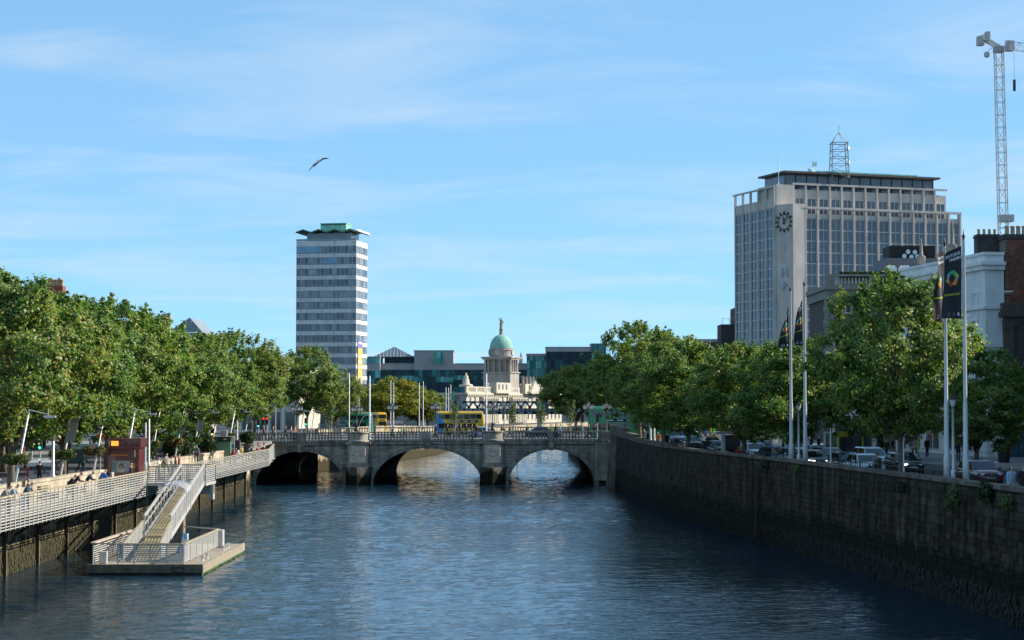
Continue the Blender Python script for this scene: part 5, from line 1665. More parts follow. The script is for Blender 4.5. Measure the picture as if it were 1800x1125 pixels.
o = obj("lettering", text_mesh("Dry Cleaners", .24, .006, black, bold=.006), sgo, (.85, -1.09, 3.2), (R(90), 0, 0)); o.scale = (.82, 1.5, 1)
m = MB(); m.box(.3, 1.4, -.7, -.6, 1.85, 2.5); so2 = m.build("blue_sign", M("blue_sign", (0.02, 0.08, 0.24), .5), db)
for k in range(3):
    m = MB(); m.box(.45, 1.25 - .15 * k, -.72, -.70, 2.3 - .16 * k, 2.36 - .16 * k); m.build("sign_line", M("pale_plate", (0, 0, 0)), so2)
bdoor = M("blue_painted_door", (0.02, 0.085, 0.15), .5, var=.6, vs=3)
for k in range(3):
    m = MB(); m.bev(.55 + .52 * k, 1.0 + .52 * k, -.12, 0, .05, 1.78, .02); dr = m.build("shop_door", bdoor, db)
    m = MB(); m.box(.62 + .52 * k, .93 + .52 * k, -.14, -.12, 1.0, 1.06); m.build("letter_plate", kerbm, dr)
    m = MB(); m.box(.9 + .52 * k, .94 + .52 * k, -.17, -.12, .8, .95); m.build("handle", kerbm, dr)
# dark balustraded building behind the near tree
gy0 = 215
gb_ = thing("balustrade_building", "dark brick building with stone balustrade roof behind the near right tree", "building", (xpx(1453, gy0), gy0, 5.0))
GW = 16.0
GZ = zpx(500, gy0) - 5.0
dbrick = M("dark_brick", (0.075, 0.06, 0.052), .9, var=.25, vs=3)
gst = M("weathered_limestone", (0.22, 0.205, 0.18), .85, var=.25, vs=1)
m = MB(); m.box(.3, GW, .2, 14, 0, GZ - 1); m.build("wall", dbrick, gb_)
m = MB(); m.box(0, GW, -.2, 14, GZ - 1.6, GZ - .6); m.box(-.3, GW, -.7, 14, GZ - .6, GZ - .1); m.build("cornice", gst, gb_)
for k in range(9):
    m = MB(); m.box(-.05 - (.12 if k % 2 else 0), .9 + (.25 if k % 2 else 0), -.02, 1.0, GZ - 2.4 - .8 * k, GZ - 1.62 - .8 * k); m.build("quoin", gst, gb_)
BZ1 = zpx(482, gy0) - 5.0
balg = MB(); balg.lathe([(.11, 0), (.07, .1), (.13, .35), (.06, .6), (.1, .75), (.1, BZ1 - GZ - .3)], 8)
balgm = balg.mesh("baluster", M("pale_baluster", (0.45, 0.40, 0.32), .8), True)
for s0, s1 in ((1.0, 4.8), (6.0, 9.8), (11, 15)):
    x_ = s0
    while x_ < s1: obj("baluster", balgm, gb_, (x_, 0, GZ - .1)); x_ += .4
for a, b_ in ((0, .9), (4.9, 5.9), (9.9, 10.9), (15, 16)):
    m = MB(); m.box(a, b_, -.2, .3, GZ - .1, BZ1 - .25); m.build("balustrade_pier", gst, gb_)
m = MB(); m.box(-.1, GW, -.28, .35, BZ1 - .25, BZ1); m.build("balustrade_rail", gst, gb_)
for k, (px_, py) in enumerate(((1487, 530), (1530, 530))):
    obj("window", sash(1.3, 2.1, gst), gb_, (xpx(px_, gy0) - xpx(1453, gy0) - .6, .1, zpx(py + 5, gy0) - 5.0 - 1))
m = MB(); x_ = xpx(1538, 219) - xpx(1453, gy0); zz_ = zpx(452, 219) - 5.0
m.add([(x_, 3.5, GZ), (GW + 3, 3.5, GZ), (GW + 3, 12, GZ), (x_, 12, GZ), (x_ + 1.6, 5.4, zz_), (GW + 3, 5.4, zz_), (GW + 3, 12, zz_), (x_ + 1.6, 12, zz_)], [(0, 1, 5, 4), (3, 0, 4, 7), (4, 5, 6, 7), (2, 3, 7, 6)]); m.build("slate_mansard", M("slate", (0.055, 0.065, 0.075), .6, var=.2, vs=2), gb_)
hb = MB(); hb.lathe([(.62, 0), (.62, .2), (.6, .22)], 4); 
for px_ in (1575, 1600):
    x_ = xpx(px_, 214) - xpx(1453, gy0)
    m = MB(); m.box(x_ - .6, x_ + .6, 1.1, 2.1, BZ1 - .8, BZ1 + .85); m.box(x_ - .45, x_ + .45, 1.2, 2.0, BZ1 + .85, BZ1 + 1.1); dmr = m.build("roof_turret", white_metal, gb_, smooth=False)
    for k in range(3):
        m = MB(); m.box(x_ - .3 + .22 * k, x_ - .16 + .22 * k, .98, 1.03, BZ1 - .45, BZ1 + .35); m.build("louvre", soot, dmr)
for k in range(5):
    m = MB(); m.box(0, 2.5, -.05, .05, .3, 3.2, 0); m.box(-.3, 0, -.12, .1, 0, 3.9, 1); m.box(-.3, 2.8, -.15, .1, 3.3, 3.9, 1); m.build("shop_front", [shopw, galv if k % 2 else white_paint], gb_, (.9 + 3.1 * k, .1, 0))
hedge_rng = np.random.default_rng(4)
HP = hedge_rng.uniform(size=(2600, 3)) * np.array([7.0, .8, 1.0]); HN = hedge_rng.normal(size=(2600, 3)); HN /= np.linalg.norm(HN, axis=1)[:, None]
hd = thing("roof_hedge", "clipped hedge on the roof terrace behind the stone balustrade", "hedge", (xpx(1482, gy0), gy0 + 1.4, 5.0 + BZ1 - .6))
obj("foliage", leaves_mesh("foliage", HP, HN, .22, shrub_leaf, hedge_rng), hd)
m = MB(); m.box(0, 7, .1, .7, -.5, .2); m.build("planter_box", gst, hd)
# black roof plant with dishes
rp_ = thing("roof_plant", "black roof plant screen with round white dishes above the mansard roof", "roof plant", (xpx(1565, 224), 224, zpx(462, 224)))
m = MB(); m.box(0, 5.4, 0, 4, 0, zpx(432, 224) - zpx(462, 224)); m.build("screen", M("charred_screen", (0.025, 0.018, 0.016), .8, var=.6, vs=1.5), rp_)
for k, (dx, dz2) in enumerate(((1.75, .8), (2.2, 1.3), (2.6, .7), (3.0, 1.25), (3.3, .75))):
    m = MB(); m.lathe([(0, -.1), (.2, -.06), (.27, .05)], 12); m.build("dish", white_metal, rp_, (dx, -.1, dz2), (R(90), 0, 0))
# two stone roof urns and a carved pedestal on the white house cornice
for k, (px_, py, Y, h, lab) in enumerate(((1621, 452, 185, 1.9, "white stone roof urn left of the banners"), (1676, 432, 176, 2.4, "white stone roof urn behind the nearer banner"))):
    t = thing("roof_urn", lab, "urn", (xpx(px_, Y), Y, zpx(py, Y)))
    m = MB(); m.lathe([(.42, -.6), (.42, 0), (.46, .05), (.2, .2), (.15, h * .5), (.08, h * .8), (.11, h * .9), (0, h)], 10); m.build("urn_body", gst, t, smooth=True)
# buildings peeping over the trees left of the clock building
lowb = thing("flat_roof_block", "brown flat roofed block peeping over the trees left of the clock building", "building", (xpx(1224, 320), 320, 5.1))
m = MB(); m.box(0, 9, 0, 10, 0, zpx(601, 320) - 5.1); m.build("wall", M("brown_block", (0.16, 0.12, 0.10), .9, var=.2), lowb)
m = MB(); m.box(-.1, 6.4, -.1, 10, zpx(601, 320) - 5.1, zpx(596, 320) - 5.1); m.build("parapet", oconc, lowb)
for k in range(4):
    m = MB(); m.box(.8 + 2.1 * k, 2.0 + 2.1 * k, -.05, .05, 9, 11.2); m.build("window", swin, lowb)
lb2 = thing("dark_block", "narrow dark block against the left edge of the clock building", "building", (xpx(1268, 312), 312, 5.1))
m = MB(); m.box(0, 4, 0, 6, 0, zpx(570, 312) - 5.1); m.box(2.2, 3.2, 0, 6, zpx(570, 312) - 5.1, zpx(541, 312) - 5.1); m.build("wall", soot, lb2)
m = MB(); 
for k in range(4): m.tube([(.2 + 1.2 * k, .2, zpx(570, 312) - 5.1), (.2 + 1.2 * k, .2, zpx(560, 312) - 5.1)], .04, 5)
m.beam((.2, .2, zpx(560, 312) - 5.1), (3.8, .2, zpx(560, 312) - 5.1), .05); m.build("roof_railing", galv, lb2)
# shaded shop terrace along the south quay beyond the white house
stt = M("shaded_limestone", (0.26, 0.24, 0.215), .85, var=.2, vs=.8, ov=.06)
prev = Vector((wx, wy, 0)) + dA * 21.3
specs = [(17, 9.5, "grey stone shop terrace with tall columns behind the parked cars", M("terrace_a", (0.20, 0.185, 0.17), .85, var=.2))]
for W_, H_, lab, mt in specs:
    t = thing("shop_terrace", lab, "shop building", (prev.x, prev.y, 4.9), wang)
    m = MB(); m.box(0, W_ - .3, -12, 0, 0, H_); m.build("wall", mt, t)
    m = MB(); m.box(-.1, W_ - .2, -12, .45, H_ - .5, H_); m.build("cornice", mt, t)
    n_ = int(W_ / 3.4)
    for k in range(n_):
        for z_ in (5.2, 8.8, 12.0):
            if z_ + 2.2 < H_: obj("window", sw1, t, (1.4 + 3.4 * k + 1.1, .06, z_), math.pi)
        m = MB(); m.box(0, 2.7, .05, .12, .4, 3.4, 0); m.box(-.35, -.05, .04, .35, 0, 4.0, 1); m.box(-.35, 3.05, .04, .3, 3.5, 4.1, 1); m.build("shop_front", [shopw, galv if k % 2 else white_paint], t, (.6 + 3.4 * k, 0, 0))
    prev = prev + dA * W_
# yellow figure sign on a bracket of the white house is a plain projecting sign
# the terrace goes on towards the camera beyond the right edge of the view; it shades the quay
for i, (y0, W_, H_, lab) in enumerate([(140, 24.6, 19, "dark house next to the dry cleaner's, past the right picture edge"), (114, 25.6, 20, "second house past the right picture edge"), (86, 27.6, 19, "third house past the right picture edge"), (58, 27.6, 20, "fourth house past the right picture edge")]):
    t = thing("terrace_house", lab, "house", (46.5, y0, 4.9), R(90))
    m = MB(); m.box(0, W_, -10, 0, 0, H_); m.build("wall", redb if i % 2 else dkst, t)
    m = MB(); m.box(-.1, W_ + .1, -10, .4, H_, H_ + .5); m.build("cornice", dkst, t)
    for k in range(6):
        for z_ in (5, 9, 13): obj("window", sw1, t, (2 + 4 * k, .06, z_), math.pi)
        m = MB(); m.box(0, 3, .02, .1, .4, 3.3); m.build("shop_window", shopw, t, (1 + 4 * k, 0, 0))
# ---- left bank terrace behind the trees
lf = [(112, 14, 15.5, (0.30, 0.13, 0.09), "red brick terrace house behind the far left trees"), (126, 15, 14.2, (0.50, 0.43, 0.33), "cream terrace house with red awning behind the traffic lights"),
      (141, 16, 15.4, (0.20, 0.10, 0.075), "dark red brick house behind the maroon kiosk"), (157, 16, 14.0, (0.44, 0.40, 0.34), "pale stone house behind the planters"),
      (173, 18, 16.0, (0.34, 0.30, 0.26), "grey stone house with a pale chimney behind the left trees"), (191, 20, 15.0, (0.24, 0.12, 0.09), "brick house behind the green bus")]
LX = -52.0
for i, (y0, W_, H_, colr, lab) in enumerate(lf):
    mt = M("terrace_left_%d" % i, colr, .9, var=.2, vs=1.2)
    t = thing("terrace_house", lab, "house", (LX, y0 + W_ - .2, zl(y0)), R(-90))
    # local x runs towards the camera, local +y faces the river
    m = MB(); m.box(0, W_ - .3, -12, 0, 0, H_); m.build("wall", mt, t)
    m = MB(); m.box(0, W_ - .25, -12, .4, H_, H_ + .5); m.build("cornice", north_cope, t)
    m = MB(); m.prism([(-12, H_ + .5), (-6, H_ + 3), (0, H_ + .5)], .2, W_ - .6, plane='yz'); m.build("roof", M("slate", (0, 0, 0)), t)
    n_ = int(W_ / 3.1)
    for k in range(n_):
        for z_ in (4.8, 8.0, 11.0):
            if z_ + 2.4 < H_: obj("window", sw1, t, (.9 + 3.1 * k + 1.15, .06, z_), math.pi)
        m = MB(); m.box(0, 2.5, .05, .14, .5, 3.0, 0); m.box(-.3, 0, .04, .3, 0, 3.7, 1); m.box(-.3, 2.8, .04, .4, 3.1, 3.8, 1); m.build("shop_front", [shopw, (M("shop_red", (0.35, 0.03, 0.02), .5), M("shop_green", (0.02, 0.12, 0.06), .5), M("shop_black", (0.03, 0.03, 0.03), .5), white_paint)[(i + k) % 4]], t, (.5 + 3.1 * k, 0, 0))
cs = thing("chimney_stack", "wide red brick chimney stack with nine pots above the left trees", "chimney", (xpx(89, 170), 170, zpx(514, 170)))
cw = 45 * 170 / FPX
m = MB(); m.box(-cw / 2, cw / 2, -.6, .6, -8, zpx(508, 170) - zpx(519, 170)); m.build("stack", M("chimney_brick", (0.24, 0.07, 0.045), .9, var=.3, vs=4), cs)
for k in range(9): obj("chimney_pot", potme, cs, (-cw / 2 + .2 + (cw - .4) * k / 8, 0, zpx(508, 170) - zpx(519, 170)), 0, (1, 1, 1.2 + .3 * (k % 3 == 1)))
m = MB(); m.tube([(-cw / 2 - .4, 0, -2), (-cw / 2 - .4, 0, 1.9)], .03, 5); m.build("aerial", lat, cs)
cs2 = thing("chimney_stack", "pale stone chimney stack beside the glass gable above the left trees", "chimney", (xpx(287, 215), 215, zpx(575, 215)))
m = MB(); m.box(-.75, .75, -.7, .7, -8, 1.0); m.box(-.9, .9, -.8, .8, 1.0, 1.25); m.build("stack", north_cope, cs2)
for k in range(3): obj("chimney_pot", potme, cs2, (-.5 + .5 * k, 0, 1.25), 0, (1, 1, .6))
gg = thing("glass_gable", "grey glazed gable roof showing above the left trees", "glass roof", (xpx(333, 262), 262, zpx(584, 262)))
gw_, gh_ = 24 * 262 / FPX, zpx(558, 262) - zpx(584, 262)
m = MB(); m.add([(-gw_ * 1.6, 0, 0), (gw_ * .95, 0, 0), (0, 0, gh_), (-gw_ * 1.6, 12, 0), (gw_ * .95, 12, 0), (0, 12, gh_)], [(0, 1, 2), (1, 4, 5, 2), (3, 0, 2, 5)]); m.build("glazing", M("matt_glazing", (0.24, 0.27, 0.28), .35, var=.15), gg)
for k in range(5):
    t_ = -1.4 + .5 * k; m = MB(); zt3_ = gh_ * (1 - abs(t_) / 1.6) if t_ < 0 else gh_ * (1 - t_ / .95)
    m.beam((t_ * gw_, -.05, 0), (t_ * gw_, -.05, zt3_), .08); m.build("glazing_bar", lat, gg)
m = MB(); m.box(-gw_ * 1.7, gw_, 0, 12, -14, -.05); m.build("base_block", M("terrace_left_4", (0, 0, 0)), gg)
# cream corner building at the north end of the bridge
cb = thing("cream_building", "sunlit cream stone building at the left end of the bridge", "building", (xpx(420, 330), 330, 5.1), R(-12))
m = MB(); m.box(0, 11, 0, 12, 0, 10.6); m.build("wall", M("cream_facade", (0.62, 0.54, 0.42), .85, var=.12), cb)
for k in range(4):
    for z_ in (4.5, 7.6): obj("window", sw1, cb, (1 + 2.6 * k, -.06, z_))
    m = MB(); m.box(.8 + 2.6 * k, 2.4 + 2.6 * k, -.08, .02, .2, 3.2); m.build("shop_window", shopw, cb)
    m = MB(); m.box(.3 + 2.6 * k, .6 + 2.6 * k, -.25, .02, 0, 4); m.build("pilaster", white_paint, cb)
for z_ in (7.1, 10.4):
    m = MB(); m.box(-.1, 11.1, -.2, 0, z_, z_ + .2); m.build("string_course", white_paint, cb)
# long low blocks that close the far street ends
fb = thing("far_terrace", "far row of grey houses behind the yellow trees", "building", (xpx(470, 420), 420, 5.1), R(-6))
m = MB(); m.box(0, 24, 0, 10, 0, 9); m.build("wall", M("far_grey", (0.30, 0.27, 0.24), .9, var=.2), fb)
for k in range(9):
    m = MB(); m.box(1 + 2.6 * k, 2.1 + 2.6 * k, -.06, .02, 5, 7); m.build("window", swin, fb)
    m = MB(); m.box(.8 + 2.6 * k, 2.6 + 2.6 * k, -.06, .02, .3, 2.8); m.build("shop_window", shopw, fb)
# south side far blocks beyond the bridge
fs_ = thing("far_terrace", "far dark brick houses behind the right bank trees beyond the bridge", "building", (xpx(1075, 345), 345, 5.1), R(8))
m = MB(); m.box(0, 26, 0, 10, 0, 11); m.build("wall", M("far_brick", (0.15, 0.09, 0.07), .9, var=.2), fs_)
for k in range(9):
    m = MB(); m.box(1 + 2.8 * k, 2.1 + 2.8 * k, -.06, .02, 5, 7.2); m.build("window", swin, fs_)
    m = MB(); m.box(.8 + 2.8 * k, 2.9 + 2.8 * k, -.06, .02, .3, 2.9); m.build("shop_window", shopw, fs_)

# ---- tower crane
cr = thing("tower_crane", "pale lattice tower crane rising behind the houses at the right edge", "crane", (xpx(1771, 330), 330, 5.1))
cmat = M("crane_paint", (0.62, 0.57, 0.50), .5, var=.12)
ct = zpx(92, 330) - 5.1
lattice("tower_mast", (0, 0, 0), (-.9, 0, ct), 1.55, 1.35, 30, cr, cmat, .1)
m = MB(); m.box(-1.7, -.1, -.9, .9, ct, ct + 1.0); m.build("slew_ring", M("crane_grey", (0.34, 0.32, 0.30), .6), cr)
m = MB(); m.box(.3, 1.6, -1.2, .5, ct + .2, ct + 1.9, 0); m.box(1.6, 1.64, -1.0, .3, ct + .7, ct + 1.7, 1); m.build("cab", [M("cab_grey", (0.38, 0.37, 0.35), .5), swin], cr)
jd = Vector((3.9, -6.0, -1.95))
m = MB()
p0 = Vector((.2, 0, ct + .6))
for i in range(14):
    a_, b_ = p0 + jd * (i / 3.2), p0 + jd * ((i + 1) / 3.2)
    u = Vector((0, 0, 1.5)); w_ = Vector((.6, .4, 0))
    for e in (-1, 1): m.beam(a_ + w_ * e, b_ + w_ * e, .14)
    m.beam(a_ + u, b_ + u, .14)
    for e in (-1, 1): m.beam(a_ + w_ * e, (a_ + b_) / 2 + u, .07); m.beam((a_ + b_) / 2 + u, b_ + w_ * e, .07)
    m.beam(a_ - w_, b_ + w_, .06)
m.build("jib", cmat, cr)
cj = Vector((-2.5, 2.6, 2.4))
m = MB()
p0 = Vector((-.9, 0, ct + .9))
for e in (-.6, .6): m.beam(p0 + Vector((0, e, 0)), p0 + cj + Vector((0, e, 0)), .16, .7)
for i in range(6): m.beam(p0 + cj * (i / 6) + Vector((0, -.6, .3)), p0 + cj * ((i + 1) / 6) + Vector((0, .6, .3)), .08)
m.build("counter_jib", cmat, cr)
for e, dz2, s_ in ((1.0, -.9, .62), (.62, .6, .4)):
    m = MB(); c = p0 + cj * e; m.box(c.x - 1.0 * s_, c.x + .8 * s_, c.y - .8, c.y + .7, c.z + dz2 - .7, c.z + dz2 + .9); m.build("counterweight", M("weight_grey", (0.46, 0.44, 0.42), .7), cr)
m = MB(); m.lathe([(.25, -.5), (.5, -.3), (.5, .3), (.2, .5)], 10, (-3.0, 0, ct - .4)); m.tube([(-3, 0, ct), (-2, 0, ct + .9)], .05, 5); m.build("floodlight", M("weight_grey", (0, 0, 0)), cr)
m = MB(); m.tube([(1.5, -1, ct), (1.5, -1, ct - 5)], .03, 5); m.box(1.3, 1.7, -1.2, -.8, ct - 7, ct - 5); m.build("hook", darksteel, cr)
m = MB(); m.box(-1.0, 1.2, -1.1, 1.1, zpx(378, 330) - 5.1 - 1.2, zpx(378, 330) - 5.1); m.build("platform_cage", lat, cr)
# ------------------------------------------------------------------ vehicles (front towards local -y)
car_glass = glass("car_glass", (0.015, 0.018, 0.02), .04, 0)
tyre_m = M("tyre_rubber", (0.018, 0.018, 0.018), .85)
rim_m = M("alloy_rim", (0.45, 0.45, 0.46), .3, metal=.8)
lamp_m = M("headlamp_glass", (0.55, 0.57, 0.60), .1, spec=.8)
lit_m = M("lit_headlamp", (1.0, 0.93, 0.78), .2, emit=3.0)
amber_m = M("lit_amber", (1.0, 0.42, 0.05), .3, emit=2.5)
red_m = M("tail_lamp", (0.35, 0.01, 0.01), .2)
trim_m = M("black_trim", (0.02, 0.02, 0.02), .5)
plate_m = M("number_plate", (0.70, 0.70, 0.66), .5)
chrome = M("chrome", (0.65, 0.65, 0.66), .12, metal=1.0, var=.03)

def wheel_mesh(r, w):
    t = MB(); t.lathe([(r * .62, -w / 2), (r * .93, -w / 2), (r, -w * .32), (r, w * .32), (r * .93, w / 2), (r * .62, w / 2)], 18)
    t.v = [(z, x, y) for x, y, z in t.v]
    h = MB(); h.lathe([(0, -w * .42), (r * .2, -w * .44), (r * .55, -w * .36), (r * .66, -w * .47), (r * .66, w * .47), (r * .55, w * .36), (r * .2, w * .44), (0, w * .42)], 14)
    h.v = [(z, x, y) for x, y, z in h.v]
    return t.mesh("tyre", tyre_m, True), h.mesh("rim", rim_m, True)
WH = {}
def add_wheels(t, xs, ys, r, w):
    key = (r, w)
    if key not in WH: WH[key] = wheel_mesh(r, w)
    for x in xs:
        for y in ys:
            wobj = obj("wheel", WH[key][0], t, (x, y, r))
            obj("rim", WH[key][1], wobj)

def loft(mb, secs, mi=0, cap=True):
    n = len(secs[0])
    base = len(mb.v)
    vs = [v for s in secs for v in s]
    fs = []
    for i in range(len(secs) - 1):
        for k in range(n - 1):
            fs.append((i * n + k, i * n + k + 1, (i + 1) * n + k + 1, (i + 1) * n + k))
        fs.append((i * n + n - 1, i * n, (i + 1) * n, (i + 1) * n + n - 1))
    if cap:
        fs.append(tuple(range(n - 1, -1, -1))); fs.append(tuple((len(secs) - 1) * n + k for k in range(n)))
    mb.add(vs, fs, mi)

def car(name, label, loc, rot, paintm, L=4.2, W=1.76, H=1.46, style='hatch', lights=0, group=None, badge=False, taxi=False):
    t = thing(name, label, "car" if style != 'mpv' else "car", loc, rot, group)
    hl, hw_ = L / 2, W / 2
    # stations from front (-y) to rear: y, bottom, half width, shoulder, centre top
    sh = .60 * H
    hood = .64 * H
    st = [(-hl, .30, .74, .42 * H, .44 * H), (-hl + .10, .20, .90, .50 * H, .53 * H), (-hl + .45, .19, .98, .56 * H, .60 * H), (-hl + .95, .19, 1.0, .59 * H, hood),
          (-hl + L * .30, .19, 1.0, .61 * H, .66 * H), (0, .19, 1.0, .62 * H, .66 * H), (hl - L * .22, .19, 1.0, .635 * H, .66 * H), (hl - .35, .22, .98, .64 * H, .67 * H), (hl - .08, .26, .90, .62 * H, .65 * H), (hl, .34, .80, .56 * H, .58 * H)]
    secs = []
    for (y, zb, f, zs_, zc) in st:
        w = hw_ * f
        half = [(w * .86, zb), (w * .97, zb + .10), (w, zs_ * .72), (w * .985, zs_ - .06), (w * .93, zs_), (w * .55, zc), (0, zc + .012)]
        ring = [(x, y, z) for x, z in half] + [(-x, y, z) for x, z in reversed(half[:-1])]
        secs.append(ring)
    b = MB(); loft(b, secs)
    body = b.build("body", paintm, t, smooth=True)
    # cabin
    zs0 = .615 * H
    if style == 'hatch': yw0, yr0, yr1, yw1 = -hl + L * .26, -hl + L * .44, hl - .75, hl - .22
    elif style == 'mpv': yw0, yr0, yr1, yw1 = -hl + L * .20, -hl + L * .40, hl - .45, hl - .10
    else: yw0, yr0, yr1, yw1 = -hl + L * .28, -hl + L * .45, hl - 1.25, hl - .62
    wb_, wr_ = hw_ * .92, hw_ * .72
    cab = MB()
    ringb = [(-wb_, yw0), (0, yw0 - .10), (wb_, yw0), (wb_ * 1.0, yw1), (0, yw1 + .06), (-wb_, yw1)]
    ringm = [(-wr_ * 1.03, yr0 - .06), (0, yr0 - .12), (wr_ * 1.03, yr0 - .06), (wr_ * 1.03, yr1 + .05), (0, yr1 + .09), (-wr_ * 1.03, yr1 + .05)]
    ringt = [(-wr_ * .86, yr0 + .12), (0, yr0 + .08), (wr_ * .86, yr0 + .12), (wr_ * .86, yr1 - .08), (0, yr1 - .05), (-wr_ * .86, yr1 - .08)]
    vs = [(x, y, zs0) for x, y in ringb] + [(x, y, H - .07) for x, y in ringm] + [(x, y, H) for x, y in ringt]
    fs = []
    for i in range(2):
        for k in range(6):
            k2 = (k + 1) % 6
            fs.append((i * 6 + k, i * 6 + k2, (i + 1) * 6 + k2, (i + 1) * 6 + k))
    fs.append((12, 13, 16, 17)); fs.append((13, 14, 15, 16))
    cab.add(vs, fs); cab.build("cabin", paintm, t, smooth=False)
    # glass panes just proud of the cabin
    def pane(nm, a, bq, c, d, off):
        g = MB(); q4 = [Vector(a), Vector(bq), Vector(c), Vector(d)]
        ctr = sum(q4, Vector()) / 4
        q4 = [ctr + (v - ctr) * .9 + Vector(off) for v in q4]
        g.add(q4 + [v - Vector(off) * 1.5 for v in q4], [(0, 1, 2, 3), (0, 4, 5, 1), (1, 5, 6, 2), (2, 6, 7, 3), (3, 7, 4, 0)])
        return g.build(nm, car_glass, t)
    g = MB()
    o_ = Vector((0, -.02, .012))
    wl0, wc0, wr0 = Vector(vs[0]), Vector(vs[1]), Vector(vs[2]); ml, mc, mr_ = Vector(vs[6]), Vector(vs[7]), Vector(vs[8])
    def ins(bt, tp, f): return bt.lerp(tp, f)
    q6 = [ins(wl0, ml, .10) * 1, ins(wc0, mc, .10), ins(wr0, mr_, .10), ins(wl0, ml, .93), ins(wc0, mc, .93), ins(wr0, mr_, .93)]
    for i in (0, 3): q6[i] = q6[i] + Vector((.07, 0, 0))
    for i in (2, 5): q6[i] = q6[i] - Vector((.07, 0, 0))
    g.add([v + o_ for v in q6], [(0, 1, 4, 3), (1, 2, 5, 4)]); g.build("windscreen", car_glass, t, smooth=True)
    rl, rc, rr_ = Vector(vs[5]), Vector(vs[4]), Vector(vs[3]); tl, tc, tr_ = Vector(vs[11]), Vector(vs[10]), Vector(vs[9])
    g = MB(); q6 = [ins(rl, tl, .15), ins(rc, tc, .15), ins(rr_, tr_, .15), ins(rl, tl, .9), ins(rc, tc, .9), ins(rr_, tr_, .9)]
    g.add([v + Vector((0, .02, .012)) for v in q6], [(0, 1, 4, 3), (1, 2, 5, 4)]); g.build("rear_window", car_glass, t, smooth=True)
    for sx in (-1, 1):
        A = Vector((sx * wb_, yw0, zs0)); B = Vector((sx * wb_, yw1, zs0)); C_ = Vector((sx * wr_ * 1.03, yr1 + .05, H - .07)); D_ = Vector((sx * wr_ * 1.03, yr0 - .06, H - .07))
        m1b, m1t = A.lerp(B, .5), D_.lerp(C_, .48)
        for (a, bq, c, d) in ((A, m1b, m1t, D_), (m1b, B, C_, m1t)): pane("side_window", a, bq, c, d, (sx * .012, 0, .006))
        g = MB(); g.lathe([(0, -.1), (.07, -.06), (.09, 0), (.07, .06), (0, .1)], 8, (sx * (hw_ + .10), yw0 + .28, zs0 + .08), sx=1.25); g.beam((sx * hw_ * .9, yw0 + .3, zs0 + .02), (sx * (hw_ + .06), yw0 + .28, zs0 + .06), .05); g.build("wing_mirror", paintm, t, smooth=True)
        # headlamp wrapped round the corner
        hm = lamp_m if not lights else (lit_m if lights == 1 or sx < 0 else lamp_m)
        g = MB()
        z0_, z1_ = .42 * H, .51 * H
        pts = [(hw_ * .42, -hl - .012), (hw_ * .70, -hl + .02), (hw_ * .93, -hl + .16), (hw_ * .985, -hl + .40)]
        vs2 = [(sx * x, y, z0_ + .02 * i) for i, (x, y) in enumerate(pts)] + [(sx * x * .985, y + .05, z1_ + .015 * i) for i, (x, y) in enumerate(pts)]
        g.add(vs2, [(i, i + 1, i + 5, i + 4) for i in range(3)]); g.build("headlamp", hm, t, smooth=True)
        g = MB(); g.box(-.09, .09, -.01, .03, -.06, .06); g.build("fog_lamp", trim_m if lights != 2 else (amber_m if sx < 0 else trim_m), t, (sx * hw_ * .72, -hl + .045, .30 * H))
        g = MB(); g.box(-.14, .14, -.02, .03, 0, .2); g.build("tail_lamp", red_m, t, (sx * hw_ * .70, hl - .04, .50 * H))
    g = MB(); g.bev(-hw_ * .52, hw_ * .52, -.05, .05, 0, .12 * H * .7, .012); g.build("grille", trim_m, t, (0, -hl + .03, .395 * H))
    g = MB(); g.bev(-hw_ * .62, hw_ * .62, -.05, .05, 0, .13, .02); g.build("air_intake", trim_m, t, (0, -hl + .04, .20 * H))
    g = MB(); g.box(-.26, .26, -.015, .02, 0, .11); pl_ = g.build("number_plate", plate_m, t, (0, -hl - .02, .30 * H))
    for k in range(6):
        g = MB(); g.box(-.20 + .07 * k, -.16 + .07 * k, -.02, -.014, .03, .08); g.build("plate_character", trim_m, pl_)
    if badge:
        e = MB(); e.lathe([(.075, 0), (.09, 0), (.09, .02), (.075, .02), (.075, 0)], 20); e.v = [(x, -z, y) for x, y, z in e.v]
        bd = e.build("badge", chrome, t, (0, -hl - .03, .445 * H))
        for (a, c_) in (((-.04, .062), (0, .01)), ((0, .01), (.04, .062)), ((-.062, .03), (-.03, -.06)), ((-.03, -.06), (0, .0)), ((0, 0), (.03, -.06)), ((.03, -.06), (.062, .03))):
            e = MB(); e.beam((a[0], -.015, a[1]), (c_[0], -.015, c_[1]), .014, .014); e.build("badge_bar", chrome, bd)
    else:
        e = MB(); e.lathe([(0, 0), (.05, 0), (.05, .02), (0, .02)], 10); e.v = [(x, -z, y) for x, y, z in e.v]; e.build("badge", chrome, t, (0, -hl - .03, .445 * H))
    r_ = .31
    for sx in (-1, 1):
        for y in (-hl + .80, hl - .76):
            g = MB(); g.lathe([(0, 0), (r_ * 1.16, 0), (r_ * 1.16, .02), (0, .02)], 18, (0, 0, 0), a0=0, a1=2 * math.pi); g.v = [(sx * (z), x, y2) for x, y2, z in g.v]; g.build("wheel_arch", trim_m, t, (sx * (hw_ - .012), y, r_))
    add_wheels(t, (-hw_ + .08, hw_ - .08), (-hl + .80, hl - .76), r_, .2)
    if taxi:
        g = MB(); g.bev(-.55, .55, -.1, .1, H, H + .14, .03); g.build("taxi_sign", M("taxi_yellow", (0.65, 0.55, 0.12), .4), t)
    return t
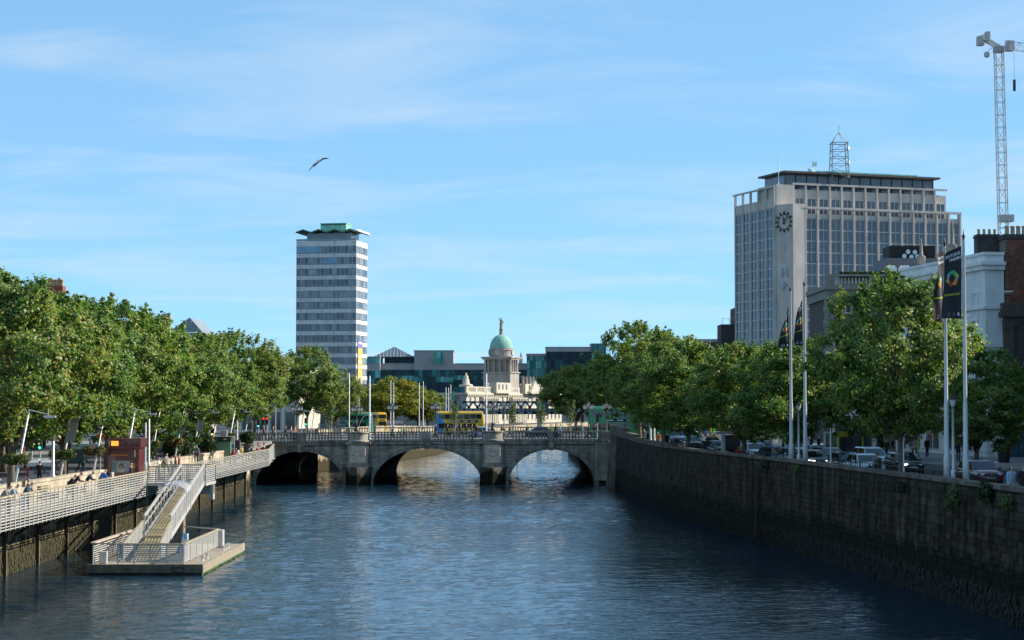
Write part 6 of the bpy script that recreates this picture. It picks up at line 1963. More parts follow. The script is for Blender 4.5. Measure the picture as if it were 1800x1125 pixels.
pc = {n: paint("paint_" + n, c, r) for n, c, r in (("maroon", (0.13, 0.015, 0.025), .2), ("silver", (0.50, 0.52, 0.55), .25), ("black", (0.012, 0.012, 0.014), .15), ("navy", (0.015, 0.03, 0.07), .2), ("blue", (0.05, 0.12, 0.25), .2), ("grey", (0.14, 0.15, 0.16), .22), ("white", (0.72, 0.73, 0.74), .3), ("pale", (0.42, 0.48, 0.55), .25))}
qa = math.atan2(-.09, 1.0)
CG = "cars queued on the right quay"
def lane_rot(y):
    return math.atan2(-(rqx(y + 8) - rqx(y - 8)), 16)
cars = [(1720, 111, 'maroon', dict(L=4.0, W=1.70, H=1.45, badge=True), "maroon hatchback nearest on the right quay with a round chrome badge"),
        (1585, 128.5, 'black', dict(L=4.5, H=1.45, style='saloon', lights=2), "black saloon with amber light lit behind the near tree trunk"),
        (1519, 125, 'silver', dict(L=4.0, H=1.46), "silver hatchback at the kerb beside the walking man with a backpack"),
        (1529, 137, 'pale', dict(L=4.4, H=1.62, style='mpv'), "tall pale silver people carrier behind the silver hatchback"),
        (1487, 131, 'navy', dict(L=4.2, H=1.42), "dark blue hatchback directly left of the silver hatchback"),
        (1456, 139, 'black', dict(L=4.4, H=1.56, style='mpv'), "tall black car with boxy roof in front of the second pair of banner poles"),
        (1427, 136.5, 'grey', dict(L=4.3, H=1.44, lights=1), "dark grey car with lit headlamps at the second pair of banner poles"),
        (1434, 152, 'blue', dict(L=4.3, H=1.46, style='saloon'), "blue saloon behind the car with lit headlamps"),
        (1398, 143, 'pale', dict(L=4.2, H=1.46), "pale blue car in front of the white van"),
        (1358, 146, 'blue', dict(L=4.1, H=1.45), "blue hatchback left of the second tree trunk"),
        (1325, 161, 'silver', dict(L=4.2, H=1.46), "pale silver car beside the black information panel"),
        (1340, 171, 'navy', dict(L=4.2, H=1.46), "dark blue car behind the pale silver car"),
        (1262, 172, 'grey', dict(L=4.2, H=1.46), "grey car left of the black information panel"),
        (1250, 187, 'black', dict(L=4.4, H=1.45, style='saloon', taxi=True), "black taxi with yellow roof sign in the queue"),
        (1217, 193, 'navy', dict(L=4.3, H=1.46), "navy car near the bridge end of the queue"),
        (1190, 210, 'blue', dict(L=4.5, H=1.7, style='mpv'), "tall blue car at the bridge end of the queue")]
for px_, Y, c, kw, lab in cars:
    car("car", lab, (xpx(px_, Y), Y, zr(Y)), lane_rot(Y), pc[c], group=CG, **kw)
# cars on the bridge and the left bank
X = xpx(852, 236); car("car", "light blue car on the bridge just in front of the central lamp", (X, 237, zbr(X) - .13), R(90), pc['pale'], L=4.3, style='saloon')
X = xpx(955, 238); car("car", "dark blue saloon with roof bars on the bridge right of the lamp", (X, 238, zbr(X) - .13), R(90), pc['navy'], L=4.5, style='saloon', taxi=False)
car("car", "dark blue car behind the yellowing tree trunk at the left edge", (xpx(20, 121) - 2.2, 119, zl(120)), R(80), pc['navy'])
car("car", "dark car beyond the crossing pedestrians on the left bank", (xpx(322, 205), 205, zl(205)), R(20), pc['black'])

def van(name, label, loc, rot, paintm, L=5.2, W=1.95, H=2.45, nose=.75, rear=False):
    t = thing(name, label, "van", loc, rot)
    hl, hw_ = L / 2, W / 2
    prof = [(-hl, .35), (-hl - .02, .75), (-hl + .12, .98), (-hl + nose, 1.22), (-hl + nose + .72, H - .22), (-hl + nose + 1.0, H - .04), (-hl + nose + 1.5, H), (hl - .12, H), (hl, H - .15), (hl + .02, .4), (hl - .05, .28), (-hl + .1, .25)]
    b = MB(); n = len(prof)
    def ring(x, k): return [(x, y, z) for y, z in prof]
    secs = []
    for x, inset in ((-hw_, .06), (-hw_ + .06, 0), (hw_ - .06, 0), (hw_, .06)):
        cz_ = H / 2; secs.append([(x * (1 if z < 1.2 else 1 - .10 * (z - 1.2) / (H - 1.2)), y * (1 - inset / hl), cz_ + (z - cz_) * (1 - inset / H)) for y, z in prof])
    loft(b, secs); b.build("body", paintm, t, smooth=False)
    g = MB(); y0, z0_, y1, z1_ = -hl + nose + .03, 1.25, -hl + nose + .66, H - .32
    g.add([(-hw_ * .86, y0 - .03, z0_), (hw_ * .86, y0 - .03, z0_), (hw_ * .78, y1 - .03, z1_), (-hw_ * .78, y1 - .03, z1_)], [(0, 1, 2, 3)]); g.build("windscreen", car_glass, t)
    for sx in (-1, 1):
        g = MB(); g.add([(sx * (hw_ * .985), y0 + .28, 1.28), (sx * (hw_ * .985), y0 + 1.25, 1.28), (sx * hw_ * .955, y0 + 1.25, H - .45), (sx * hw_ * .955, y0 + .75, H - .45)], [(0, 1, 2, 3)]); g.build("side_window", car_glass, t)
        g = MB(); g.bev(-.08, .08, -.06, .06, -.16, .16, .02); g.build("wing_mirror", trim_m, t, (sx * (hw_ + .12), y0 + .2, 1.4))
        g = MB(); g.bev(-.2, .2, -.05, .08, -.13, .13, .03); g.build("headlamp", lamp_m, t, (sx * hw_ * .74, -hl + .02, .82))
        g = MB(); g.box(-.07, .07, -.02, .04, -.3, .3); g.build("tail_lamp", red_m, t, (sx * hw_ * .93, hl, 1.1))
    if rear:
        for sx in (-1, 1):
            g = MB(); g.box(sx * .08, sx * (hw_ - .16), hl + .005, hl + .03, 1.2, H - .4); g.build("rear_window", car_glass, t)
        g = MB(); g.box(-.26, .26, hl + .02, hl + .045, .75, .86); g.build("number_plate", plate_m, t)
        g = MB(); g.box(-.5, .5, hl + .02, hl + .05, 1.0, 1.05); g.build("door_handle", trim_m, t)
    g = MB(); g.bev(-hw_ * .5, hw_ * .5, -.04, .05, .62, .8, .02); g.build("grille", trim_m, t, (0, -hl, 0))
    g = MB(); g.box(-.26, .26, -.04, 0, .45, .56); g.build("number_plate", plate_m, t, (0, -hl, 0))
    add_wheels(t, (-hw_ + .1, hw_ - .1), (-hl + .85, hl - .95), .33, .22)
    return t
van("van", "tall white delivery van behind the second tree trunk on the right quay", (xpx(1390, 156), 156, zr(156)), lane_rot(156), pc['white'], L=5.6, W=2.0, H=2.5)
van("van", "silver white panel van seen from behind at the left under the trees", (xpx(64, 123), 124.5, zl(124)), R(180 + 14), pc['silver'], L=4.4, W=1.8, H=1.85, nose=.7, rear=True)

def bus(label, loc, rot, cols_, L=10.6, W=2.5, H=4.3, sc=1.0):
    """double decker; local -y is the front, side glazing in both decks"""
    t = thing("double_decker_bus", label, "bus", loc, rot)
    main, second = cols_
    hl, hw_ = L / 2, W / 2
    b = MB()
    prof = [(-hw_, .32), (-hw_ - .0, 1.0), (-hw_, 3.6), (-hw_ + .05, 4.0), (-hw_ + .25, H - .05), (-hw_ + .55, H), (hw_ - .55, H), (hw_ - .25, H - .05), (hw_ - .05, 4.0), (hw_, 3.6), (hw_, 1.0), (hw_, .32)]
    secs = []
    for y, f, lean in ((-hl, .90, .0), (-hl + .12, .97, 0), (-hl + .4, 1, 0), (hl - .3, 1, 0), (hl - .05, .97, 0), (hl, .92, 0)):
        secs.append([(x * f, y + (.30 * max(0, (z - 1.2)) / 3.1 if y < -hl + .3 else 0), .32 + (z - .32) * (1 - (1 - f) * .35)) for x, z in prof])
    loft(b, secs); b.build("body", main, t)
    if second:
        for sx in (-1, 1):
            g = MB(); g.prism([(hl - 1.3, .33), (hl - .05, .33), (hl - .05, 4.05), (hl - .5, 4.05), (hl - 1.7, 2.4)], sx * (hw_ + .003), sx * (hw_ + .012), plane='yz'); g.build("tail_panel", second, t)
        g = MB(); g.box(-hw_ * .93, hw_ * .93, hl, hl + .015, .35, 4.1); g.build("rear_panel", second, t)
    n_ = 7
    for sx in (-1, 1):
        for deck, (z0_, z1_) in enumerate(((1.35, 2.15), (2.95, 3.75))):
            for k in range(n_):
                y0 = -hl + .55 + (L - 1.1) * k / n_
                if deck == 0 and k in (0,) and sx < 0: continue
                g = MB(); g.box(sx * (hw_ + .004), sx * (hw_ + .022), y0 + .04, y0 + (L - 1.1) / n_ - .04, z0_, z1_); g.build("side_window", car_glass, t)
        g = MB(); g.box(sx * (hw_ + .004), sx * (hw_ + .02), -hl + 1.2, hl - 2.6, 2.35, 2.75); sg_ = g.build("advert_strip", trim_m, t)
        for k in range(5):
            g = MB(); g.box(sx * (hw_ + .021), sx * (hw_ + .026), -hl + 1.7 + 1.25 * k, -hl + 2.5 + 1.25 * k, 2.48, 2.62); g.build("advert_word", plate_m, sg_)
    for (z0_, z1_, nm, lean0) in ((1.25, 2.3, "windscreen", .02), (2.9, 3.85, "upper_windscreen", .2)):
        g = MB(); f = lambda z: -hl + .30 * max(0, (z - 1.2)) / 3.1 - .015
        g.add([(-hw_ * .84, f(z0_), z0_), (hw_ * .84, f(z0_), z0_), (hw_ * .82, f(z1_), z1_), (-hw_ * .82, f(z1_), z1_)], [(0, 1, 2, 3)]); g.build(nm, car_glass, t)
    g = MB(); g.box(-hw_ * .6, hw_ * .6, -hl + .07, -hl + .13, 2.45, 2.75); g.build("destination_display", trim_m, t)
    for sx in (-1, 1):
        g = MB(); g.lathe([(0, 0), (.13, 0), (.13, .04), (0, .04)], 12); g.v = [(x, -z, y) for x, y, z in g.v]; g.build("headlamp", lamp_m, t, (sx * hw_ * .72, -hl - .01, .75))
        g = MB(); g.box(-.08, .08, 0, .03, -.25, .25); g.build("tail_lamp", red_m, t, (sx * hw_ * .8, hl + .005, 1.0))
    add_wheels(t, (-hw_ + .12, hw_ - .12), (-hl + 2.0, hl - 2.4), .48, .28)
    t.scale = (sc, sc, sc)
    return t
by_ = paint("bus_yellow", (0.72, 0.42, 0.02), .3); bb_ = paint("bus_blue", (0.03, 0.24, 0.50), .3); bg_ = paint("bus_green", (0.01, 0.26, 0.09), .3)
Y = 258; X = xpx(808, Y); bus("yellow and blue double decker bus crossing the bridge", (X, Y, zbr(X) - .13), R(96), (by_, bb_), L=8.6, sc=.78)
Y = 318; X = xpx(655, Y); bus("yellow double decker bus behind the green bus at the office tower foot", (X, Y, 5.1), R(35), (by_, None), L=9, sc=.74)
Y = 304; X = xpx(632, Y); gbus = bus("green double decker bus with white swirl at the left of the bridge", (X, Y, 5.1), R(84), (bg_, None), L=6, sc=.72)
m = MB()
m.tube([(-1.30, -3 + .3 * k, 3.9 - .018 * (k - 3) ** 2 * (1 + .25 * k)) for k in range(12)], .09, 6); m.build("white_swirl", white_metal, gbus)
m = MB(); m.tube([(-1.30, 2.6 - .3 * k, 1.5 + .10 * (k - 3) ** 2) for k in range(7)], .07, 6); m.build("white_swirl", white_metal, gbus)
Y = 205; bus("green double decker bus half hidden behind the left trees", (xpx(362, Y) - 2, Y, zl(Y)), R(30), (bg_, None), L=10, sc=.85)
Y = 238; bus("green double decker bus behind the tree at the right end of the bridge", (xpx(1108, Y), Y + 6, 5.0), R(82), (bg_, None), L=10)
Y = 240; bus("green and white double decker bus behind the right bank trees", (xpx(1172, Y), Y + 3, 5.0), R(86), (bg_, None), L=9)
# ------------------------------------------------------------------ people
skin_t = [M("skin_%d" % i, c, .55, var=.06) for i, c in enumerate(((0.52, 0.33, 0.24), (0.60, 0.40, 0.30), (0.22, 0.12, 0.08), (0.40, 0.24, 0.17)))]
hair_t = {n: M("hair_" + n, c, .6, var=.3, vs=20) for n, c in (("dark", (0.02, 0.014, 0.01)), ("brown", (0.07, 0.04, 0.02)), ("grey", (0.35, 0.33, 0.31)), ("fair", (0.32, 0.21, 0.09)), ("ginger", (0.25, 0.09, 0.03)))}
def cloth(n, c): return M("cloth_" + n, c, .9, var=.18, vs=9, bump=.3, bs=30)
CLO = {n: cloth(n, c) for n, c in (("black", (0.015, 0.015, 0.017)), ("navy", (0.02, 0.03, 0.06)), ("blue", (0.03, 0.13, 0.42)), ("teal", (0.03, 0.09, 0.13)), ("grey", (0.20, 0.20, 0.21)), ("white", (0.68, 0.67, 0.65)), ("tan", (0.50, 0.30, 0.17)), ("cream", (0.60, 0.52, 0.40)), ("green", (0.03, 0.35, 0.06)), ("lime", (0.35, 0.75, 0.03)), ("orange", (0.60, 0.20, 0.03)), ("red", (0.35, 0.03, 0.03)), ("yellow", (0.60, 0.45, 0.05)), ("denim", (0.07, 0.11, 0.20)), ("pale_denim", (0.30, 0.38, 0.48)), ("brown", (0.10, 0.06, 0.04)), ("pink", (0.5, 0.25, 0.25)), ("stripe", (0.30, 0.31, 0.34)), ("sky", (0.25, 0.45, 0.65)))}
shoe_m = M("dark_shoe", (0.02, 0.018, 0.016), .6)
wshoe_m = M("white_shoe", (0.6, 0.6, 0.6), .6)

def body_mesh(pose):
    """one skinned body; local -y is forward, feet at z=0 (seat height for sitting)"""
    P = {}
    def L_(n, p): P[n] = Vector(p)
    if pose in ('stand', 'lean', 'walk', 'walk2', 'photo'):
        lean = .30 if pose == 'lean' else (.04 if pose.startswith('walk') else 0)
        L_('hip', (0, 0, .95)); L_('belly', (0, -.35 * lean, 1.12)); L_('chest', (0, -.95 * lean, 1.33 - .12 * lean)); L_('neck', (0, -1.35 * lean, 1.50 - .2 * lean)); L_('head0', (0, -1.5 * lean - .01, 1.58 - .22 * lean)); L_('head1', (0, -1.65 * lean - .02, 1.68 - .25 * lean)); L_('head2', (0, -1.7 * lean - .01, 1.75 - .26 * lean))
        st = {'walk': .30, 'walk2': -.30}.get(pose, 0)
        for s, sg_ in (('l', 1), ('r', -1)):
            d = st * sg_
            L_('th' + s, (.10 * sg_, 0, .90)); L_('kn' + s, (.11 * sg_, -.42 * d - (.06 if st else .01), .50)); L_('an' + s, (.11 * sg_, -1.0 * d + (.12 if d < 0 else 0), .09 + (.06 if d < 0 else 0))); L_('to' + s, (.13 * sg_, -1.0 * d - .17 + (.08 if d < 0 else 0), .04))
            c = P['chest']
            L_('sh' + s, (.20 * sg_, c.y + .0, c.z + .08))
            if pose == 'lean':
                L_('el' + s, (.27 * sg_, c.y - .10, c.z - .16)); L_('wr' + s, (.12 * sg_, c.y - .34, c.z - .17)); L_('ha' + s, (.05 * sg_, c.y - .42, c.z - .16))
            elif pose == 'photo':
                L_('el' + s, (.28 * sg_, c.y - .12, c.z - .18)); L_('wr' + s, (.13 * sg_, c.y - .32, c.z + .06)); L_('ha' + s, (.10 * sg_, c.y - .36, c.z + .14))
            else:
                sw_ = -d * .8
                L_('el' + s, (.27 * sg_, c.y - .35 * sw_ + .03, c.z - .20)); L_('wr' + s, (.28 * sg_, c.y - .85 * sw_ - .06, c.z - .45)); L_('ha' + s, (.27 * sg_, c.y - .95 * sw_ - .09, c.z - .54))
    else:  # sit
        L_('hip', (0, 0, .10)); L_('belly', (0, -.03, .28)); L_('chest', (0, -.14, .50)); L_('neck', (0, -.22, .68)); L_('head0', (0, -.27, .75)); L_('head1', (0, -.31, .85)); L_('head2', (0, -.30, .92))
        for s, sg_ in (('l', 1), ('r', -1)):
            L_('th' + s, (.10 * sg_, -.06, .09)); L_('kn' + s, (.13 * sg_, -.47, .10)); L_('an' + s, (.12 * sg_, -.44, -.34)); L_('to' + s, (.13 * sg_, -.62, -.40))
            L_('sh' + s, (.20 * sg_, -.14, .57)); L_('el' + s, (.27 * sg_, -.22, .32)); L_('wr' + s, (.16 * sg_, -.42, .22)); L_('ha' + s, (.12 * sg_, -.49, .20))
    rad = {'hip': .155, 'belly': .135, 'chest': .165, 'neck': .055, 'head0': .075, 'head1': .100, 'head2': .065, 'th': .098, 'kn': .062, 'an': .045, 'to': .042, 'sh': .072, 'el': .048, 'wr': .034, 'ha': .036}
    names = list(P)
    idx = {n: i for i, n in enumerate(names)}
    E = [('hip', 'belly'), ('belly', 'chest'), ('chest', 'neck'), ('neck', 'head0'), ('head0', 'head1'), ('head1', 'head2')]
    for s in 'lr': E += [('hip', 'th' + s), ('th' + s, 'kn' + s), ('kn' + s, 'an' + s), ('an' + s, 'to' + s), ('chest', 'sh' + s), ('sh' + s, 'el' + s), ('el' + s, 'wr' + s), ('wr' + s, 'ha' + s)]
    me = bpy.data.meshes.new("skeleton")
    me.from_pydata([P[n] for n in names], [(idx[a], idx[b]) for a, b in E], [])
    o = bpy.data.objects.new("skeleton", me); COL.objects.link(o)
    o.modifiers.new("skin", 'SKIN')
    o.modifiers.new("sub", 'SUBSURF').levels = 2
    sk = me.skin_vertices[0].data
    for n in names:
        key = n if n in rad else n[:-1]
        r_ = rad[key]
        sk[idx[n]].radius = (r_ * (1.22 if key in ('hip', 'chest', 'belly') else 1.0), r_ * (.85 if key in ('hip', 'chest', 'belly') else 1.0))
        sk[idx[n]].use_root = (n == 'hip')
    dg = bpy.context.evaluated_depsgraph_get()
    ev = bpy.data.meshes.new_from_object(o.evaluated_get(dg))
    bpy.data.objects.remove(o); bpy.data.meshes.remove(me)
    # regions by nearest bone
    reg = {}
    for a, b in E:
        k = b[:-1] if b not in ('belly', 'chest', 'neck', 'head0', 'head1', 'head2') else b
        reg[(a, b)] = {'belly': 1, 'chest': 1, 'neck': 0, 'head0': 0, 'head1': 0, 'head2': 0, 'th': 2, 'kn': 2, 'an': 2, 'to': 3, 'sh': 1, 'el': 1, 'wr': 1, 'ha': 0}[k]
    head_c, fwd = P['head1'], Vector((0, -1, 0))
    vs = [v.co.copy() for v in ev.vertices]
    fs = [tuple(p.vertices) for p in ev.polygons]
    mi = []
    for f in fs:
        c = sum((vs[i] for i in f), Vector()) / len(f)
        best, br_ = 1e9, 0
        for (a, b), r_ in reg.items():
            pa, pb = P[a], P[b]
            t = max(0, min(1, (c - pa).dot(pb - pa) / max(1e-6, (pb - pa).length_squared)))
            d = (c - pa.lerp(pb, t)).length - rad.get(b, rad.get(b[:-1], .05)) * .4
            if d < best: best, br_ = d, r_
        if br_ == 0 and (c - head_c).length < .2 and c.z > P['neck'].z + .02:
            d = (c - head_c)
            if d.z * .9 + d.y * .8 > .022: br_ = 4
        mi.append(br_)
    bpy.data.meshes.remove(ev)
    mb = MB(); mb.v = [tuple(v) for v in vs]; mb.f = fs; mb.m = mi
    # nose, eyes, ears, mouth
    h = head_c
    mb.add([h + Vector((-.014, -.088, -.02)), h + Vector((.014, -.088, -.02)), h + Vector((0, -.118, -.026)), h + Vector((0, -.09, .025))], [(0, 1, 2), (1, 3, 2), (3, 0, 2)], 0)
    for sx in (-1, 1):
        mb.lathe([(0, -.008), (.010, 0), (0, .008)], 6, h + Vector((.034 * sx, -.088, .018)), 4)
        mb.lathe([(0, -.03), (.016, -.015), (.02, .01), (0, .03)], 6, h + Vector((.098 * sx, .0, 0)), 0, sx=.5)
    mb.box(h.x - .022, h.x + .022, h.y - .094, h.y - .085, h.z - .055, h.z - .047, 5)
    # five fingers on each hand
    for s, sg_ in (('l', 1), ('r', -1)):
        w, hd_ = P['wr' + s], P['ha' + s]
        d = (hd_ - w).normalized()
        side = d.cross(Vector((0, 0, 1))).normalized() if abs(d.z) < .9 else Vector((0, 1, 0))
        nrm = side.cross(d)
        for k in range(4):
            p0 = hd_ + side * (.024 * (k - 1.5)) ; Lf = (.062, .075, .07, .055)[k]
            mb.tube([p0 - d * .01, p0 + d * Lf * .5 + nrm * .004, p0 + d * Lf * .85 - nrm * .02], [.010, .009, .006], 5, 0)
        p0 = w.lerp(hd_, .45) - side * .03 * sg_
        mb.tube([p0, p0 + d * .03 - side * .025 * sg_, p0 + d * .06 - side * .03 * sg_], [.012, .011, .007], 5, 0)
    return mb.mesh("person_body", [skin_t[0], CLO['black'], CLO['denim'], shoe_m, hair_t['dark'], M("lip", (0.3, 0.12, 0.1), .6)], True)
POSE = {p: body_mesh(p) for p in ('stand', 'lean', 'walk', 'walk2', 'photo', 'sit')}
def coat_mesh(pose, length=.62, flare=1.25, open_=True):
    b = MB()
    a0, a1 = (R(-62), R(242)) if open_ else (R(-90), R(270))
    lean = .30 if pose == 'lean' else 0
    prof = [(.205, 1.44), (.225, 1.30), (.205, 1.12), (.205 * flare * .95, .95), (.205 * flare, 1.44 - length - .1)]
    n = 18
    vs, fs = [], []
    for r_, z in prof:
        for k in range(n + 1):
            t = a0 + (a1 - a0) * k / n
            y = r_ * .72 * math.sin(t)
            vs.append((r_ * math.cos(t), y - lean * max(0, z - .95) * 1.9, z))
    for i in range(len(prof) - 1):
        for k in range(n): fs.append((i * (n + 1) + k, i * (n + 1) + k + 1, (i + 1) * (n + 1) + k + 1, (i + 1) * (n + 1) + k))
    b.add(vs, fs)
    return b.mesh("coat", CLO['tan'], True)
COAT = {'open': coat_mesh('stand'), 'closed': coat_mesh('stand', .5, 1.15, False)}
HAIRM = None
def long_hair():
    b = MB()
    def fn(u, v):
        a = R(-35) + R(250) * u
        r_ = .108 - .012 * v
        return (r_ * math.cos(a), r_ * math.sin(a) + .012, 1.72 - .36 * v)
    b.grid(fn, 12, 5)
    return b.mesh("long_hair", hair_t['dark'], True)
HAIRM = long_hair()
def person(label, loc, rot, pose, top, legs, hair='dark', skin=0, h=1.75, shoes=None, coat=None, longhair=False, bag=None, group=None):
    t = thing("person", label, "person", loc, rot, group)
    s = h / 1.76
    bo = obj("body", POSE[pose], t, (0, 0, 0), 0, s)
    ms = [skin_t[skin], CLO[top], CLO[legs], shoes or shoe_m, hair_t[hair]]
    for i, mt in enumerate(ms):
        bo.material_slots[i].link = 'OBJECT'; bo.material_slots[i].material = mt
    if coat:
        c = obj("coat", COAT[coat[0]], t, (0, 0, 0), 0, s); c.material_slots[0].link = 'OBJECT'; c.material_slots[0].material = CLO[coat[1]]
    if longhair:
        c = obj("hair", HAIRM, t, (0, -.02 if pose != 'sit' else -.3, 0 if pose != 'sit' else -.83), 0, s); c.material_slots[0].link = 'OBJECT'; c.material_slots[0].material = hair_t[hair]
    if bag:
        b = MB(); b.lathe([(.02, -.24), (.13, -.2), (.15, 0), (.13, .16), (.05, .22)], 10, (0, .2, 1.22), sy=.7); b.build("backpack", CLO[bag], t, smooth=True)
    return t
BG = "people on the boardwalk"
def bwp(px_, dx=0.55):
    """spot on the boardwalk just inside the railing seen at photo column px"""
    X = RX - dx; Y = FPX * -X / (900 - px_)
    return (X, Y, BWZ)
E_, W_d = R(90), R(-90)     # facing the river: forward -y turned to +x is rot +90
for px_, dx, rot, pose, top, legs, kw, lab in [
    (4, .6, 90, 'lean', 'grey', 'denim', dict(hair='brown'), "person in grey t-shirt leaning on the railing at the left picture edge"),
    (18, .55, 90, 'lean', 'stripe', 'brown', dict(hair='brown', skin=1, longhair=True), "person in a striped grey top leaning on the railing near the left edge"),
    (44, .55, 80, 'lean', 'teal', 'pale_denim', dict(hair='fair', skin=1, longhair=True), "person in teal jacket with fair hair leaning on the boardwalk railing"),
    (52, .95, 95, 'stand', 'black', 'black', dict(hair='dark', skin=3, h=1.72), "person in black with sunglasses standing behind the teal jacket"),
    (120, .6, 110, 'lean', 'black', 'brown', dict(hair='dark'), "person in black t-shirt bending over the railing"),
    (130, .75, 100, 'lean', 'black', 'black', dict(hair='brown', h=1.85), "person in black shirt beside the one bending over the railing"),
    (152, .8, 95, 'lean', 'navy', 'black', dict(hair='grey', skin=1, h=1.78), "person in dark hooded top leaning left of the blue jacket"),
    (177, .7, 140, 'lean', 'blue', 'black', dict(hair='grey', skin=1, h=1.72), "person in bright blue jacket bowed over the railing"),
    (232, 1.1, 80, 'stand', 'black', 'black', dict(h=1.7), "person in black jacket in front of the maroon kiosk"),
    (245, 1.2, 70, 'stand', 'navy', 'black', dict(hair='brown', h=1.74), "person in dark navy jacket at the right side of the maroon kiosk"),
    (281, 1.9, 85, 'stand', 'white', 'grey', dict(hair='ginger', skin=1, h=1.66), "person in white shirt near the gangway top"),
    (293, 2.6, 60, 'walk', 'grey', 'black', dict(hair='brown', h=1.82), "tall person in light grey jacket walking on the boardwalk"),
    (303, 1.4, 90, 'stand', 'grey', 'denim', dict(hair='ginger', skin=1, h=1.64), "short person in grey top next to the gangway rail"),
    (310, 1.0, 90, 'stand', 'black', 'black', dict(hair='ginger', skin=1, h=1.7, longhair=True), "person in black with long ginger hair at the gangway rail"),
    (316, 1.6, 100, 'stand', 'red', 'black', dict(hair='ginger', h=1.74), "person in dark red top behind the long ginger hair"),
    (406, 1.0, 95, 'lean', 'red', 'black', dict(skin=3, hair='dark'), "person in red and white by the green kiosk"),
    (414, .8, 90, 'lean', 'white', 'denim', dict(hair='brown', skin=1), "person in white leaning on the railing beside the green kiosk"),
    (427, 1.1, 90, 'stand', 'yellow', 'black', dict(hair='brown'), "person in ochre top near the far end of the boardwalk"),
    (433, .8, 90, 'lean', 'teal', 'denim', dict(hair='ginger', skin=1), "person in turquoise top leaning near the far end of the boardwalk"),
    (438, 1.0, 100, 'lean', 'black', 'black', dict(hair='ginger', skin=1), "person in black leaning right of the turquoise top"),
    (450, .8, 85, 'lean', 'pink', 'denim', dict(hair='fair', skin=1), "person in pink at the far tip of the boardwalk")]:
    x, y, z = bwp(px_, dx)
    person(lab, (x, y, z), R(rot), pose, top, legs, group=BG, **kw)
# people on the left street
for px_, py_h, Y, pose, rot, top, legs, kw, lab in [
    (72, 0, 121.5, 'walk', 185, 'black', 'black', dict(h=1.74), "person in black walking away beside the silver van"),
    (273, 0, 178, 'walk', 95, 'orange', 'navy', dict(hair='fair', skin=1), "person in orange top crossing the left street"),
    (287, 0, 180, 'walk2', 100, 'black', 'pale_denim', dict(), "person in pale jeans striding across the left street"),
    (268, 0, 190, 'walk', 80, 'green', 'grey', dict(), "person in green jacket waiting at the left crossing"),
    (281, 0, 205, 'stand', 30, 'black', 'black', dict(), "person in black in the crowd behind the left crossing"),
    (292, 0, 206, 'stand', -20, 'navy', 'black', dict(h=1.8), "tall person in navy in the crowd behind the left crossing"),
    (143, 0, 150, 'walk', 60, 'grey', 'black', dict(hair='grey'), "grey haired person behind the green cabinet on the left pavement"),
    (149, 0, 148, 'walk2', 75, 'brown', 'pale_denim', dict(hair='brown', longhair=True), "person in brown coat by the green cabinet on the left pavement"),
    (346, 0, 168, 'stand', 170, 'grey', 'black', dict(hair='brown', h=1.8), "person in grey shirt standing between the planters")]:
    X = xpx(px_, Y); person(lab, (X, Y, zl(Y) + (.12 if X < -46 or X > -32 else 0)), R(rot), pose, top, legs, **kw)
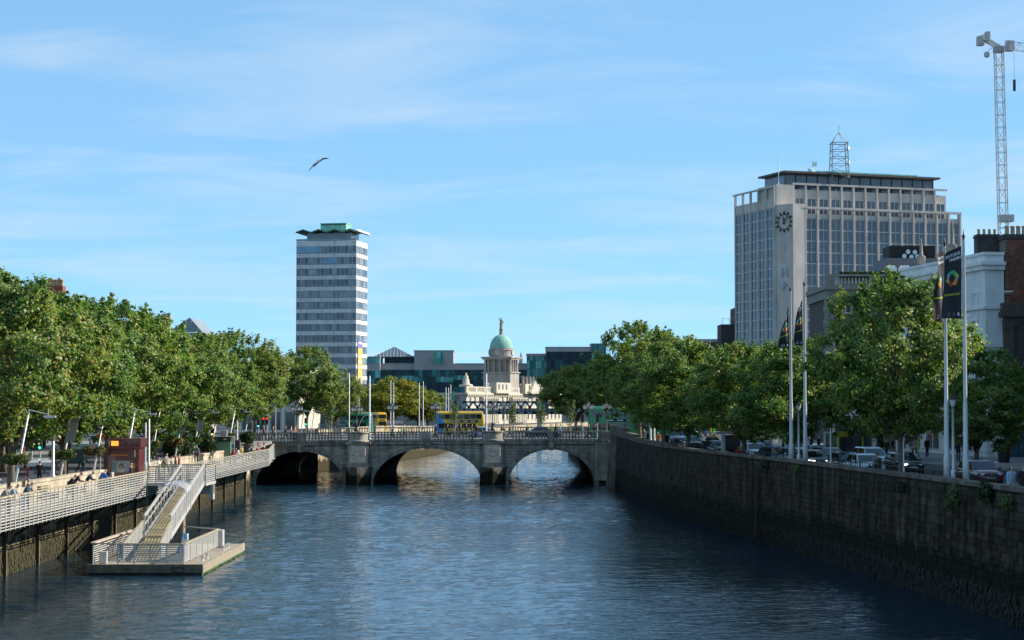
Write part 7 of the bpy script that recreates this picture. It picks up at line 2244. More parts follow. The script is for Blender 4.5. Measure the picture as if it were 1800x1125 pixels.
# people on the right bank
for px_, Y, pose, rot, top, legs, kw, lab in [
    (1775, 92.8, 'walk', 10, 'sky', 'white', dict(hair='dark', longhair=True, coat=('open', 'cream'), h=1.68), "person in cream cardigan and pale patterned dress walking at the right edge"),
    (1796, 92.2, 'walk2', 20, 'black', 'black', dict(hair='dark', h=1.76, coat=('closed', 'black')), "person in black coat with grey scarf at the right picture edge"),
    (1541, 114.5, 'walk', 185, 'grey', 'black', dict(hair='dark', bag='brown', h=1.8), "person with brown backpack walking away beside the silver hatchback"),
    (1567, 160, 'walk', 60, 'navy', 'cream', dict(hair='grey', h=1.8), "person in beige trousers on the far right pavement"),
    (1547, 162, 'stand', -30, 'black', 'black', dict(), "person in black waiting by the shop columns"),
    (1607, 163, 'walk2', -60, 'cream', 'black', dict(coat=('closed', 'cream'), hair='brown'), "person in a long cream coat on the far right pavement"),
    (1628, 161, 'stand', 40, 'black', 'black', dict(shoes=wshoe_m, h=1.85), "person in black with white shoes at the bus stop"),
    (1683, 150, 'walk', -20, 'black', 'black', dict(h=1.78), "person in black between the two near banner poles"),
    (1752, 152, 'stand', 200, 'teal', 'navy', dict(hair='dark', h=1.8), "person in teal jacket beside the black litter bin"),
    (1557, 158, 'walk', -40, 'brown', 'denim', dict(hair='dark', h=1.76), "person in brown coat near the beige trousers"),
    (1438, 178, 'walk', 40, 'black', 'black', dict(h=1.85), "tall person in black under the second banner poles"),
    (1425, 180, 'stand', -70, 'navy', 'black', dict(h=1.8), "person in navy next to the tall person in black"),
    (1500, 170, 'stand', 10, 'black', 'black', dict(h=1.82), "person in black in the dark doorway behind the people carrier"),
    (1513, 172, 'walk', 80, 'black', 'grey', dict(h=1.78), "person in black and grey passing the dark doorway"),
    (1296, 147, 'sit', 20, 'red', 'black', dict(hair='dark', skin=2, coat=None), "person in a dark red jacket sitting by the information panel"),
    (1349, 143, 'walk', 190, 'black', 'black', dict(skin=2, h=1.75), "person in black left of the second tree trunk"),
    (1240, 166, 'walk', 170, 'black', 'black', dict(h=1.8), "person in black between the grey car and the taxi"),
    (1210, 228, 'walk', 85, 'red', 'black', dict(hair='dark'), "person in dark red coat on the right crossing"),
    (1223, 228, 'walk2', 95, 'black', 'black', dict(coat=('open', 'white'), hair='dark'), "person in white and black on the right crossing"),
    (1231, 229, 'walk', 100, 'brown', 'grey', dict(hair='ginger'), "person in brown on the right crossing"),
    (1239, 228, 'walk2', 80, 'blue', 'black', dict(hair='brown'), "person in bright blue jacket on the right crossing"),
    (1248, 229, 'walk', 90, 'yellow', 'denim', dict(hair='fair', skin=1), "person in yellow top on the right crossing"),
    (1254, 230, 'stand', 40, 'green', 'black', dict(), "person in green coat at the end of the right crossing"),
    (1312, 226, 'walk2', 70, 'white', 'pale_denim', dict(), "person in white striding on the far right crossing"),
    (1322, 226, 'walk', 100, 'black', 'black', dict(h=1.8), "person in black on the far right crossing left of the blue coat"),
    (1329, 226, 'walk', 110, 'blue', 'denim', dict(hair='brown'), "person in royal blue coat on the far right crossing"),
    (1343, 225, 'walk2', 100, 'brown', 'black', dict(hair='fair'), "person in brown coat on the far right crossing"),
    (1350, 225, 'walk', 80, 'cream', 'green', dict(hair='fair', skin=1), "person in cream top and green trousers on the far right crossing"),
    (1357, 225, 'walk2', 90, 'red', 'black', dict(), "person in dark red at the end of the far right crossing"),
    (1096, 220.5, 'walk', 190, 'tan', 'tan', dict(coat=('closed', 'tan'), hair='ginger', skin=1, h=1.8), "person in tan coat walking at the right end of the bridge"),
    (1106, 221, 'walk2', 180, 'green', 'black', dict(hair='grey', h=1.72), "person in bright green jacket beside the tan coat"),
    (1087, 224, 'walk', 60, 'black', 'black', dict(), "person in black left of the tan coat"),
    (1131, 208, 'walk', 10, 'grey', 'denim', dict(hair='fair'), "person in grey walking towards the camera by the tallest tree"),
    (1156, 197, 'walk2', 0, 'orange', 'denim', dict(hair='dark'), "person in orange top on the right pavement near the bridge"),
    (1171, 192, 'walk', 185, 'black', 'black', dict(h=1.85), "large person in black beside the tall blue car"),
    (1189, 183, 'stand', 10, 'black', 'grey', dict(hair='brown'), "person in black and grey at the foot of the plane tree")]:
    X = xpx(px_, Y)
    z = zr(Y) + (.12 if X < rqx(Y) + 2.6 or X > rqx(Y) + 16.5 else 0)
    if Y > 226: z = 5.2
    if pose == 'sit': z += .45
    person(lab, (X, Y, z), R(rot), pose, top, legs, **kw)
# people on the bridge
for px_, Y, pose, rot, top, legs, kw, lab in [
    (786, 229.5, 'walk', 90, 'black', 'black', dict(), "person in black on the bridge below the bus middle"),
    (803, 229.6, 'walk2', 95, 'black', 'denim', dict(), "person in black and jeans at the birch on the bridge"),
    (809, 230.2, 'walk', 80, 'navy', 'black', dict(h=1.8), "person in navy walking under the bus side"),
    (819, 229.6, 'walk', 85, 'black', 'black', dict(h=1.85), "tall person in black on the bridge under the bus door"),
    (829, 230.4, 'walk2', 90, 'brown', 'grey', dict(hair='brown'), "person in brown under the front of the bus"),
    (837, 229.8, 'walk', 100, 'black', 'black', dict(), "person in black under the bus windscreen"),
    (882, 229.8, 'walk', 90, 'black', 'grey', dict(), "person in black right of the central bridge lamp"),
    (896, 230, 'walk2', 90, 'navy', 'black', dict(), "person in navy beside the third birch"),
    (926, 231, 'walk', 80, 'black', 'black', dict(h=1.7), "person in black above the right arch of the bridge"),
    (967, 230, 'walk', 85, 'lime', 'black', dict(), "person in lime yellow safety vest on the bridge"),
    (976, 230, 'walk2', 90, 'black', 'black', dict(h=1.82), "person in black right of the lime vest"),
    (984, 229.6, 'walk', 95, 'sky', 'denim', dict(hair='fair'), "person in pale blue shirt on the bridge"),
    (1013, 230, 'walk', 90, 'black', 'black', dict(), "person in black near the right end of the bridge"),
    (1034, 230, 'walk2', 85, 'brown', 'black', dict(hair='ginger', skin=1), "person in brown by the right bridge lamps"),
    (1045, 230, 'walk', 90, 'black', 'denim', dict(), "person in black and jeans by the right bridge lamps"),
    (765, 230, 'walk', 95, 'black', 'black', dict(hair='brown', h=1.8), "person in black behind the tail of the bus"),
    (710, 231, 'walk', 90, 'green', 'black', dict(), "person in green jacket on the bridge below the yellow trees"),
    (480, 229.6, 'walk', 90, 'brown', 'black', dict(hair='ginger', skin=1), "person in brown at the left end of the bridge"),
    (502, 230, 'walk2', 90, 'black', 'black', dict(), "person in black at the left end of the bridge by the traffic lights"),
    (512, 229.6, 'walk', 85, 'pink', 'denim', dict(hair='fair', skin=1), "person in pink on the left part of the bridge"),
    (464, 230, 'walk', 90, 'red', 'black', dict(hair='ginger', skin=1), "person in red at the far left end of the bridge"),
    (519, 229.8, 'walk2', 90, 'tan', 'brown', dict(hair='ginger', skin=1), "person in tan right of the pink top on the bridge")]:
    X = xpx(px_, Y); person(lab, (X, Y, zbr(X)), R(rot), pose, top, legs, group="people on the bridge", **kw)
# ------------------------------------------------------------------ street furniture
black_iron = M("black_iron", (0, 0, 0))
lantern_w = M("opal_lantern", (0.62, 0.62, 0.60), .3, var=.05)
pole_grey = M("pole_grey", (0.52, 0.52, 0.51), .45, metal=.3, var=.1, zs=.3)
# five-lantern lamp standards of the bridge
def lantern(b0, p, s=1.0):
    x, y, z = p
    g = MB(); g.lathe([(.09 * s, 0), (.19 * s, .34 * s), (.20 * s, .36 * s)], 6, p); a = g.build("lantern_glass", lantern_w, b0)
    g = MB(); g.lathe([(.23 * s, .36 * s), (.16 * s, .5 * s), (.05 * s, .58 * s), (.03 * s, .7 * s), (0, .72 * s)], 6, p); g.lathe([(.1 * s, -.08 * s), (.1 * s, 0)], 6, p); g.build("lantern_cap", black_iron, a)
def bridge_lamp(label, loc, h=3.45, n=4):
    t = thing("street_lamp", label, "lamp post", loc, R(25), "five-lantern lamps on the bridge")
    g = MB(); g.lathe([(.28, 0), (.28, .25), (.18, .35), (.14, .8), (.2, .86), (.07, .95), (.055, h - 1.2), (.09, h - 1.1), (.05, h - .8)], 12); g.build("column", black_iron, t, smooth=True)
    for k in range(n):
        a = 2 * math.pi * k / n
        g = MB(); pts = [(math.cos(a) * r_, math.sin(a) * r_, z) for r_, z in ((.04, h - 1.25), (.25, h - 1.38), (.5, h - 1.32), (.58, h - 1.12))]
        g.tube(pts, .03, 6); arm = g.build("arm", black_iron, t)
        lantern(t, (math.cos(a) * .58, math.sin(a) * .58, h - 1.04))
    lantern(t, (0, 0, h - .72), 1.05)
    return t
for px_, Y, top, lab in [(627, 227.4, 0, "five-lantern lamp on the left bridge pier"), (866, 227.4, 0, "five-lantern lamp on the right bridge pier"), (690, 250, 1, "five-lantern lamp in the bridge middle by the yellow trees"), (766, 250, 1, "five-lantern lamp at the tail of the yellow and blue bus"),
                         (886, 251, 1, "five-lantern lamp behind the right pier lamp"), (522, 231, 1, "five-lantern lamp at the left end of the bridge"), (1034, 231, 1, "left one of the lamps at the right end of the bridge"), (1066, 229, 1, "lamp on the corner pedestal at the right end of the bridge")]:
    X = xpx(px_, Y)
    bridge_lamp(lab, (X, Y, (ztop(X) + .01) if not top else zbr(X)), 3.5 if not top else 4.6)
# tall plain white poles
for px_, Y, z0, ytop, r_, lab in [(650, 229.5, None, 660, .10, "thick white pole on the bridge left of the yellow trees"), (855, 229.5, None, 656, .10, "thick white pole on the bridge beside the bus front"), (614, 300, 5.1, 655, .10, "white pole in front of the office tower, left one"), (631, 310, 5.1, 662, .09, "white pole in front of the office tower, right one"),
                              (687, 320, 5.1, 668, .08, "thin white pole above the yellow tree, left one"), (692, 321, 5.1, 672, .08, "thin white pole above the yellow tree, right one"), (737, 330, 5.1, 672, .08, "thin white pole right of the yellow trees"), (744, 331, 5.1, 670, .08, "second thin white pole right of the yellow trees"),
                              (784, 340, 5.1, 681, .08, "left flagpole of the three in front of the domed building"), (788.5, 342, 5.1, 681, .08, "middle flagpole of the three in front of the domed building"), (792.5, 344, 5.1, 676, .08, "right flagpole of the three in front of the domed building"),
                              (1143, 196, None, 590, .10, "left one of the bare tall poles in the trees near the bridge"), (1149.5, 194, None, 588, .10, "right one of the bare tall poles in the trees near the bridge"), (1021, 300, 5.1, 648, .09, "bare pole in the tree beyond the bridge"),
                              (95, 118, None, 752, .11, "stout pale pole beside the silver van on the left bank"), (257, 140, None, 742, .07, "thin white pole right of the maroon kiosk"), (263, 141, None, 735, .09, "pale pole with the cameras right of the kiosk"), (1750, 149, None, 690, .1, "tall pale lamp column at the dry cleaner's corner"), (1459, 119, None, 752, .05, "thin grey pole behind the quay wall left of the silver hatchback"), (1587, 107, None, 752, .05, "thin grey sign pole beside the near tree trunk"),
                              (418, 196, None, 738, .08, "pale post right of the green kiosk")]:
    X = xpx(px_, Y)
    if z0 is None: z0 = zbr(X) if Y > 227 else (zl(Y) if X < 0 else zr(Y)) + .12
    zt0 = zpx(ytop, Y)
    t = thing("pole", lab, "pole", (X, Y, z0))
    g = MB(); g.lathe([(r_ * 1.5, 0), (r_ * 1.5, .9), (r_ * 1.0, 1.0), (r_ * .75, zt0 - z0 - .1), (0, zt0 - z0)], 10); g.build("shaft", pole_grey, t, smooth=True)
    g = MB(); g.lathe([(r_ * 2.2, 0), (r_ * 2.0, .06), (r_ * 1.55, .12)], 10); g.build("base_plate", pole_grey, t)
fl = thing("flag", "small green and white flag on the right flagpole before the domed building", "flag", (xpx(793, 344), 343.9, zpx(690, 344)))
g = MB(); g.grid(lambda u, v: (.1 + .5 * u, .12 * math.sin(5 * u), 1.6 * v - 1.6 + .3 * u), 6, 4); g.build("cloth", M("flag_green", (0.10, 0.42, 0.22), .8, var=.3), fl)
fl = thing("flag", "limp yellow and red flag on a white pole left of the round tree", "flag", (xpx(485, 238), 238, 5.1))
zt0 = zpx(600, 238) - 5.1
g = MB(); g.tube([(0, 0, 0), (0, 0, zt0)], [.07, .04], 8); g.build("pole", pole_grey, fl)
g = MB(); g.grid(lambda u, v: (.05 + .38 * u, .10 * math.sin(7 * u + 3 * v), zt0 - .6 - 3.4 * v - .5 * u), 8, 8); g.build("cloth", M("flag_yellow", (0.72, 0.45, 0.03), .8, var=.1), fl)
g = MB(); g.grid(lambda u, v: (.14 + .14 * u, .10 * math.sin(7 * (.24 + .37 * u) + 3 * (.2 + .6 * v)) - .02, zt0 - .6 - 3.4 * (.2 + .6 * v)), 4, 6); g.build("red_stripe", M("flag_red", (0.5, 0.03, 0.02), .8), fl)

# ---- banner poles with cloth banners on the right quay
ban_black = M("banner_black", (0.022, 0.020, 0.026), .75, var=.15, vs=3)
bcol = {n: M("banner_" + n, c, .75, var=.1) for n, c in (("red", (0.50, 0.07, 0.03)), ("orange", (0.75, 0.26, 0.03)), ("yellow", (0.75, 0.55, 0.05)), ("lime", (0.30, 0.50, 0.08)), ("green", (0.06, 0.40, 0.16)), ("teal", (0.06, 0.42, 0.30)), ("blue", (0.20, 0.45, 0.75)), ("olive", (0.30, 0.32, 0.20)), ("white", (0.75, 0.75, 0.75)), ("neon", (0.55, 0.62, 0.02)))}
def banner_pole(label, px_, Y, pxt, pyt, wid, hgt, blow, fold, seed, off_top):
    """pole at photo column px_, its banner hanging on the left side, blown towards the camera by angle blow"""
    X = xpx(px_, Y)
    z0 = zr(Y) + .12
    ztp = zpx(pyt, Y)
    t = thing("banner_pole", label, "banner pole", (X, Y, z0), 0, "banner poles on the right quay")
    H = ztp - z0
    g = MB(); g.lathe([(.17, 0), (.17, 1.9), (.13, 2.0), (.12, 4.6), (.10, 4.7), (.075, H - .05), (.09, H)], 12); g.build("shaft", pole_grey, t, smooth=True)
    g = MB(); g.lathe([(.10, H), (.05, H + .06), (.10, H + .16), (.04, H + .26), (.015, H + .5), (0, H + .52)], 10); g.build("finial", black_iron, t, smooth=True)
    g = MB(); g.lathe([(.27, 0), (.27, .05), (.18, .1)], 12); g.build("base_plate", pole_grey, t)
    dirv = Vector((-math.cos(blow), -math.sin(blow), 0))
    nrm = Vector((math.sin(blow), -math.cos(blow), 0))      # towards the camera
    topz = H - off_top
    def surf(u, v, o=0.0):
        # u 0 at pole .. 1 free edge, v 0 top .. 1 bottom
        squeeze = 1 - fold * (1 - v) ** 1.5 * .75
        uu = u * wid * squeeze
        rip = (.05 + .10 * u) * math.sin(5.5 * u + 4 * v + seed) + .035 * u * math.sin(11 * v + 2 * seed)
        p = dirv * (.13 + uu) + nrm * (rip * wid + .10 * fold * math.sin(3 * v) * u)
        z = topz - hgt * v - u * (1 - v) * (fold * .95 + .20) * wid
        return p + nrm * o + Vector((0, 0, z))
    g = MB(); g.grid(lambda u, v: tuple(surf(u, v)), 16, 30); cl = g.build("cloth", ban_black, t, smooth=True)
    def mapped(me, u0, v0, su, sv, nm, o=.012):
        # me drawn in its xy plane; mirrored because the back of the banner is seen
        for vv in me.vertices:
            x, y = vv.co.x, vv.co.y
            vv.co = surf(min(1, max(0, u0 + x * su)), v0 - y * sv, o)
        me.update()
        return obj(nm, me, cl)
    def txt(s, size, mat, bold=.0): return text_mesh(s, size, 0, mat, bold=bold)
    asp = wid / hgt
    # mirrored: the text starts at the pole side and runs to the free edge
    mapped(txt("CULTURE", .20, bcol['white'], .008), .50, .085, 1.0, asp, "lettering")
    mapped(txt("NIGHT", .20, bcol['white'], .008), .36, .15, 1.0, asp, "lettering")
    mapped(txt("CULTURENIGHT.IE", .105, bcol['neon'], .004), .52, .655, 1.0, asp * 1.25, "lettering")
    # faceted ring emblem
    order = ["blue", "teal", "green", "green", "lime", "olive", "orange", "orange", "red", "red", "yellow", "yellow"]
    rr = random.Random(seed)
    N_ = 12
    for k in range(N_):
        a0, a1 = 2 * math.pi * k / N_ + .35, 2 * math.pi * (k + 1) / N_ + .35
        me = bpy.data.meshes.new("emblem_facet")
        ro0, ro1 = .36 + .05 * math.sin(3 * k), .36 + .05 * math.sin(3 * (k + 1))
        ri = .19
        vs = []
        for a, ro in ((a0, ro0), (a1, ro1)):
            for q_ in range(4):
                r_ = ri + (ro - ri) * q_ / 3
                vs.append((r_ * math.cos(a), r_ * math.sin(a) * 1.12, 0))
        me.from_pydata(vs, [], [(q_, q_ + 1, q_ + 5, q_ + 4) for q_ in range(3)])
        me.materials.append(bcol[order[k]])
        mapped(me, .5, .42, 1.0, asp * 1.05, "emblem_facet")
    for k in range(3):
        me = bpy.data.meshes.new("print_line"); L_ = (.16, .14, .18)[k]
        me.from_pydata([(-L_, -.012, 0), (L_, -.012, 0), (L_, .012, 0), (-L_, .012, 0)], [], [(0, 1, 2, 3)]); me.materials.append(bcol['white'])
        mapped(me, .56, .915 + .022 * k, 1.0, asp, "print_line")
    me = bpy.data.meshes.new("print_mark"); me.from_pydata([(-.05, -.10, 0), (.05, -.10, 0), (.05, .02, 0), (0, .1, 0), (-.05, .02, 0)], [], [(0, 1, 2, 3, 4)]); me.materials.append(bcol['white']); mapped(me, .16, .93, 1.0, asp, "print_mark")
    return t
banner_pole("right pole of the near banner pair, black banner with a colourful ring, facing the camera", 1696, 94.0, 1693, 421, 1.0, 3.62, R(5), .18, 1, .32)
banner_pole("left pole of the near banner pair, banner half hidden behind the other", 1662.5, 96.8, 1661, 433, .95, 3.62, R(50), .12, 2.2, .25)
banner_pole("left pole of the far banner pair, its banner sagging to a triangle", 1390, 127, 1389, 512, .78, 2.75, R(18), .85, 3.3, 1.05)
banner_pole("right pole of the far banner pair, banner folded at the top", 1414.5, 124, 1413, 503, .68, 3.0, R(15), .7, 4.1, .9)

# ---- black pedestrian guard rail on the right quay
gr = thing("guard_rail", "black steel pedestrian guard rail along the right quay kerb", "railing", (20, 100, 0))
y = 92.5
while y < 168:
    y1 = y + 2.0
    xa, xb = rqx(y) + 2.3, rqx(y1 - .1) + 2.3
    za, zb2 = zr(y) + .12, zr(y1) + .12
    g = MB(); g.tube([(xa - 20, y - 100, za), (xa - 20, y - 100, za + .9), (xa - 20, y - 100 + .08, za + 1.0), (xb - 20, y1 - 100 - .18, zb2 + 1.0), (xb - 20, y1 - 100 - .1, zb2 + .9), (xb - 20, y1 - 100 - .1, zb2)], .028, 6); hoop = g.build("hoop", black_iron, gr)
    for k in range(1, 4):
        t_ = k / 4
        g = MB(); px0_ = xa + (xb - xa) * t_; py0_ = y + (y1 - .1 - y) * t_; g.tube([(px0_ - 20, py0_ - 100, za), (px0_ - 20, py0_ - 100, za + 1.0)], .016, 5); g.build("bar", black_iron, gr)
    y += 2.05
# small lantern posts on the quay
for px_, Y, ytop, lab in ((1674, 99, 690, "grey lamp post with square lantern between the near banner poles"), (1403, 130, 703, "grey lamp post with square lantern between the far banner poles")):
    X = xpx(px_, Y); z0 = zr(Y) + .12; h = zpx(ytop, Y) - z0
    t = thing("street_lamp", lab, "lamp post", (X, Y, z0))
    g = MB(); g.lathe([(.14, 0), (.14, 1.1), (.08, 1.2), (.06, h - .8), (.1, h - .75)], 10); g.build("column", pole_grey, t, smooth=True)
    lantern(t, (0, 0, h - .72), .95)
# bus stop poles
for px_, Y, ytop, lab in ((1620, 158, 735, "bus stop pole with green and yellow sign right of the near tree trunk"), (1523, 158, 735, "bus stop pole with green and yellow sign behind the people carrier"), (1480, 160, 742, "bus stop pole behind the dark blue hatchback")):
    X = xpx(px_, Y); z0 = zr(Y) + .12; h = zpx(ytop, Y) - z0
    t = thing("bus_stop", lab, "bus stop", (X, Y, z0))
    g = MB(); g.tube([(-.35, 0, 0), (-.35, 0, h)], .045, 8); g.build("pole", pole_grey, t)
    g = MB(); g.box(-.3, .42, -.04, .04, h - .75, h, 0); g.build("sign_top", M("stop_green", (0.02, 0.20, 0.13), .5), t)
    g = MB(); g.box(-.3, .42, -.04, .04, h - 1.25, h - .76); g.build("sign_route", M("stop_yellow", (0.70, 0.62, 0.05), .5), t)
    g = MB(); g.lathe([(.14, 0), (.18, .05), (.18, .1)], 8); g.v = [(x, z * .2 - .06, y2) for x, y2, z in g.v]; g.build("bus_symbol", lantern_w, t, (.06, 0, h - .4))
    g = MB(); g.tube([(-.35, -.0, .8), (-.35, 0, 2.0)], .09, 8); g.build("timetable_case", M("stop_yellow", (0, 0, 0)), t)
# poster case of the bus shelter
t = thing("bus_shelter", "glass bus shelter with lit poster panel behind the far banner poles", "bus shelter", (xpx(1448, 166), 166, zr(166) + .12))
g = MB(); g.box(0, 1.15, -.08, .08, .35, 2.2, 0); g.build("poster_frame", white_metal, t)
g = MB(); g.box(.1, 1.05, -.1, -.08, .5, 2.05); g.build("poster", M("poster_print", (0.20, 0.26, 0.16), .5, var=.8, vs=3, col2=(0.5, 0.5, 0.3)), t)
for x_ in (0, 1.1, 4.2):
    g = MB(); g.box(x_, x_ + .06, .6, .66, 0, 2.6); g.build("shelter_post", pole_grey, t)
g = MB(); g.box(-.1, 4.4, -.3, 1.2, 2.6, 2.7); g.build("shelter_roof", darksteel, t)
g = MB(); g.box(1.2, 4.2, .62, .64, .3, 2.4); g.build("shelter_glass", glass("shelter_glass", (0.06, 0.07, 0.08), .1, 0), t)
# black information panel
t = thing("information_totem", "tall black information panel with a white arrow on the right quay", "sign", (xpx(1287, 151), 151, zr(151) + .12), R(5))
g = MB(); g.bev(-.62, .62, -.12, .12, 0, 2.15, .03); g.build("panel", M("gloss_black", (0.012, 0.012, 0.013), .2), t)
g = MB(); g.box(-.9, -.62, -.15, .15, 0, 2.2); g.build("side_post", pole_grey, t)
obj("arrow", text_mesh(">", .5, .004, lantern_w, bold=.02), t, (-.42, -.128, .75), (R(90), 0, 0))
# litter bin
t = thing("litter_bin", "tall black litter bin beside the dry cleaner's", "litter bin", (xpx(1763, 150), 150, zr(150) + .12))
g = MB(); g.lathe([(.42, 0), (.45, .1), (.45, 1.05), (.48, 1.08), (.48, 1.18), (.40, 1.28), (0, 1.3)], 14, sy=.9); g.build("drum", black_iron, t, smooth=False)
g = MB(); g.box(-.25, .25, -.46, -.38, .85, 1.02); g.build("opening", trim_m, t)
# grey cabinet and yellow utility box on the white house wall
t = thing("wall_box", "yellow utility box on the wall left of the dry cleaner's sign", "utility box", (xpx(1758, 165.6), 165.7, zpx(735, 165)))
g = MB(); g.bev(-.3, .3, -.1, .1, 0, .65, .02); g.build("case", M("box_yellow", (0.35, 0.30, 0.10), .6), t)
g = MB(); g.box(-.05, .05, -.13, -.1, .25, .3); g.build("latch", galv, t)

# ---- left bank furniture: leaning lamp masts, grey banners, flower baskets
def leaf_blob(name, n, rad, size, mat, seed, par, loc, sq=.8):
    rng = np.random.default_rng(seed)
    d = rng.normal(size=(n, 3)); d /= np.linalg.norm(d, axis=1)[:, None]
    P = d * (rng.uniform(.3, 1, n) ** .4 * rad)[:, None] * np.array([1, 1, sq]) * (1 + .18 * np.sin(d[:, :1] * 5 + seed) + .15 * np.sin(d[:, 1:2] * 6))
    N = d + rng.normal(size=(n, 3)) * .6; N /= np.linalg.norm(N, axis=1)[:, None]
    return obj(name, leaves_mesh(name, P, N, size, mat, rng), par, loc)
flower_leaf = leaf_mat("basket_flowers", [(0.0, (0.02, 0.05, 0.012)), (0.4, (0.05, 0.10, 0.02)), (0.6, (0.10, 0.12, 0.03)), (0.75, (0.32, 0.14, 0.10)), (1.0, (0.45, 0.30, 0.22))])
banner_grey = M("grey_banner", (0.30, 0.285, 0.28), .8, var=.1)
def lean_mast(label, Y, banner=0, basket=False, X=-28.75):
    z0 = zl(Y) + .12
    t = thing("lamp_mast", label, "lamp mast", (X, Y, z0), 0, "leaning lamp masts along the boardwalk")
    top = Vector((.75, 0, 5.0))
    g = MB(); g.tube([(0, 0, 0), (0, 0, .9), tuple(top)], [.085, .085, .05], 8); g.build("mast", pole_grey, t, smooth=True)
    g = MB(); g.tube([tuple(top), tuple(top + Vector((1.05, 0, -.25)))], .035, 6); g.build("arm", pole_grey, t)
    g = MB(); g.bev(1.6, 2.3, -.1, .1, 4.55, 4.66, .02); g.tube([(1.85, 0, 4.66), (1.85, 0, 5.1)], .02, 5); g.build("lamp_head", pole_grey, t)
    g = MB(); g.box(1.65, 2.25, -.08, .08, 4.53, 4.549); g.build("lens", lantern_w, t)
    if banner:
        g = MB(); g.add([(.42, -.05, 4.55), (1.12, -.06, 4.7), (.75, -.06, 3.0), (.1, -.05, 2.85)] + [(.42, -.02, 4.55), (1.12, -.03, 4.7), (.75, -.03, 3.0), (.1, -.02, 2.85)], [(0, 3, 2, 1), (4, 5, 6, 7), (0, 1, 5, 4), (1, 2, 6, 5), (2, 3, 7, 6), (3, 0, 4, 7)])
        g.v = [(x * banner + .1, y2, z) for x, y2, z in g.v]; g.build("grey_panel", banner_grey, t)
    if basket:
        for sx in (-.35, .4):
            leaf_blob("flower_basket", 420, .42, .13, flower_leaf, int(Y * 7 + sx * 10), t, (sx, 0, 2.15))
        g = MB(); g.tube([(-.4, 0, 1.85), (.45, 0, 1.85)], .03, 6); g.build("basket_bracket", black_iron, t)
for Y, bn_, bk, lab in [(97, 0, 0, "leaning lamp mast reaching in at the left picture edge"), (110, 0, 1, "leaning lamp mast with flower baskets by the yellowing tree"), (121, 1, 1, "leaning mast with a grey panel right of the stout pole"), (130.6, 0, 1, "leaning lamp mast with baskets left of the maroon kiosk"), (141, 0, 0, "leaning lamp mast behind the maroon kiosk"),
                        (151, 0, 1, "leaning lamp mast with baskets right of the maroon kiosk"), (162, 1, 1, "leaning mast with a grey panel above the planters"), (171, 1, 1, "leaning mast with a grey panel beside the second planter"), (181, 0, 0, "leaning lamp mast left of the green kiosk"), (192, 0, 1, "leaning lamp mast right of the green kiosk"), (203, 1, 0, "last leaning mast with a grey panel before the bridge")]:
    lean_mast(lab, Y, bn_, bk)
for px_, Y, lab in ((528, 236, "slanted lamp mast on the left end of the bridge, left one"), (546, 236, "slanted lamp mast on the left end of the bridge, right one")):
    X = xpx(px_, Y); t = thing("lamp_mast", lab, "lamp mast", (X, Y, zbr(X)), 0)
    g = MB(); g.tube([(0, 0, 0), (.5, 0, 3.6)], .06, 8); g.build("mast", pole_grey, t)
    g = MB(); g.tube([(.5, 0, 3.6), (1.5, 0, 3.3)], .035, 6); g.build("arm", pole_grey, t)
# planters with bushes
for i, (px_, Y, r_, lab) in enumerate([(254, 149, .85, "dark bush in a planter right of the maroon kiosk"), (302, 163, .85, "dark bush planter, left of the three above the gangway"), (322, 166, .9, "dark bush planter, middle of the three above the gangway"), (366, 178, .9, "dark bush planter beside the plane tree by the green bus"), (436, 200, .8, "dark bush planter at the end of the green kiosk")]):
    X = xpx(px_, Y); z0 = zl(Y) + .12
    t = thing("planter", lab, "planter", (X, Y, z0), 0, "bush planters along the left quay")
    g = MB(); g.lathe([(.45, 0), (.6, .8), (.66, .82), (.66, .95), (.55, .95)], 14); g.build("tub", M("dark_tub", (0.06, 0.06, 0.06), .7), t, smooth=False)
    leaf_blob("bush", 1500, r_, .16, shrub_leaf, i + 40, t, (0, 0, 1.6), .85)
# maroon kiosk
mk = paint("kiosk_maroon", (0.115, 0.022, 0.022), .4)
KX, KY = xpx(222, 132), 133.3
t = thing("kiosk", "maroon street kiosk with orange sign and picture panel on the left quay", "kiosk", (KX, KY, BWZ), R(0))
t.scale = (1, 1, 1.09)
g = MB(); g.bev(-1.25, .95, -1.2, .5, 0, 2.5, .04); g.build("body", mk, t)
g = MB(); g.bev(-1.28, 1.12, -1.5, .55, 2.5, 3.08, .05); g.build("roof_fascia", mk, t)
g = MB(); g.box(-.95, -.45, -1.52, -1.5, 2.62, 2.92); g.build("sign_display", M("sign_orange", (0.95, 0.30, 0.03), .5, var=.4, vs=14, emit=1.2), t)
g = MB(); g.box(-1.12, -1.04, -1.52, -1.5, 2.58, 2.96); g.build("sign_print", lantern_w, t)
g = MB(); g.box(-1.05, .15, -1.225, -1.2, 1.98, 2.06); g.build("orange_caption", M("caption_orange", (0.55, 0.18, 0.05), .6), t)
pp = [M("picture_%d" % k, c, .5, var=.3, vs=6) for k, c in enumerate(((0.30, 0.35, 0.38), (0.45, 0.22, 0.14), (0.06, 0.035, 0.025), (0.10, 0.25, 0.24), (0.5, 0.48, 0.45)))]
g = MB(); g.box(-.92, .30, -1.225, -1.2, .92, 1.66); pic = g.build("picture_panel", pp[0], t)
g = MB(); g.lathe([(0, 0), (.17, 0), (.17, .008), (0, .008)], 14); g.v = [(x, -z, y2) for x, y2, z in g.v]; g.build("picture_hair", pp[2], pic, (-.3, -1.226, 1.32))
g = MB(); g.lathe([(0, 0), (.10, 0), (.10, .008), (0, .008)], 12); g.v = [(x, -z, y2 * 1.25) for x, y2, z in g.v]; g.build("picture_face", pp[1], pic, (-.3, -1.236, 1.28))
g = MB(); g.box(-.52, -.06, -1.236, -1.226, .93, 1.12); g.build("picture_shirt", pp[4], pic)
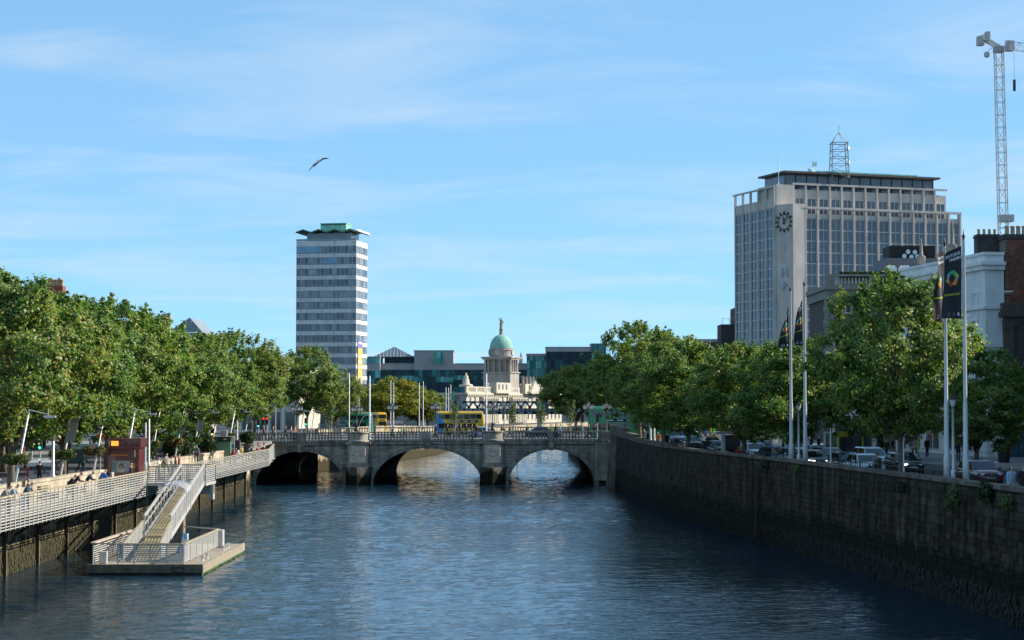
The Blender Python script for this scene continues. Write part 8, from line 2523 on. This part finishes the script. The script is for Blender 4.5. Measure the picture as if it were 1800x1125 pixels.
g = MB(); g.box(-.9, -.62, -1.232, -1.226, .95, 1.6); g.build("picture_side", pp[3], pic)
g = MB(); g.prism([(-1.2, .06), (.5, .06), (.5, .75)], -1.222, -1.21); g.build("yellow_wedge", M("kiosk_yellow", (0.65, 0.36, 0.02), .5), t)
g = MB(); g.prism([(.40, 1.2), (.62, 1.15), (.66, 1.6), (.56, 1.42)], -1.222, -1.21); g.build("orange_flame", M("sign_flame", (0.85, 0.25, 0.03), .5), t)
g = MB(); g.box(.6, .68, -1.23, -1.2, 1.9, 2.35); g.build("light_strip", lantern_w, t)
g = MB(); g.box(-1.27, 1.11, -1.51, -1.49, 2.46, 2.52); g.build("trim_line", M("kiosk_trim", (0.25, 0.08, 0.07), .5), t)
# coffee machine box and tyre-like drum in front of the kiosk
t = thing("equipment_box", "open black equipment box at the left foot of the maroon kiosk", "box", (xpx(190, 124), 124, BWZ))
g = MB(); g.bev(-.36, .36, -.3, .3, 0, 1.25, .04); g.build("case", trim_m, t)
g = MB(); g.box(-.24, .24, -.32, -.3, .75, 1.1); g.build("screen", M("screen_grey", (0.18, 0.2, 0.2), .4, var=.6, vs=12), t)
g = MB(); g.box(.3, .4, -.32, .3, .9, 1.3); g.build("lid", pole_grey, t)
# green kiosk and purple cabinet
t = thing("kiosk", "green steel kiosk with black top beside a blue and white sign", "kiosk", (xpx(394, 187), 187, zl(187)), R(4))
g = MB(); g.bev(-.8, .75, -.8, .8, 0, 1.85, .04); g.build("body", M("kiosk_green", (0.10, 0.20, 0.12), .6, var=.12), t)
g = MB(); g.bev(-.85, .8, -.86, .85, 1.85, 2.25, .04); g.build("top_fascia", trim_m, t)
g = MB(); g.bev(-.95, 1.0, -.95, .95, 2.25, 2.33, .02); g.build("roof", M("kiosk_roof", (0.20, 0.21, 0.2), .7), t)
g = MB(); g.box(.05, .35, -.88, -.86, 2.0, 2.1); g.build("name_plate", lantern_w, t)
g = MB(); g.box(-.25, .35, -.5, .1, 2.33, 2.9); g.build("roof_box", M("kiosk_box", (0.45, 0.40, 0.38), .7), t)
g = MB(); g.box(-.6, .55, -.83, -.8, .1, 1.75); g.build("shutter", M("kiosk_shutter", (0.12, 0.23, 0.14), .5), t)
t = thing("information_sign", "narrow blue and white sign board right of the green kiosk", "sign", (xpx(410.5, 185), 185, zl(185)))
g = MB(); g.box(-.16, .16, -.04, .04, 0, 2.3); g.build("board", lantern_w, t)
for k in range(3):
    g = MB(); g.box(-.13, .13, -.05, -.04, .3 + .45 * k, .66 + .45 * k); g.build("blue_field", M("sign_blue", (0.03, 0.16, 0.45), .5), t)
t = thing("cabinet", "dark purple steel cabinet right of the green kiosk", "cabinet", (xpx(418, 190), 190, zl(190)))
g = MB(); g.bev(-.3, .3, -.3, .3, 0, 1.9, .03); g.build("case", M("cabinet_purple", (0.055, 0.035, 0.05), .5), t)
g = MB(); g.box(-.26, .26, -.32, -.3, .1, 1.75); g.build("door", M("cabinet_purple", (0, 0, 0)), t)
t = thing("cabinet", "dark green street cabinet on posts behind the flower baskets", "cabinet", (xpx(134, 146), 146, zl(146)))
g = MB(); g.bev(-.75, .75, -.3, .3, .95, 2.0, .04); g.build("case", M("cabinet_green", (0.02, 0.055, 0.04), .5), t)
for sx in (-.6, .6):
    g = MB(); g.box(sx - .06, sx + .06, -.06, .06, 0, .95); g.build("leg", black_iron, t)
# traffic lights
def signal(label, px_, Y, ytop, lit, z0=None, rot=0):
    X = xpx(px_, Y)
    if z0 is None: z0 = zl(Y) if X < -28 else zbr(X)
    h = zpx(ytop, Y) - z0
    t = thing("traffic_light", label, "traffic light", (X, Y, z0), R(rot))
    g = MB(); g.tube([(0, .1, 0), (0, .1, h)], .06, 8); g.build("pole", pole_grey, t)
    g = MB(); g.bev(-.17, .17, -.12, .08, h - 1.0, h, .03); hd_ = g.build("signal_head", trim_m, t)
    for k, (nm, c) in enumerate((("red", (1.0, 0.04, 0.02)), ("amber", (1.0, 0.40, 0.03)), ("green", (0.05, 0.9, 0.55)))):
        z = h - .2 - .3 * k
        g = MB(); g.lathe([(0, 0), (.1, 0), (.1, .03), (0, .04)], 12); g.v = [(x, -z2, y2) for x, y2, z2 in g.v]
        g.build(nm + "_lens", M("lit_" + nm, c, .3, emit=2.2) if lit == nm else M("unlit_" + nm, tuple(x * .06 for x in c), .3), hd_, (0, -.13, z))
        g = MB(); g.lathe([(.125, 0), (.125, .16)], 10, a0=0, a1=math.pi); g.v = [(x, -z2, y2) for x, y2, z2 in g.v]; g.build("visor", trim_m, hd_, (0, -.12, z))
for a in [("traffic light showing amber beside the silver van", 57, 140, 768, "amber"), ("traffic light showing green right of the amber one", 72, 140, 768, "green"), ("traffic light showing amber beside the green bus", 374, 196, 755, "amber"),
          ("traffic light showing red at the left end of the bridge", 464, 245, 733, "red"), ("second traffic light showing red at the left end of the bridge", 470, 247, 733, "red"), ("traffic light showing green at the left end of the bridge", 455, 244, 738, "green"), ("traffic light showing green on the bridge by the slanted masts", 538, 245, 735, "green"),
          ("traffic light with white frame at the right end of the bridge", 1024, 232, 728, "none"), ("traffic light beside the white framed one at the right bridge end", 1050, 233, 728, "none")]:
    signal(*a)
for px_, Y, y0, y1, lab, c in ((178, 135, 758, 772, "orange diamond road sign left of the maroon kiosk", (0.75, 0.25, 0.02)),):
    X = xpx(px_, Y); t = thing("road_sign", lab, "road sign", (X, Y, zl(Y)))
    g = MB(); h = zpx(y0, Y) - zl(Y); g.tube([(0, .05, 0), (0, .05, h)], .04, 6); g.build("pole", pole_grey, t)
    g = MB(); g.prism([(0, h), (.34, h - .34), (0, h - .68), (-.34, h - .34)], -.02, .0); g.build("plate", M("sign_diamond", c, .5), t)
    g = MB(); g.prism([(-.15, h - .3), (.05, h - .3), (.05, h - .22), (.2, h - .34), (.05, h - .46), (.05, h - .38), (-.15, h - .38)], -.03, -.021); g.build("arrow", trim_m, t)
for px_, Y, lab in ((204, 150, "grey and white parking sign behind the kiosk roof, left one"), (211, 152, "blue and grey parking sign behind the kiosk roof, right one")):
    X = xpx(px_, Y); t = thing("road_sign", lab, "road sign", (X, Y, zl(Y)))
    h = zpx(748, Y) - zl(Y)
    g = MB(); g.tube([(0, .05, 0), (0, .05, h)], .04, 6); g.build("pole", pole_grey, t)
    for k in range(3):
        g = MB(); g.box(-.24, .24, -.02, .02, h - .5 - .55 * k, h - .03 - .55 * k); g.build("plate", (kerbm, lantern_w, M("sign_blue", (0, 0, 0)))[(k + int(px_)) % 3], t)
# red awning
t = thing("awning", "red shop awning with white stripe behind the traffic lights", "awning", (-50.6, 151, zl(150) + 3.2), R(-90))
g = MB(); g.add([(0, 0, 1.0), (6, 0, 1.0), (6, 1.6, 0), (0, 1.6, 0), (0, 1.6, -.35), (6, 1.6, -.35)], [(0, 1, 2, 3), (3, 2, 5, 4)]); g.build("canvas", M("awning_red", (0.38, 0.035, 0.035), .8, var=.12), t)
g = MB(); g.box(.0, 6, 1.605, 1.62, -.25, -.05); g.build("white_stripe", lantern_w, t)
# red and white striped posts beside the boardwalk tip
for px_, Y, lab in ((457.5, 196, "left red and white striped post beyond the boardwalk tip"), (468, 196, "right red and white striped post beyond the boardwalk tip")):
    X = xpx(px_, Y); t = thing("striped_post", lab, "post", (X, Y, BWZ))
    for k in range(7):
        g = MB(); g.lathe([(.09, 0), (.09, .26)], 10); g.build("band", M("post_red", (0.40, 0.03, 0.03), .6) if k % 2 == 0 else lantern_w, t, (-.03 * k, 0, .26 * k))
# painted crossings: pale stripes on the right street by the bridge
m = MB()
for k in range(14):
    m.add([(14.5 + 1.0 * k, 214, zr(214) + .008), (15.0 + 1.0 * k, 214, zr(214) + .008), (15.0 + 1.0 * k, 217, zr(217) + .008), (14.5 + 1.0 * k, 217, zr(217) + .008)], [(0, 1, 2, 3)])
struct(m.build("crossing_stripes", line_w))

# ---- gull in flight
c = at(558.5, 285, 114)
t = thing("gull", "gull flying high over the river with banked wings", "bird", c, 0)
gw_ = M("gull_white", (0.66, 0.65, 0.63), .8); gg_ = M("gull_grey", (0.20, 0.20, 0.21), .8); gk_ = M("gull_wingtip", (0.02, 0.02, 0.022), .8)
g = MB()
ax = Vector((.16, -.25, .16)).normalized()
pts = [ax * s for s in (-.30, -.22, -.10, .02, .12, .18, .235, .27)]
g.tube(pts, [.012, .045, .075, .08, .06, .042, .045, .012], 10)
g.tube([ax * .265, ax * .32], [.014, .003], 6, 1)
tl = Vector((-.12, .1, -.12))
g.add([ax * -.22, tl * 1.9 + Vector((.05, 0, -.05)), tl * 2.1, tl * 1.9 + Vector((-.06, 0, .04))], [(0, 1, 2), (0, 2, 3)], 0)
g.build("body", [gw_, M("gull_beak", (0.5, 0.35, 0.05), .5)], t, smooth=True)
def wing(sign, P):
    b = MB()
    n = len(P)
    vs = []
    for i, (p, ch_) in enumerate(P):
        p = Vector(p); back = Vector((-.05, .6, -.28)).normalized()
        vs += [p + Vector((0, 0, .012)), p + back * ch_ * .5 + Vector((0, 0, .018)), p + back * ch_, p + back * ch_ * .5 - Vector((0, 0, .006)), p - Vector((0, 0, .006))]
    fs = []
    for i in range(n - 1):
        for k in range(5):
            fs.append((i * 5 + k, i * 5 + (k + 1) % 5, (i + 1) * 5 + (k + 1) % 5, (i + 1) * 5 + k))
    b.add(vs, fs); b.m = [0 if i < n - 2 else 1 for i in range(n - 1) for k in range(5)]
    b.build("wing", [gg_, gk_], t, smooth=True)
wing(1, [((.03, 0, .03), .20), ((.20, -.02, .17), .19), ((.34, 0, .25), .17), ((.50, .03, .26), .13), ((.66, .06, .235), .03)])
wing(-1, [((-.03, 0, -.01), .20), ((-.20, -.03, -.10), .19), ((-.30, 0, -.20), .16), ((-.42, .03, -.36), .12), ((-.57, .06, -.53), .03)])
# ------------------------------------------------------------------ plants rooted in the right quay wall
rng = np.random.default_rng(77)
for i, (px_, py_, n, r_, lab) in enumerate([(1685, 868, 420, .55, "green creeper rooted high in the right quay wall below the banner poles"), (1742, 862, 380, .5, "green creeper below the coping under the maroon car"), (1673, 884, 160, .3, "small fern below the creeper in the right quay wall"), (1590, 852, 140, .3, "small weed in the right quay wall under the near tree"), (1405, 822, 120, .3, "weed tuft in the right quay wall under the far banner poles"), (1350, 815, 140, .32, "weed tuft in the right quay wall near the ladder"), (1775, 880, 200, .4, "green weed near the right edge of the quay wall")]):
    Z0 = 5.4
    # march along the wall to find the spot
    best = None
    for k in range(600):
        y = 76 + k * .2
        if best is None or abs(900 + FPX * (rqx(y)) / y - px_) < best[0]: best = (abs(900 + FPX * rqx(y) / y - px_), y)
    y = best[1]; z = zpx(py_, y)
    t = thing("wall_plant", lab, "plant", (rqx(y) - .1, y, z), 0, "weeds growing in the right quay wall")
    leaf_blob("foliage", n, r_, .13, shrub_leaf if i % 2 else birch_leaf, i + 90, t, (-.08, 0, -.1), 1.0)
    g = MB(); g.tube([(.05, 0, -.1), (-.05, .03, .05), (-.1, 0, .2)], [.03, .02, .008], 5); g.build("stem", bark, t)
